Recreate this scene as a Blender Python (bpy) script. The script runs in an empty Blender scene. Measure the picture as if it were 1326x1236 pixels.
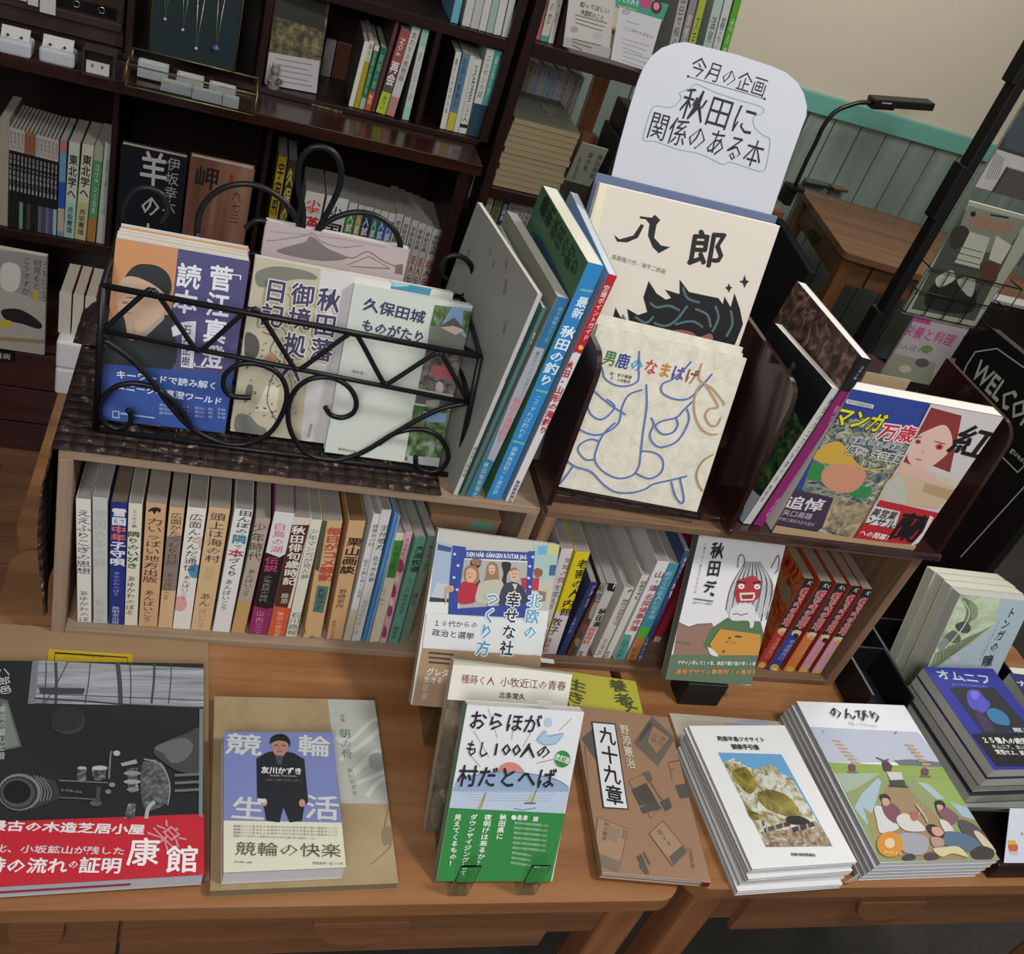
import bpy, math, random
from mathutils import Vector, Matrix

# ------------------------------------------------------------------ scene, camera, light
scene = bpy.context.scene
col = scene.collection
PI = math.pi
random.seed(7)
TZ = 0.70                                   # table top above the floor

RR = [[0.9398210364517633, -0.1761179606316377, 0.29277787379801495],
      [0.12281816658720578, -0.6254892662411441, -0.7705055974963922],
      [0.31882929193988885, 0.7600958109081171, -0.5662174854603496]]
F_PX, CX, CY = 1279.117, 663.38, 617.70      # focal length and centre for a 1326 x 1236 frame
CAM = Vector((0.0, 0.0, 0.9759 + TZ))
R_RIGHT, R_DOWN, R_FWD = (Vector(r) for r in RR)

cam_data = bpy.data.cameras.new('camera')
cam_data.sensor_fit = 'HORIZONTAL'
cam_data.sensor_width = 36.0
cam_data.lens = 36.0 * F_PX / 1326.0
cam_data.shift_x = (663.0 - CX) / 1326.0
cam_data.shift_y = (CY - 618.0) / 1326.0
cam_data.clip_start = 0.02
cam_obj = bpy.data.objects.new('camera', cam_data)
m3 = Matrix((R_RIGHT, -R_DOWN, -R_FWD)).transposed()
cam_obj.matrix_world = Matrix.Translation(CAM) @ m3.to_4x4()
col.objects.link(cam_obj)
scene.camera = cam_obj

vs = scene.view_settings
vs.view_transform = 'Standard'
vs.look = 'None'
vs.gamma = 1.0
vs.exposure = -0.10
vs.use_curve_mapping = False

world = bpy.data.worlds.new('room_ambient')
scene.world = world
world.use_nodes = True
world.node_tree.nodes['Background'].inputs[0].default_value = (1.0, 0.97, 0.94, 1)
world.node_tree.nodes['Background'].inputs[1].default_value = 0.22


def area_light(name, loc, target, size, power, color=(1, 1, 1), size_y=None):
    ld = bpy.data.lights.new(name, 'AREA')
    ld.energy = power
    ld.color = color
    ld.size = size
    if size_y:
        ld.shape = 'RECTANGLE'
        ld.size_y = size_y
    o = bpy.data.objects.new(name, ld)
    o.location = loc
    d = Vector(target) - Vector(loc)
    o.rotation_euler = d.to_track_quat('-Z', 'Y').to_euler()
    col.objects.link(o)
    return o


# ceiling lamps of the shop, and one added front fill
area_light('ceiling_or_fill_lamp', (1.25, 0.15, 2.65), (0.45, 0.85, 0.8), 0.30, 30, (1.0, 0.98, 0.95))
area_light('ceiling_or_fill_lamp', (-0.35, -1.05, 2.35), (0.3, 0.8, 0.8), 0.7, 36, (1.0, 0.98, 0.96))  # added fill from behind the camera, brightens page edges and spines
area_light('ceiling_or_fill_lamp', (2.0, 2.2, 2.65), (1.75, 2.75, 1.5), 0.9, 40.0, (1.0, 0.97, 0.91))
area_light('ceiling_or_fill_lamp', (0.5, 1.1, 2.7), (0.5, 2.2, 1.0), 0.4, 2.6, (1.0, 0.95, 0.9))


# ------------------------------------------------------------------ geometry helpers
def ray(px, py):
    """Direction in which the photograph shows the pixel."""
    return (R_RIGHT * ((px - CX) / F_PX) + R_DOWN * ((py - CY) / F_PX) + R_FWD)


def hit(p, P0, n):
    d = ray(*p)
    t = (Vector(P0) - CAM).dot(n) / d.dot(n)
    return CAM + d * t


def az(x, y, z=TZ):
    return hit((x, y), (0, 0, z), Vector((0, 0, 1)))


def ay(x, y, Y):
    return hit((x, y), (0, Y, 0), Vector((0, 1, 0)))


def ax(x, y, X):
    return hit((x, y), (X, 0, 0), Vector((1, 0, 0)))


def lin(h):
    h = h.lstrip('#')
    if len(h) == 3:
        h = ''.join(ch * 2 for ch in h)
    out = []
    for i in (0, 2, 4):
        v = int(h[i:i + 2], 16) / 255.0
        out.append(v / 12.92 if v <= 0.04045 else ((v + 0.055) / 1.055) ** 2.4)
    return (out[0], out[1], out[2], 1.0)


MATS = {}


def mat(color, rough=0.55, metal=0.0, spec=0.35, coat=0.0, fleck=0.0):
    key = (color, rough, metal, spec, coat, fleck)
    if key in MATS:
        return MATS[key]
    m = bpy.data.materials.new('paint_' + color.lstrip('#'))
    m.use_nodes = True
    nt = m.node_tree
    b = nt.nodes['Principled BSDF']
    b.inputs['Base Color'].default_value = lin(color)
    b.inputs['Roughness'].default_value = rough
    b.inputs['Metallic'].default_value = metal
    b.inputs['Specular IOR Level'].default_value = spec
    b.inputs['Coat Weight'].default_value = coat
    if fleck > 0:
        tc = nt.nodes.new('ShaderNodeTexCoord')
        nz = nt.nodes.new('ShaderNodeTexNoise')
        nz.inputs['Scale'].default_value = 60
        nz.inputs['Detail'].default_value = 6
        mx = nt.nodes.new('ShaderNodeMix')
        mx.data_type = 'RGBA'
        c = lin(color)
        mx.inputs['A'].default_value = tuple(max(0, v * (1 - fleck)) for v in c[:3]) + (1,)
        mx.inputs['B'].default_value = tuple(min(1, v * (1 + fleck)) for v in c[:3]) + (1,)
        nt.links.new(tc.outputs['Object'], nz.inputs['Vector'])
        nt.links.new(nz.outputs['Fac'], mx.inputs['Factor'])
        nt.links.new(mx.outputs['Result'], b.inputs['Base Color'])
    MATS[key] = m
    return m


def ramp_mat(name, stops, scale=(20, 20, 20), kind='noise', rough=0.6, detail=6, distort=0.0,
             bump=0.0, nscale=1.0, spec=0.35, coat=0.0):
    """Procedural surface: noise (or wave) through a colour ramp."""
    if name in MATS:
        return MATS[name]
    m = bpy.data.materials.new(name)
    m.use_nodes = True
    nt = m.node_tree
    b = nt.nodes['Principled BSDF']
    b.inputs['Roughness'].default_value = rough
    b.inputs['Specular IOR Level'].default_value = spec
    b.inputs['Coat Weight'].default_value = coat
    b.inputs['Coat Roughness'].default_value = 0.15
    tc = nt.nodes.new('ShaderNodeTexCoord')
    mp = nt.nodes.new('ShaderNodeMapping')
    mp.inputs['Scale'].default_value = scale
    nt.links.new(tc.outputs['Object'], mp.inputs['Vector'])
    if kind == 'wave':
        nz = nt.nodes.new('ShaderNodeTexWave')
        nz.inputs['Scale'].default_value = nscale
        nz.inputs['Distortion'].default_value = distort
        nz.inputs['Detail'].default_value = 3
        out = nz.outputs['Fac']
    elif kind == 'voronoi':
        nz = nt.nodes.new('ShaderNodeTexVoronoi')
        nz.inputs['Scale'].default_value = nscale
        out = nz.outputs['Distance']
    else:
        nz = nt.nodes.new('ShaderNodeTexNoise')
        nz.inputs['Scale'].default_value = nscale
        nz.inputs['Detail'].default_value = detail
        nz.inputs['Distortion'].default_value = distort
        nz.inputs['Roughness'].default_value = 0.65
        out = nz.outputs['Fac']
    nt.links.new(mp.outputs['Vector'], nz.inputs['Vector'])
    cr = nt.nodes.new('ShaderNodeValToRGB')
    el = cr.color_ramp.elements
    while len(el) > 1:
        el.remove(el[-1])
    el[0].position = stops[0][0]
    el[0].color = lin(stops[0][1])
    for p, c in stops[1:]:
        e = el.new(p)
        e.color = lin(c)
    nt.links.new(out, cr.inputs['Fac'])
    nt.links.new(cr.outputs['Color'], b.inputs['Base Color'])
    if bump:
        bp = nt.nodes.new('ShaderNodeBump')
        bp.inputs['Strength'].default_value = bump
        bp.inputs['Distance'].default_value = 0.002
        nt.links.new(out, bp.inputs['Height'])
        nt.links.new(bp.outputs['Normal'], b.inputs['Normal'])
    MATS[name] = m
    return m


def wood(name, dark, mid, light, axis='X', rough=0.4, scale=1.0, coat=0.0, bump=0.05):
    s = {'X': (1.6, 28, 28), 'Y': (28, 1.6, 28), 'Z': (28, 28, 1.6)}[axis]
    s = tuple(v * scale for v in s)
    return ramp_mat(name, [(0.30, dark), (0.5, mid), (0.68, light)], s, 'noise', rough, 8, 0.6,
                    bump, 1.0, 0.4, coat)


def page_mat(color='#d8d3c4'):
    """Edge of a block of leaves: fine lines along the sheet."""
    key = 'pages_' + color
    if key in MATS:
        return MATS[key]
    m = bpy.data.materials.new('page_edges_' + color.lstrip('#'))
    m.use_nodes = True
    nt = m.node_tree
    b = nt.nodes['Principled BSDF']
    b.inputs['Roughness'].default_value = 0.8
    b.inputs['Specular IOR Level'].default_value = 0.15
    tc = nt.nodes.new('ShaderNodeTexCoord')
    mp = nt.nodes.new('ShaderNodeMapping')
    mp.inputs['Scale'].default_value = (3, 2200, 3)
    nz = nt.nodes.new('ShaderNodeTexNoise')
    nz.inputs['Scale'].default_value = 1.0
    nz.inputs['Detail'].default_value = 2
    mx = nt.nodes.new('ShaderNodeMix')
    mx.data_type = 'RGBA'
    c = lin(color)
    mx.inputs['A'].default_value = tuple(v * 0.72 for v in c[:3]) + (1,)
    mx.inputs['B'].default_value = tuple(min(1, v * 1.12) for v in c[:3]) + (1,)
    nt.links.new(tc.outputs['Object'], mp.inputs['Vector'])
    nt.links.new(mp.outputs['Vector'], nz.inputs['Vector'])
    nt.links.new(nz.outputs['Fac'], mx.inputs['Factor'])
    nt.links.new(mx.outputs['Result'], b.inputs['Base Color'])
    MATS[key] = m
    return m


def clear_plastic(name='clear_acrylic', tint='#f2f6f4', rough=0.05):
    if name in MATS:
        return MATS[name]
    m = bpy.data.materials.new(name)
    m.use_nodes = True
    b = m.node_tree.nodes['Principled BSDF']
    b.inputs['Base Color'].default_value = lin(tint)
    b.inputs['Roughness'].default_value = rough
    b.inputs['Transmission Weight'].default_value = 1.0
    b.inputs['IOR'].default_value = 1.18
    MATS[name] = m
    return m


class MB:
    """Collects faces with materials; build() links them as one mesh object."""

    def __init__(self):
        self.v, self.f, self.m, self.mats, self.smooth = [], [], [], [], []

    def mi(self, m):
        if m not in self.mats:
            self.mats.append(m)
        return self.mats.index(m)

    def face(self, pts, m, smooth=False):
        b = len(self.v)
        self.v += [tuple(p) for p in pts]
        self.f.append(tuple(range(b, b + len(pts))))
        self.m.append(self.mi(m))
        self.smooth.append(smooth)

    def hexa(self, P, m):
        """P: 8 corners, index = x + 2y + 4z. m: one material or dict of faces x-,x+,y-,y+,z-,z+."""
        b = len(self.v)
        self.v += [tuple(p) for p in P]
        for key, q in (('x-', (0, 4, 6, 2)), ('x+', (1, 3, 7, 5)), ('y-', (0, 1, 5, 4)),
                       ('y+', (2, 6, 7, 3)), ('z-', (0, 2, 3, 1)), ('z+', (4, 5, 7, 6))):
            mm = m.get(key, m.get('*')) if isinstance(m, dict) else m
            self.f.append(tuple(b + i for i in q))
            self.m.append(self.mi(mm))
            self.smooth.append(False)

    def box(self, lo, hi, m, M=None, taper=None):
        P = [Vector(((lo[0], hi[0])[i & 1], (lo[1], hi[1])[(i >> 1) & 1], (lo[2], hi[2])[i >> 2]))
             for i in range(8)]
        if M is not None:
            P = [M @ p for p in P]
        self.hexa(P, m)

    def prism(self, pts, off, m, side=None):
        """Polygon pts (3D, planar) extruded by the vector off."""
        off = Vector(off)
        A = [Vector(p) for p in pts]
        B = [p + off for p in A]
        n = len(A)
        self.face(A[::-1], m)
        self.face(B, m)
        for i in range(n):
            j = (i + 1) % n
            self.face([A[i], A[j], B[j], B[i]], side or m)

    def tube(self, pts, r, m, n=8, closed=False, caps=True):
        P = [Vector(p) for p in pts]
        rings = []
        N = len(P)
        up = None
        for i in range(N):
            if closed:
                t = P[(i + 1) % N] - P[i - 1]
            else:
                t = P[min(i + 1, N - 1)] - P[max(i - 1, 0)]
            t.normalize()
            if up is None:
                up = Vector((0, 0, 1)) if abs(t.z) < 0.9 else Vector((1, 0, 0))
            a = up - t * up.dot(t)
            a.normalize()
            b = t.cross(a)
            up = a
            rr = r[i] if isinstance(r, (list, tuple)) else r
            rings.append([P[i] + a * math.cos(2 * PI * k / n) * rr + b * math.sin(2 * PI * k / n) * rr
                          for k in range(n)])
        base = len(self.v)
        for ring in rings:
            self.v += [tuple(p) for p in ring]
        mi = self.mi(m)
        for i in range(N if closed else N - 1):
            j = (i + 1) % N
            for k in range(n):
                l = (k + 1) % n
                self.f.append((base + i * n + k, base + i * n + l, base + j * n + l, base + j * n + k))
                self.m.append(mi)
                self.smooth.append(True)
        if caps and not closed:
            for i, o in ((0, -1), (N - 1, 1)):
                ids = [base + i * n + k for k in range(n)]
                self.f.append(tuple(ids if o == 1 else ids[::-1]))
                self.m.append(mi)
                self.smooth.append(False)

    def build(self, name, parent=None, M=None, bevel=0.0, seg=2):
        me = bpy.data.meshes.new(name)
        v = self.v
        if M is not None:
            v = [tuple(M @ Vector(p)) for p in v]
        me.from_pydata(v, [], self.f)
        for mm in self.mats:
            me.materials.append(mm)
        me.polygons.foreach_set('material_index', self.m)
        me.polygons.foreach_set('use_smooth', self.smooth)
        me.update()
        o = bpy.data.objects.new(name, me)
        if parent:
            o.parent = parent
        col.objects.link(o)
        if bevel:
            bv = o.modifiers.new('edge', 'BEVEL')
            bv.width = bevel
            bv.segments = seg
            bv.limit_method = 'ANGLE'
        return o


def tag(o, label=None, cat=None, group=None, kind=None):
    if label:
        o['label'] = label
    if cat:
        o['category'] = cat
    if group:
        o['group'] = group
    if kind:
        o['kind'] = kind
    return o


def thing(name, label, cat, M=None, group=None):
    o = bpy.data.objects.new(name, None)
    o.empty_display_size = 0.02
    col.objects.link(o)
    if M is not None:
        o.matrix_world = M
    return tag(o, label, cat, group)


def frame(o, x, y, z):
    return Matrix(((x.x, y.x, z.x, o.x), (x.y, y.y, z.y, o.y), (x.z, y.z, z.z, o.z), (0, 0, 0, 1)))


def smooth_path(pts, n=6, closed=False):
    """Catmull-Rom through pts (any dimension, Vector)."""
    P = [Vector(p) for p in pts]
    out = []
    N = len(P)
    rng = range(N) if closed else range(N - 1)
    for i in rng:
        if closed:
            a, b, c, d = P[i - 1], P[i], P[(i + 1) % N], P[(i + 2) % N]
        else:
            a, b, c, d = P[max(i - 1, 0)], P[i], P[i + 1], P[min(i + 2, N - 1)]
        for k in range(n):
            t = k / n
            out.append(0.5 * ((2 * b) + (c - a) * t + (2 * a - 5 * b + 4 * c - d) * t * t +
                              (3 * b - a - 3 * c + d) * t ** 3))
    if not closed:
        out.append(P[-1].copy())
    return out


# ------------------------------------------------------------------ lettering and flat print
_fc = bpy.data.curves.new('lettering', 'FONT')
_fc.resolution_u = 1
_fo = bpy.data.objects.new('lettering', _fc)
GLY = {}


def glyph(s):
    if s not in GLY:
        _fc.body = s
        me = _fo.to_mesh()
        GLY[s] = ([(v.co.x, v.co.y) for v in me.vertices], [tuple(p.vertices) for p in me.polygons])
        _fo.to_mesh_clear()
    return GLY[s]


def clip(poly, w, h):
    """Clip a 2D polygon to [0,w] x [0,h]."""
    for ax_, lim, sgn in ((0, 0, 1), (0, w, -1), (1, 0, 1), (1, h, -1)):
        out = []
        n = len(poly)
        for i in range(n):
            a, b = poly[i], poly[(i + 1) % n]
            ia, ib = (a[ax_] - lim) * sgn >= 0, (b[ax_] - lim) * sgn >= 0
            if ia:
                out.append(a)
            if ia != ib:
                t = (lim - a[ax_]) / (b[ax_] - a[ax_])
                out.append((a[0] + (b[0] - a[0]) * t, a[1] + (b[1] - a[1]) * t))
        poly = out
        if len(poly) < 3:
            return []
    return poly


ROT = {'ー': '｜', '～': '≀', '（': '︵', '）': '︶', '「': '﹁', '」': '﹂', '…': '︙'}


class Print:
    """Flat print on a face. The face has an origin O (its lower left corner), axes U (right)
    and V (up) and size w, h in metres; marks are clipped to it. Points are photograph pixels
    projected onto the face, or (u, v) in metres when uv=True."""

    def __init__(self, O, U, V, w, h, uv=False, lift=0.00025, step=0.00003):
        self.O, self.U, self.V = Vector(O), Vector(U).normalized(), Vector(V).normalized()
        self.N = self.U.cross(self.V)
        self.w, self.h, self.uv = w, h, uv
        self.mb = MB()
        self.lift, self.step = lift, step

    def q(self, p):
        if self.uv:
            return (p[0], p[1])
        d = hit(p, self.O, self.N) - self.O
        return (d.dot(self.U), d.dot(self.V))

    def put(self, poly, m):
        poly = clip(poly, self.w, self.h)
        if len(poly) >= 3:
            L = self.lift
            self.mb.face([self.O + self.U * a + self.V * b + self.N * L for a, b in poly], m)

    def nxt(self):
        self.lift += self.step

    def P(self, pts, c, **k):
        m = c if not isinstance(c, str) else mat(c, **k)
        pts = [self.q(p) for p in pts]
        a = sum(pts[i - 1][0] * pts[i][1] - pts[i][0] * pts[i - 1][1] for i in range(len(pts)))
        if a < 0:
            pts = pts[::-1]
        self.put(pts, m)
        self.nxt()
        return self

    def R(self, x0, y0, x1, y1, c, **k):
        return self.P([(x0, y0), (x1, y0), (x1, y1), (x0, y1)], c, **k)

    def E(self, cx, cy, rx, ry, c, rot=0, n=20, **k):
        cr, sr = math.cos(rot), math.sin(rot)
        pts = []
        for i in range(n):
            a, b = rx * math.cos(2 * PI * i / n), ry * math.sin(2 * PI * i / n)
            pts.append((cx + a * cr - b * sr, cy + a * sr + b * cr))
        return self.P(pts, c, **k)

    def S(self, pts, c, n=5, **k):
        """Closed smooth blob through pts."""
        sp = smooth_path([Vector((p[0], p[1], 0)) for p in pts], n, True)
        return self.P([(p.x, p.y) for p in sp], c, **k)

    def L(self, pts, wd, c, smooth=False, closed=False, **k):
        if smooth:
            pts = [(p.x, p.y) for p in smooth_path([Vector((p[0], p[1], 0)) for p in pts], 5, closed)]
        if closed:
            pts = list(pts) + [pts[0]]
        m = c if not isinstance(c, str) else mat(c, **k)
        pts = [p for i, p in enumerate(pts) if i == 0 or math.hypot(p[0] - pts[i - 1][0], p[1] - pts[i - 1][1]) > 1e-7]
        n = len(pts)
        if n < 2:
            return self
        lo, hi = [], []
        for i in range(n):
            a, b = pts[max(i - 1, 0)], pts[min(i + 1, n - 1)]
            if closed and i in (0, n - 1):
                a, b = pts[n - 2], pts[1]
            dx, dy = b[0] - a[0], b[1] - a[1]
            l = math.hypot(dx, dy) or 1.0
            k_ = 1.0
            if 0 < i < n - 1:                # keep the width round a corner
                ux, uy = pts[i][0] - pts[i - 1][0], pts[i][1] - pts[i - 1][1]
                c_ = abs(ux * dx + uy * dy) / ((math.hypot(ux, uy) or 1) * l)
                k_ = min(1.6, 1 / max(c_, 0.4))
            nx, ny = -dy / l * wd / 2 * k_, dx / l * wd / 2 * k_
            lo.append(self.q((pts[i][0] - nx, pts[i][1] - ny)))
            hi.append(self.q((pts[i][0] + nx, pts[i][1] + ny)))
        for i in range(n - 1):
            q4 = [lo[i], lo[i + 1], hi[i + 1], hi[i]]
            ar = sum(q4[j - 1][0] * q4[j][1] - q4[j][0] * q4[j - 1][1] for j in range(4))
            self.put(q4 if ar > 0 else q4[::-1], m)
        self.nxt()
        return self

    def _glyph(self, s, c0, ex, ey, m, bold, fit=None):
        """Glyph with its em box centred at c0; ex, ey: em axes (2D, metres)."""
        vs_, fs = glyph(s)
        if fit:
            x0 = min(v[0] for v in vs_)
            x1 = max(v[0] for v in vs_)
            sc = fit / max(1e-6, x1 - x0) if fit == 1.0 else 1.0
            vs_ = [((v[0] - (x0 + x1) / 2) * sc, v[1] - 0.36) for v in vs_]
        else:
            vs_ = [(v[0] - 0.5, v[1] - 0.38) for v in vs_]
        by_ = bold * (1.0 if fit != 1.0 else 1.0)
        bx_ = bold * (1.0 if fit != 1.0 else 0.12)
        flip = (ex[0] * ey[1] - ex[1] * ey[0]) < 0
        halo = [(bold * math.cos(q_ * PI / 5), bold * math.sin(q_ * PI / 5)) for q_ in range(10)]
        for sx, sy in halo if bold < 0 else (((0, 0), (bx_, by_ * .4), (-bx_, -by_ * .4), (bx_ * .3, -by_), (-bx_ * .3, by_)) if bold else ((0, 0),)):
            P2 = [(c0[0] + (a + sx) * ex[0] + (b + sy) * ey[0], c0[1] + (a + sx) * ex[1] + (b + sy) * ey[1]) for a, b in vs_]
            for f in fs:
                poly = [P2[i] for i in f]
                self.put(poly[::-1] if flip else poly, m)
            self.lift += 0.000012 if bold else 0
        if bold:
            self.lift -= 0.00012 if bold < 0 else 0.00006

    def T(self, s, p0, p1, wd=None, c='#222222', d='V', bold=0.0, gap=1.0, **k):
        """Lettering from p0 to p1 (ends of the centre line); wd = size across in pixels."""
        m = mat(c, **k)
        bold = bold if bold < 0 else min(bold * 0.8, 0.035 if (wd or 12) < 18 else 0.024)
        a, b = self.q(p0), self.q(p1)
        dx, dy = b[0] - a[0], b[1] - a[1]
        L = math.hypot(dx, dy)
        px = math.hypot(p1[0] - p0[0], p1[1] - p0[1])
        ux, uy = dx / L, dy / L
        n = len(s)
        if d == 'V':
            cell = L / n
            cross = cell if wd is None else wd * L / px
            cell_s = cell * 0.97 * gap
            for i, ch in enumerate(s):
                if ch in ' 　':
                    continue
                g = ROT.get(ch, ch)
                ctr = (a[0] + ux * cell * (i + .5), a[1] + uy * cell * (i + .5))
                self._glyph(g, ctr, (-uy * cross, ux * cross), (-ux * cell_s, -uy * cell_s), m, bold,
                            fit=(0.6 if ord(ch) < 256 else None))
        elif d == 'R':                       # whole line, Latin capitals or long fine print
            cross = (wd or 10) * L / px
            ctr = ((a[0] + b[0]) / 2, (a[1] + b[1]) / 2)
            self._glyph(s, ctr, (ux * L, uy * L), (-uy * cross, ux * cross), m, bold, fit=1.0)
        else:
            cell = L / n
            cross = cell if wd is None else wd * L / px
            for i, ch in enumerate(s):
                if ch in ' 　':
                    continue
                ctr = (a[0] + ux * cell * (i + .5), a[1] + uy * cell * (i + .5))
                self._glyph(ch, ctr, (ux * cell, uy * cell), (-uy * cross, ux * cross), m, bold,
                            fit=(0.6 if ord(ch) < 256 else None))
        self.lift += 0.00012 if bold < 0 else 0.00006 if bold else 0
        self.nxt()
        return self

    def build(self, name, parent=None, world=None):
        if not self.mb.f:
            return None
        M = parent.matrix_world.inverted() if parent is not None else None
        return self.mb.build(name, parent, M)


# ------------------------------------------------------------------ books
class Book:
    """Canonical book: x across the cover (0..w), y through the thickness (front cover at 0),
    z up the cover (0..h). spine 'R' (at x = w) or 'L'."""

    def __init__(self, name, label, M, w, h, t, cover='#d8d8d8', spine='R', spine_c=None, back_c=None,
                 pages='#d8d3c4', hard=False, group=None, cat='book', rough=0.4, staple=False):
        self.M, self.w, self.h, self.t = M, w, h, t
        self.spine = spine
        r = thing(name, label, cat, M, group)
        self.root = r
        cm = mat(cover, rough=rough, spec=0.3) if isinstance(cover, str) else cover
        sm = mat(spine_c, rough=rough, spec=0.3) if isinstance(spine_c, str) else (spine_c or cm)
        bm = mat(back_c, rough=rough, spec=0.3) if isinstance(back_c, str) else (back_c or cm)
        ct = 0.0022 if hard else 0.0006
        ct = min(ct, t * 0.2)
        ov = 0.0025 if hard else 0.0
        mb = MB()
        mb.box((0, 0, 0), (w, ct, h), cm)
        mb.box((0, t - ct, 0), (w, t, h), bm)
        if spine == 'R':
            mb.box((w - ct, ct, 0), (w, t - ct, h), sm)
        else:
            mb.box((0, ct, 0), (ct, t - ct, h), sm)
        mb.build('cover', r, bevel=(0.0007 if hard else 0))
        pb = MB()
        x0, x1 = (ov, w - ct) if spine == 'R' else (ct, w - ov)
        if not hard:
            x0, x1 = (0.0006, w - ct) if spine == 'R' else (ct, w - 0.0006)
        pb.box((x0, ct, ov + .0004), (x1, t - ct, h - ov - .0004), page_mat(pages))
        pb.build('page_block', r)

    def front(self):
        M = self.M
        X, Y, Z = M.col[0].xyz, M.col[1].xyz, M.col[2].xyz
        p = Print(M.translation, X, Z, self.w, self.h)
        return p

    def spine_face(self):
        M = self.M
        X, Y, Z = M.col[0].xyz, M.col[1].xyz, M.col[2].xyz
        if self.spine == 'R':
            return Print(M.translation + X * self.w, Y, Z, self.t, self.h)
        return Print(M.translation + Y * self.t, -Y, Z, self.t, self.h)

    def done(self, pr, name='cover_print'):
        pr.build(name, self.root)


def cover_frame(bl, br, tl, z, w=None, h=None):
    """Front cover from the photo: bottom corners on height z, upper left corner anywhere."""
    B0, B1 = az(*bl, z), az(*br, z)
    x = (B1 - B0)
    W_ = x.length
    x.normalize()
    T0 = hit(tl, B0, x)
    zz = T0 - B0
    H_ = zz.length
    zz.normalize()
    y = zz.cross(x)
    return frame(B0, x, y, zz), (w or W_), (h or H_)


def cover_frame2(bl, br, tl, z, lean):
    """As cover_frame, with the lean given in degrees."""
    B0, B1 = az(*bl, z), az(*br, z)
    x = (B1 - B0)
    W_ = x.length
    x.normalize()
    a = math.radians(lean)
    zz = Vector((0, 0, 1)) * math.cos(a) + Vector((0, 0, 1)).cross(x) * math.sin(a)
    y = zz.cross(x)
    T0 = hit(tl, B0, y)
    return frame(B0, x, y, zz), W_, (T0 - B0).dot(zz)


def cover_from_top(tl, tr, y0, z0, lean):
    """A leaning cover known by its upper corners; its foot is at depth y0, height z0."""
    a = math.radians(lean)
    n = Vector((0, -math.cos(a), math.sin(a)))
    A, B = hit(tl, (0, y0, z0), n), hit(tr, (0, y0, z0), n)
    x = B - A
    x.z = 0
    x.y = 0
    W_ = x.length
    x.normalize()
    zz = Vector((0, math.sin(a), math.cos(a)))
    H_ = (A.z - z0) / math.cos(a)
    O = A - zz * H_
    return frame(O, x, zz.cross(x), zz), W_, H_


def flat_frame(tl, tr, br, bl, z):
    """A cover lying flat at height z: mean of the opposite sides, made rectangular."""
    P = [az(*p, z) for p in (tl, tr, br, bl)]
    c = (P[0] + P[1] + P[2] + P[3]) / 4
    x = ((P[1] - P[0]) + (P[2] - P[3])) / 2
    zz = ((P[0] - P[3]) + (P[1] - P[2])) / 2
    W_, H_ = x.length, zz.length
    ang = (math.atan2(x.y, x.x) + math.atan2(-zz.x, zz.y)) / 2
    x = Vector((math.cos(ang), math.sin(ang), 0))
    zz = Vector((-math.sin(ang), math.cos(ang), 0))
    y = zz.cross(x)
    return frame(c - x * W_ / 2 - zz * H_ / 2, x, y, zz), W_, H_


def spine_book(name, label, bl, br, tl, Y, z, depth, color, yaw=0.0, slim=0.0006, bk=None, group=None,
               pages='#b9b4a8', spine_c=None, hard=False, cat='book', front_c=None, rough=0.45, tmax=None):
    """A book standing with its spine to the room: spine corners in the photo, on depth Y."""
    S0 = ay(*bl, Y)
    S0.z = z + 0.0004
    S1 = ay(*br, Y)
    T0 = ay(*tl, Y)
    up = T0 - S0
    H_ = up.length
    up.normalize()
    lean = math.atan2(up.x, up.z)
    t = (S1.x - S0.x) * math.cos(lean) - slim
    if tmax:
        t = min(t, tmax)
    t = max(t, 0.002)
    if bk:
        Bk = hit(bk, T0, Vector((0, 0, 1)))
        d = Bk - T0
        depth = d.length if depth is None else depth
        yaw = math.atan2(-d.x, d.y)
    tx = Vector((math.cos(lean), 0, -math.sin(lean)))
    rot = Matrix.Rotation(yaw, 3, 'Z')
    tx, up2 = rot @ tx, rot @ up
    d = up2.cross(tx)
    if lean > 0:
        S0 = S0 + Vector((0, 0, t * math.sin(lean)))
    else:
        pass
    M = frame(S0 + d * depth, -d, tx, up2)
    b = Book(name, label, M, depth, H_, t, front_c or color, 'R', spine_c or color, color, pages, hard,
             group, cat, rough)
    return b

# ================================================================== the setting
WY = 3.55            # back wall
M_black = mat('#0d0b0b', rough=0.5)
M_caseD = wood('dark_case_wood', '#140a09', '#1e0f0d', '#2a1512', 'X', 0.35)
M_caseV = wood('dark_case_wood_upright', '#140a09', '#1d0f0d', '#281412', 'Z', 0.35)
M_counter = wood('red_brown_varnish', '#200f0c', '#2d1510', '#3d1d15', 'X', 0.25, 1.0, 0.4)
M_table = wood('honey_table_wood', '#6e4828', '#855a37', '#966a45', 'X', 0.32, 0.8, 0.25)
M_tableY = wood('honey_table_wood_cross', '#6e4828', '#855a37', '#966a45', 'Y', 0.32, 0.8, 0.25)
M_apron = wood('table_apron_wood', '#634027', '#775035', '#88603f', 'X', 0.35, 0.8, 0.2)
M_leg = wood('table_leg_wood', '#6f4329', '#865536', '#9a6845', 'Z', 0.35, 0.8, 0.2)
M_crate = wood('raw_crate_wood', '#75634f', '#8e7a65', '#a38d76', 'X', 0.75, 1.0, 0.0, 0.3)
M_crateV = wood('raw_crate_wood_side', '#6b5848', '#826d5b', '#98826e', 'Z', 0.75, 1.0, 0.0, 0.3)
M_crate2 = wood('brown_crate_wood', '#4a3627', '#6b513d', '#856852', 'X', 0.6, 1.0, 0.0, 0.3)
M_crate2V = wood('brown_crate_wood_side', '#553f2e', '#745944', '#8d7059', 'Z', 0.6, 1.0, 0.0, 0.3)
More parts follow.
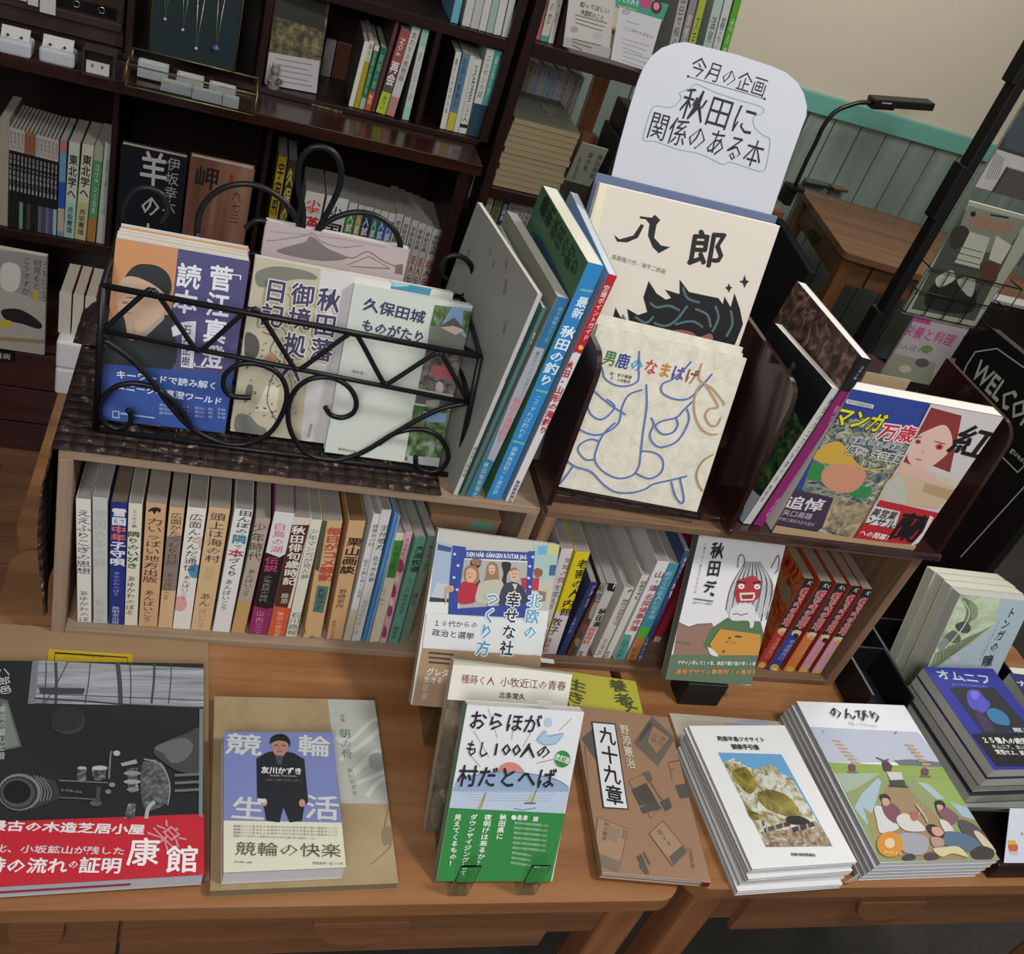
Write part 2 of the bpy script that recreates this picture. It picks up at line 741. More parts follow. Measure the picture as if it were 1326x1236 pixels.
M_floor = wood('floor_board_wood', '#5a3c28', '#6f4d35', '#815d42', 'X', 0.4, 0.6, 0.1)
M_desk = wood('far_desk_wood', '#533724', '#68472f', '#7a563a', 'X', 0.35, 0.5, 0.2)
M_deskV = wood('far_desk_leg_wood', '#55361f', '#6a4629', '#7a5435', 'Z', 0.35, 0.5, 0.2)

# floor: a slab and, where it shows, boards
fl = MB()
fl.box((-3.5, -1.5, -0.06), (5.0, WY + 0.1, -0.012), mat('#34322f', rough=0.9, fleck=0.3))
fo = tag(fl.build('floor'), 'dark shop floor under the tables', None, None, 'structure')
for i in range(14):
    y0 = 1.02 + i * 0.085
    for j, (xa, xb) in enumerate(((-1.6, -0.62 + 0.11 * (i % 3)), (-0.62 + 0.11 * (i % 3), 0.35), (0.35, 1.1))):
        b = MB()
        b.box((xa + .0008, y0 + .0008, -0.012), (xb - .0008, y0 + 0.0835, 0.0), M_floor)
        b.build('floor_board', fo)

# back wall, its rail and its boards
w = MB()
w.box((-3.5, WY, 0), (5.0, WY + 0.1, 2.75), mat('#b2a999', rough=0.9, fleck=0.04))
wall = tag(w.build('wall_back'), 'cream plaster wall above a green boarded dado', None, None, 'structure')
TRZ = TZ + 0.285
b = MB()
b.box((-3.5, WY - 0.028, TRZ - 0.035), (5.0, WY, TRZ + 0.035), mat('#5c9488', rough=0.5, fleck=0.12))
b.build('dado_rail', wall, bevel=0.003)
M_dado = wood('green_dado_board', '#626e69', '#717e77', '#7d8a82', 'Z', 0.7, 0.35)
px_ = 0.9
i = 0
while px_ < 3.6:
    b = MB()
    b.box((px_ + 0.003, WY - 0.014, 0.0), (px_ + 0.117, WY, TRZ - 0.035), M_dado)
    b.build('dado_board', wall, bevel=0.002, seg=1)
    px_ += 0.12
w = MB()
w.box((4.2, -1.0, 0), (4.3, WY, 2.75), mat('#a3957c', rough=0.9, fleck=0.04))
tag(w.build('wall_right'), 'cream side wall', None, None, 'structure')


# ================================================================== tables
def slab(mb, x0, x1, y0, y1, z0, z1, m, r=0.03, n=5):
    """Horizontal slab with rounded plan corners."""
    pts = []
    for cx, cy, a0 in ((x1 - r, y0 + r, -90), (x1 - r, y1 - r, 0), (x0 + r, y1 - r, 90), (x0 + r, y0 + r, 180)):
        for k in range(n + 1):
            a = math.radians(a0 + 90 * k / n)
            pts.append((cx + r * math.cos(a), cy + r * math.sin(a), z0))
    mb.prism(pts, (0, 0, z1 - z0), m)


def half_disc_pull(x0, x1, y, z, drop, parent):
    """Half-moon wooden pull standing out of the drawer front."""
    mb = MB()
    cx = (x0 + x1) / 2
    rx = (x1 - x0) / 2
    pts = [(cx + rx * math.cos(a), y - 0.008, z - drop * math.sin(a))
           for a in [PI * k / 16 for k in range(17)]]
    mb.prism(pts, (0, 0.0082, 0), M_apron)
    return mb.build('drawer_pull', parent, bevel=0.004, seg=2)


def table(name, label, x0, x1, y0, y1, drawers, front=True):
    t = thing(name, label, 'table', Matrix.Translation(((x0 + x1) / 2, (y0 + y1) / 2, 0)))
    inv = t.matrix_world.inverted()
    mb = MB()
    slab(mb, x0, x1, y0, y1, TZ - 0.022, TZ, M_table)
    mb.build('tabletop', t, inv, bevel=0.005, seg=3)
    mb = MB()
    for lo, hi, m in (((x0 + .05, y0 + .022, TZ - .108), (x1 - .05, y0 + .040, TZ - .0225), M_apron),
                      ((x0 + .05, y1 - .05, TZ - .10), (x1 - .05, y1 - .03, TZ - .0225), M_apron),
                      ((x0 + .03, y0 + .07, TZ - .10), (x0 + .05, y1 - .07, TZ - .0225), M_tableY),
                      ((x1 - .05, y0 + .07, TZ - .10), (x1 - .03, y1 - .07, TZ - .0225), M_tableY)):
        mb.box(lo, hi, m)
    mb.build('apron', t, inv)
    for lx in (x0 + 0.025, x1 - 0.072):
        for ly in (y0 + 0.012, y1 - 0.075):
            mb = MB()
            mb.box((lx, ly, 0.0), (lx + 0.047, ly + 0.045, TZ - .0225), M_leg)
            mb.build('leg', t, inv, bevel=0.006)
    for (dx0, dx1, h0, h1) in drawers:
        mb = MB()
        mb.box((dx0, y0 + 0.012, TZ - 0.120), (dx1, y0 + 0.0215, TZ - 0.0235), M_apron)
        mb.box((dx0 + .01, y0 + 0.041, TZ - 0.09), (dx1 - .01, y1 - .1, TZ - 0.032), M_leg)
        d = mb.build('drawer', t, inv)
        mb = MB()
        half = half_disc_pull(h0, h1, y0 + 0.012, TZ - 0.046, 0.046, d)
        half.data.transform(inv)
    return t


table('display_table', 'wooden display table with a half-moon drawer pull, under the books on the left', -0.185, 0.617,
      0.532, 1.020, [(-0.15, 0.0, -0.1, -0.05), (0.004, 0.476, 0.195, 0.300)])
table('display_table', 'wooden display table at right under the white magazine stacks', 0.633, 1.45, 0.545, 1.020,
      [(0.745, 1.33, 0.905, 1.01)])
table('display_table', 'wooden table behind the crates, its left end in view beside the dark cloth', -0.19, 0.62,
      1.03, 1.50, [])


# ================================================================== crates on the table
def crate(name, label, x0, x1, yf, depth, H, m, mv, th_side=0.015, th=0.011, base=0.011):
    t = thing(name, label, 'crate', Matrix.Translation(((x0 + x1) / 2, yf, TZ)))
    inv = t.matrix_world.inverted()
    z0 = TZ
    for nm, lo, hi, mm in (('side_board', (x0, yf, z0), (x0 + th_side, yf + depth, z0 + H - th), mv),
                           ('side_board', (x1 - th_side, yf, z0), (x1, yf + depth, z0 + H - th), mv),
                           ('bottom_board', (x0 + th_side, yf, z0), (x1 - th_side, yf + depth, z0 + base), m),
                           ('back_board', (x0 + th_side, yf + depth - .01, z0 + base), (x1 - th_side, yf + depth, z0 + H - th), m)):
        mb = MB()
        mb.box(lo, hi, mm)
        mb.build(nm, t, inv, bevel=0.0012)
    n = 2
    for k in range(n):
        ya, yb = yf + depth * k / n, yf + depth * (k + 1) / n - 0.0015
        mb = MB()
        mb.box((x0, ya, z0 + H - th), (x1, yb, z0 + H), m)
        mb.build('top_board', t, inv, bevel=0.0012)
    return t


CY1 = 0.877
crate('wooden_crate', 'pale raw wood crate holding the row of hardbacks, dark cloth and wire basket on top', -0.119, 0.418,
      CY1, 0.27, 0.281, M_crate, M_crateV)
crate('wooden_crate', 'brown wood crate under the maroon book stand, with comics and leaning books inside', 0.428, 0.996,
      CY1, 0.24, 0.279, M_crate2, M_crate2V)
C1F = TZ + 0.0112
C2F = TZ + 0.0112
C1T = TZ + 0.281
C2T = TZ + 0.279

# dark openwork cloth draped over the left crate
M_cloth = ramp_mat('dark_openwork_cloth', [(0.0, '#0c0807'), (0.42, '#1f1310'), (0.6, '#33211c'), (0.72, '#8c8078')],
                   (90, 90, 90), 'noise', 0.75, 3, 0.0, 0.6)
cl = MB()
prof = []                                   # front to back profile over the crate top (y, z)
xs = [-0.1245 + 0.016 * k for k in range(26)]
xs = xs + [0.292]
rowsY = [0.8755 + 0.0145 * k for k in range(20)]
rnd = random.Random(3)
hts = {}


def cz(ix, iy):
    if (ix, iy) not in hts:
        hts[(ix, iy)] = 0.0006 + rnd.random() * 0.0022
    return hts[(ix, iy)]


def clp(ix, iy):
    return Vector((xs[ix], rowsY[iy], C1T + cz(ix, iy)))


for ix in range(len(xs) - 1):
    for iy in range(len(rowsY) - 1):
        cl.face([clp(ix, iy), clp(ix + 1, iy), clp(ix + 1, iy + 1), clp(ix, iy + 1)], M_cloth, True)
# the flap that hangs down the left side
flap = []
nz = 14
for iy in range(len(rowsY)):
    colm = []
    for k in range(nz + 1):
        s = k / nz
        dz = s * (0.245 + 0.012 * math.sin(iy * 0.9))
        out = 0.003 + 0.004 * math.sin(s * PI) + 0.003 * math.sin(iy * 1.1 + s * 4)
        colm.append(Vector((-0.1245 - out * min(1, s * 5), rowsY[iy] - 0.004 * s + .002 * math.sin(s * 9), C1T + .0015 - dz)))
    flap.append(colm)
for iy in range(len(rowsY) - 1):
    for k in range(nz):
        cl.face([flap[iy][k], flap[iy + 1][k], flap[iy + 1][k + 1], flap[iy][k + 1]], M_cloth, True)
# bunched fold at the back left corner
for iy in range(9):
    pass
cloth = cl.build('openwork_cloth')
sol = cloth.modifiers.new('thickness', 'SOLIDIFY')
sol.thickness = 0.0015
sol.offset = 1
tag(cloth, 'dark brown openwork cloth draped over the pale crate and hanging down its left side', 'cloth')
# the folded spare end of the cloth
fm = MB()
nx_, ny_ = 10, 8
P_ = {}
for i in range(nx_ + 1):
    for j in range(ny_ + 1):
        u, v = i / nx_, j / ny_
        P_[i, j] = Vector((-0.135 + u * 0.11, 1.075 + v * 0.085,
                           C1T + 0.004 + 0.045 * math.sin(PI * min(1, u * 1.1)) ** .6 * math.sin(PI * v) ** .6 + rnd.random() * .003))
for i in range(nx_):
    for j in range(ny_):
        fm.face([P_[i, j], P_[i + 1, j], P_[i + 1, j + 1], P_[i, j + 1]], M_cloth, True)
o = fm.build('cloth_fold', cloth)

# ================================================================== bookcases at the back
def board_parts(t, items, inv):
    for nm, lo, hi, m in items:
        mb = MB()
        mb.box(lo, hi, m)
        mb.build(nm, t, inv, bevel=0.0015, seg=1)


BY = 2.12                                   # face of the upper compartments and lower shelves
CZ = TZ + 0.285                             # counter height
SZ = TZ - 0.118                             # shelf under the counter
DZ = TZ - 0.395                             # top of the drawers
t = thing('bookcase', 'dark wooden bookcase with a glossy red-brown counter, books above and below it', 'bookcase',
          Matrix.Translation((-0.6, 2.3, 0)))
inv = t.matrix_world.inverted()
X0, X1 = -1.7, 0.552
board_parts(t, [
    ('counter', (X0, 2.0, CZ - 0.024), (0.525, 2.42, CZ), M_counter),
    ('back_panel', (X0, 2.42, 0.0), (X1, 2.435, TZ + 1.2), M_caseD),
    ('shelf', (X0, BY, CZ), (X1, 2.42, CZ + 0.012), M_caseD),
    ('shelf', (0.065, BY, TZ + 0.490), (X1 - .02, 2.42, TZ + 0.512), M_caseD),
    ('shelf', (X0, BY - 0.01, SZ - 0.022), (0.535, 2.42, SZ), M_caseD),
    ('shelf', (X0, BY - 0.01, DZ - 0.02), (0.535, 2.42, DZ), M_counter),
    ('side_panel', (X1 - 0.02, BY, CZ), (X1, 2.42, TZ + 1.2), M_caseV),
    ('side_panel', (0.505, BY - .01, 0.0), (0.535, 2.42, CZ - .024), M_caseV),
    ('divider', (-0.200, BY, CZ + .012), (-0.185, 2.42, TZ + 1.2), M_caseV),
    ('divider', (0.048, BY, CZ + .012), (0.064, 2.42, TZ + 1.2), M_caseV),
    ('divider', (0.385, BY, CZ + .012), (0.397, 2.42, TZ + .490), M_caseV),
    ('divider', (-0.212, BY - .01, SZ), (-0.200, 2.42, CZ - .024), M_caseV),
    ('divider', (0.09, BY - .01, SZ), (0.10, 2.42, CZ - .024), M_caseV),
], inv)
for k in range(3):
    mb = MB()
    z1 = DZ - 0.022 - k * 0.1
    mb.box((X0, BY - 0.022, z1 - 0.097), (-0.02, BY - 0.006, z1), wood('maroon_drawer_wood', '#2a0f0e', '#371514', '#45201c', 'X', 0.3, 1, .3))
    d = mb.build('drawer', t, inv, bevel=0.003)
    mb = MB()
    mb.box((-0.52, BY - 0.034, z1 - 0.06), (-0.43, BY - 0.0225, z1 - 0.045), M_black)
    mb.build('handle', d, inv)
mb = MB()
mb.box((X0, BY - 0.004, 0.0), (0.505, BY + .01, DZ - 0.323), M_caseD)
mb.build('plinth', t, inv)
# the name strip on the drawers' top edge
lab = MB()
lab.box((-0.49, BY - .032, DZ - 0.046), (-0.385, BY - 0.024, DZ - 0.016), M_black)
lo = lab.build('shelf_sign')
tag(lo, 'small black sign with white characters on the maroon drawers at far left', 'sign')
p = Print((-0.49, BY - .0322, DZ - 0.046), (1, 0, 0), (0, 0, 1), 0.105, 0.03, uv=True)
p.T('小書房', (0.048, 0.015), (0.1, 0.015), None, '#c9c9c4', 'H')
p.build('sign_lettering', lo)

t = thing('bookcase', 'open-backed dark bookcase with flyers on its edge and a pile of old books', 'bookcase',
          Matrix.Translation((0.9, 2.2, 0)))
inv = t.matrix_world.inverted()
RX0, RX1 = 0.560, 1.07
board_parts(t, [
    ('side_panel', (RX0, 2.095, 0.0), (RX0 + .022, 2.40, TZ + 1.2), M_caseV),
    ('side_panel', (RX1 - .022, 2.095, 0.0), (RX1, 2.40, TZ + .53), M_caseV),
    ('shelf', (RX0 + .022, 2.095, TZ + 0.497), (RX1 - .022, 2.40, TZ + 0.528), M_caseD),
    ('shelf', (RX0 + .022, 2.095, TZ + 0.185), (RX1 - .022, 2.40, TZ + 0.210), M_caseD),
    ('shelf', (RX0 + .022, 2.095, TZ - 0.02), (RX1 - .022, 2.40, TZ + 0.002), M_caseD),
    ('back_panel', (RX0 + .022, 2.385, 0.0), (RX1 - .022, 2.40, TZ + .185), M_caseD),
], inv)


def quick_row(specs, Y, z, depth=0.13, group=None, **k):
    out = []
    for s in specs:
        nm, lb, bl, br, tl, colr = s[:6]
        kw = dict(k)
        if len(s) > 6:
            kw.update(s[6])
        dp = kw.pop('depth', depth)
        art = kw.pop('art', None)
        yaw = kw.pop('yaw', 0.0)
        b = spine_book(nm, lb, bl, br, tl, Y, z, dp, colr, yaw, group=group, **kw)
        if art:
            p = b.spine_face()
            t_, h_ = p.w, p.h
            p.uv = True
            for a in art:
                if a[0] == 'R':          # colour block: v0, v1 (from the top, fractions), colour
                    p.R(0, h_ * (1 - a[2]), t_, h_ * (1 - a[1]), a[3])
                elif a[0] == 'T':        # vertical title: text, v0, v1, colour, width fraction, bold
                    wd = (a[5] if len(a) > 5 else 0.7) * t_
                    u = t_ * (a[7] if len(a) > 7 else 0.5)
                    p.T(a[1], (u, h_ * (1 - a[2])), (u, h_ * (1 - a[3])), wd, a[4], 'V', a[6] if len(a) > 6 else 0.0)
                elif a[0] == 'TR':       # sideways Latin line
                    wd = (a[5] if len(a) > 5 else 0.7) * t_
                    p.T(a[1], (t_ / 2, h_ * (1 - a[2])), (t_ / 2, h_ * (1 - a[3])), wd, a[4], 'R', 0.02)
            b.done(p, 'spine_print')
        out.append(b)
    return out


# --- row under the counter, left
def lerp(a, b, t_):
    return (a[0] + (b[0] - a[0]) * t_, a[1] + (b[1] - a[1]) * t_)


specs = [('book', 'thick cream book at the left end of the row under the counter', (-2, 287), (10, 289), (0, 152), '#8f8a78')]
n = 13
orange = {4, 5, 6}
for k in range(n):
    a, b_ = lerp((10, 289.5), (73, 302), k / n), lerp((10, 289.5), (73, 302), (k + 1) / n)
    tp = lerp((12.5, 164), (76.5, 182), k / n)
    lower = ['#16161a', '#16161a', '#131316', '#5d8a6c', '#15151a', '#3a3a30', '#15151a', '#16161a', '#5a5470', '#44444c', '#6a5a7a', '#3d4a60', '#8aa0ae'][k]
    cap = '#8a5a3e' if k in orange else '#a39f98'
    nth = ['first', 'second', 'third', 'fourth', 'fifth', 'sixth', 'seventh', 'eighth', 'ninth', 'tenth', 'eleventh', 'twelfth', 'last'][k]
    lb = (['left', 'middle', 'right'][k - 4] + ' one of the three black-spined volumes with orange-brown caps' if k in orange else
          'slim volume with a pale green lower spine among the black spines' if k == 3 else
          'slim volume with a violet lower spine, among the black spines' if k == 8 else
          'slim mauve-based volume third from the right of the black spines' if k == 10 else
          'slim volume with a slate blue base in the row of black spines' if k == 11 else
          'slim volume with a light blue base ending the row of black spines' if k == 12 else
          nth + ' black-spined volume from the left under the counter, pale cap and white title')
    specs.append(('book', lb, a, b_, tp, '#141417',
                  dict(art=[('R', 0, .22, cap), ('R', .72, 1, lower),
                            ('T', '叢書東北', .03, .2, '#3a3434', .6), ('T', '日本の民俗と暮', .25, .62, '#b9b9b4', .6)])))
specs += [
    ('book', 'light blue and royal blue spined book beside the black series', (74, 302.5), (82.5, 304.5), (78, 181), '#5f86a0',
     dict(art=[('R', 0, .12, '#a4626a'), ('R', .42, .7, '#24489a'), ('R', .7, .95, '#a59a80')])),
    ('book', 'cream book with tall black characters and a pale teal foot, left of its twin', (82.5, 305.5), (96, 307.5), (89.7, 183), '#aeb5a2',
     dict(art=[('R', .62, 1, '#8eb0a8'), ('T', '東北学へ', .12, .58, '#1c1c1c', .85, .03), ('T', '赤坂憲雄', .66, .95, '#2a2a2a', .6, .02)])),
    ('book', 'cream book with tall black characters and a yellow foot, right of its twin', (96.5, 308), (111, 310), (107, 186), '#b4b59c',
     dict(art=[('R', .6, 1, '#aba67a'), ('T', '東北学へ', .1, .55, '#1c1c1c', .85, .03), ('T', '赤坂憲雄', .66, .95, '#2a2a2a', .6, .02)])),
    ('book', 'green spined book shading to orange at its foot under the counter', (112, 310.5), (123, 312.5), (123, 188), '#4c8358',
     dict(art=[('R', 0, .15, '#8a9484'), ('R', .75, 1, '#946a34'), ('T', 'コリアンと日本', .18, .7, '#c0d0b4', .5)])),
    ('book', 'pale grey book at the right end of the row under the counter', (124.5, 313.5), (135.6, 315.5), (136, 185), '#a2a6a2',
     dict(art=[('T', '自然と暮らしの話', .15, .7, '#6a7470', .5)])),
]
quick_row(specs, BY, SZ, depth=0.13, rough=0.6)

# --- covers displayed under the counter
def up_cover(name, label, tl, tr, Y, z, t, cover, **k):
    A, B = ay(*tl, Y), ay(*tr, Y)
    w_ = B.x - A.x
    h_ = A.z - z
    M = Matrix.Translation((A.x, Y, z + .0004))
    return Book(name, label, M, w_, h_, t, cover, **k)


b = up_cover('book', 'dark navy book with white brush characters displayed face out behind the basket', (157, 186), (244, 200.6),
             2.115, SZ, 0.02, '#14161f', hard=True)
p = b.front()
p.T('羊', (200, 195), (198, 243), 34, '#a9a9a6', 'V', .02)
p.T('の', (196, 250), (194, 282), 24, '#a9a9a6', 'V', .02)
p.T('木', (192, 288), (190, 318), 24, '#a9a9a6', 'V', .02)
p.T('伊坂幸太', (226, 204), (218, 276), 16, '#8f8f90', 'V')
b.done(p)
b = up_cover('book', 'red-brown striped book displayed face out behind the basket', (246.8, 202), (330, 221.7), 2.115, SZ, 0.022,
             ramp_mat('striped_cover', [(0.3, '#3f241e'), (0.5, '#6b4436'), (0.7, '#8d6a55')], (14, 1, 1), 'noise', .6, 3, 0), hard=True,
             spine_c='#4a2c24')
p = b.front()
p.T('岬', (270, 215), (266, 246), 30, '#1d1210', 'V', .02)
p.T('一九七三', (310, 232), (302, 290), 12, '#3a1d18', 'V')
p.E(300, 232, 3, 8, '#8d2c22')
b.done(p)
# cat magazine, face out on the drawers
A = ay(63.5, 329.3, 2.085)
b = Book('picture_book', 'grey picture book with a sleeping dog on its cover, face out on the drawers', Matrix.Translation((A.x - 0.17, 2.06, DZ + .0062)),
         0.17, A.z - DZ, 0.014, '#a09c94')
p = b.front()
p.P([(0, 325), (64, 329), (66, 395), (40, 385), (0, 372)], '#8b8a86')
p.S([(2, 345), (14, 340), (26, 348), (24, 372), (12, 378), (1, 370)], '#c4c2bc')
p.S([(2, 402), (22, 400), (40, 408), (54, 420), (50, 426), (30, 420), (8, 414)], '#1d1c1d')
p.R(0, 415, 14, 424, '#b3a63a')
p.T('うちはこう', (60, 338), (57, 392), 8, '#2e2c2a')
p.T('何見ると', (49, 336), (47, 375), 9, '#2e2c2a')
p.T('こうですか', (35, 333), (33, 382), 9, '#2e2c2a')
p.R(43, 376, 49, 389, '#a8a02c')
p.P([(0, 436), (66, 441), (67, 446), (0, 441)], '#8a7a55')
b.done(p)

# --- row under the counter, right part (tops seen above the basket)
def top_book(name, label, tl, tr, colr, Y=BY + .01, z=SZ, depth=0.14, art=None, lean=0.0, **k):
    A, B = ay(*tl, Y), ay(*tr, Y)
    t_ = (B.x - A.x) - .0005
    h_ = A.z - z
    M = Matrix.Translation((A.x, Y + depth, z)) @ Matrix.Rotation(0, 4, 'Y')
    M = frame(Vector((A.x, Y + depth, z + .0004)), Vector((0, -1, 0)), Vector((1, 0, 0)), Vector((0, 0, 1)))
    b = Book(name, label, M, depth, h_, t_, colr, 'R', colr, colr, '#8f8b84', **k)
    if art:
        p = b.spine_face()
        p.uv = True
        for a in art:
            if a[0] == 'R':
                p.R(0, h_ * (1 - a[2]), t_, h_ * (1 - a[1]), a[3])
            else:
                p.T(a[1], (t_ / 2, h_ * (1 - a[2])), (t_ / 2, h_ * (1 - a[3])), (a[5] if len(a) > 5 else .75) * t_, a[4], 'V', .03)
        b.done(p, 'spine_print')
    return b


top_book('book', 'yellow spined book with black characters behind the tall wire loop', (361, 202), (372.5, 205), '#9a8420', depth=.12,
         art=[('T', '宇宙飛', .04, .5, '#1b1a12', .8), ('R', .55, .75, '#a86a18')])
top_book('book', 'black and yellow spined book right of the yellow one behind the wire loop', (374, 207), (385.5, 210), '#3a351c', depth=.12,
         art=[('T', '久保の本', .06, .7, '#a89c4a', .8)])
top_book('book', 'white study book with red characters under a yellow top band', (397, 247), (421, 253), '#c2c0bb', depth=.14,
         art=[('T', '小学', .08, .24, '#b9302c', .8), ('T', '漢字', .26, .62, '#b3202c', .95)])
top_book('book', 'white study book with heavy black characters under a light blue top band', (424, 253), (452, 261), '#bfc2c2', depth=.14,
         art=[('T', '小学', .1, .25, '#2a2a2a', .6), ('T', '国語', .28, .66, '#161616', .95)])
cols = [('#3f7a3e', 'green', 453, 464), ('#8d8a35', 'olive yellow', 465, 472.5), ('#1e2c58', 'navy', 473, 484.5),
        ('#2c6a4a', 'dark green', 485.5, 493.5), ('#27529a', 'blue', 494, 503.5), ('#3a66a8', 'pale-topped blue', 504, 513)]
for i, (c_, nm, a_, b_) in enumerate(cols):
    ya, yb = 262 + (a_ - 453) * .27, 262 + (b_ - 453) * .27
    top_book('paperback', nm + ' banded paperback in the row of study books behind the basket', (a_, ya), (b_, yb), '#b5b5ae', depth=.15,
             art=[('R', .1, .48, c_), ('T', '入試対', .12, .46, '#c9c8c0', .7), ('R', .5, .56, '#a8443c' if i > 3 else '#c9c8c0'), ('T', '理科', .5, .75, '#222222', .7)])
cols = [(514, 523), (524, 533), (534, 542.5), (543, 552), (552.5, 561), (561.5, 574)]
for i, (a_, b_) in enumerate(cols):
    ya, yb = 276 + (a_ - 513) * .42, 276 + (b_ - 513) * .42
    lb = ['plain white paperback left of the grey-capped ones behind the basket', 'white paperback with grey characters in the study book row',
          'white paperback with a black mark at its head in the study book row', 'white book with red lettering, first of three at the row end',
          'white book with red lettering, middle of three at the row end', 'white book with red lettering at the right end of the row'][i]
    top_book('paperback', lb, (a_, ya), (b_, yb), '#a9a8a2', depth=.16,
             art=[('T', '学研古典', .08, .35, '#4a4a4a', .7), ('T', '巨人伝', .42, .8, '#8a3036' if i > 2 else '#4c4c4a', .7)])

# --- small stack at the back of the tables: three books upright, two white packets
for i, (a_, b_) in enumerate(((88, 103), (105, 118), (120, 133))):
    A, B = ay(a_, 363 + i * 3, 1.475), ay(b_, 366 + i * 3, 1.475)
    M = frame(Vector((A.x, 1.475, TZ + .0955)), Vector((0, -1, 0)), Vector((1, 0, 0)), Vector((0, 0, 1)))
    M = Matrix.Translation((A.x, 1.395, TZ + .0965))
    bk = Book('paperback', ['small paperback with a red spine edge on the white packets, left of three',
                            'small paperback with a red edge on the white packets, middle of three',
                            'small pale paperback on the white packets, right of three'][i],
              Matrix.Translation((A.x, 1.395, TZ + .0965)), B.x - A.x, 0.07, 0.09, '#a9a294', spine_c='#6a2a22', pages='#8f887a')
for i in range(2):
    mb = MB()
    z0 = TZ + .0003 + i * .0485
    mb.box((-0.195, 1.37, z0), (-0.075, 1.49, z0 + 0.0475), mat('#b9b9bc', rough=.5, fleck=.1))
    o = mb.build('paper_packet', bevel=.004)
    tag(o, ['white wrapped packet with a pink mark, lower of two on the far table', 'white wrapped packet under the small paperbacks'][i], 'packet')
    if i == 0:
        p = Print((-0.195, 1.37, z0), (1, 0, 0), (0, 0, 1), .12, .0475, uv=True)
        p.S([(.045, .02), (.09, .016), (.115, .024), (.085, .034), (.05, .034)], '#b0627c')
        p.build('packet_print', o)

# --- books in the compartments above the counter
UZ = CZ + .0125
quick_row([
    ('book', 'white spined book with a large dark grey cover in the upper compartment', (449, 146.6), (455.5, 148), (472, 53), '#c4c5be', dict(front_c='#55534a', art=[('T', '東北の文化', .1, .6, '#444', .7)] and None)),
    ('book', 'slim yellow book in the upper compartment', (456, 148.5), (462.5, 150), (478.8, 52), '#a48a22', dict(art=[('R', 0, .3, '#b9b9ac'), ('T', '東北の', .05, .3, '#33332c', .7)])),
    ('book', 'green book, left of two in the upper compartment', (462.8, 150.5), (469, 152), (485.6, 58.4), '#2f6a4c', dict(art=[('R', 0, .08, '#c0c0b4'), ('R', .82, 1, '#8aa8a0'), ('T', '民話の旅手帖', .1, .75, '#8ab49a', .6)])),
    ('book', 'green book with an orange foot label in the upper compartment', (469.5, 152), (477.3, 154), (493.8, 61), '#286048', dict(art=[('R', .7, 1, '#b04a26'), ('T', '民話の旅', .1, .65, '#8ab49a', .6), ('T', '秋田', .74, .9, '#d0c0a0', .7)])),
    ('book', 'slim maroon book, tallest in the upper compartment', (478, 154), (483, 155.5), (512.8, 27), '#4f3034'),
    ('book', 'dark red book with white lettering and a lime foot label', (484, 157), (496, 160), (519.6, 38), '#5a4a50', dict(art=[('R', 0, .42, '#8c4a4a'), ('R', .74, 1, '#9db32e'), ('TR', 'NO.6', .1, .3, '#d0c8c0', .7), ('T', '再会', .36, .66, '#d4cec8', .9, .03), ('T', 'あさの', .78, .96, '#2a3010', .5)])),
    ('book', 'white book with a dusty pink foot in the upper compartment', (496.8, 161), (507.3, 164), (534.5, 34), '#b9b6b0', dict(art=[('R', .78, 1, '#a8777a'), ('T', '女たちの夜物語', .05, .6, '#3a3836', .6)])),
    ('book', 'white and pale green book at the right end of the upper compartment', (516.9, 169), (525.5, 171.5), (548, 34), '#b4bab2', dict(front_c='#5a5552', art=[('R', 0, .2, '#86b49a'), ('R', .85, 1, '#8ab8a8'), ('T', '遠い日の詩', .25, .8, '#84887e', .5)])),
    ('book', 'white book at the left of the right-hand compartment', (565.7, 179.7), (573.5, 181.5), (590, 66.5), '#bdbfba', dict(front_c='#22201f', art=[('T', '暮らしのなかの本', .08, .8, '#333330', .5)])),
    ('book', 'grey-blue book with a yellow foot label in the right-hand compartment', (574, 181.6), (583, 183.8), (599.7, 68), '#55748c', dict(art=[('R', .76, 1, '#b3a62c'), ('T', '北国の春秋記', .05, .7, '#1e2c3c', .6)])),
    ('book', 'slim plain white book in the right-hand compartment', (583.4, 183.8), (589.6, 185.2), (609, 72), '#b4bab8'),
    ('book', 'white book with sideways black capitals in the right-hand compartment', (590, 185.5), (599.4, 187.6), (614.6, 76), '#c0bfb8', dict(art=[('TR', 'SOLARYMAN', .08, .56, '#2a2a28', .6), ('T', 'シスド人', .58, .84, '#2a2a28', .7), ('R', .87, .92, '#222')])),
    ('book', 'white book with a navy lower half, tall in the right-hand compartment', (600, 187.7), (610.2, 189), (631, 62.5), '#b9bcb6', dict(art=[('R', .62, 1, '#1f3a4c'), ('T', 'ニッポンの話', .06, .55, '#3b3b38', .6)])),
    ('book', 'teal book with a navy lower half at the compartment end', (610.6, 189), (619, 191), (641.8, 65), '#4a8f86', dict(art=[('R', .62, 1, '#18303c'), ('T', '星と海と空', .06, .5, '#a8ccc4', .6)])),
], 2.135, UZ, depth=0.16, rough=0.5)
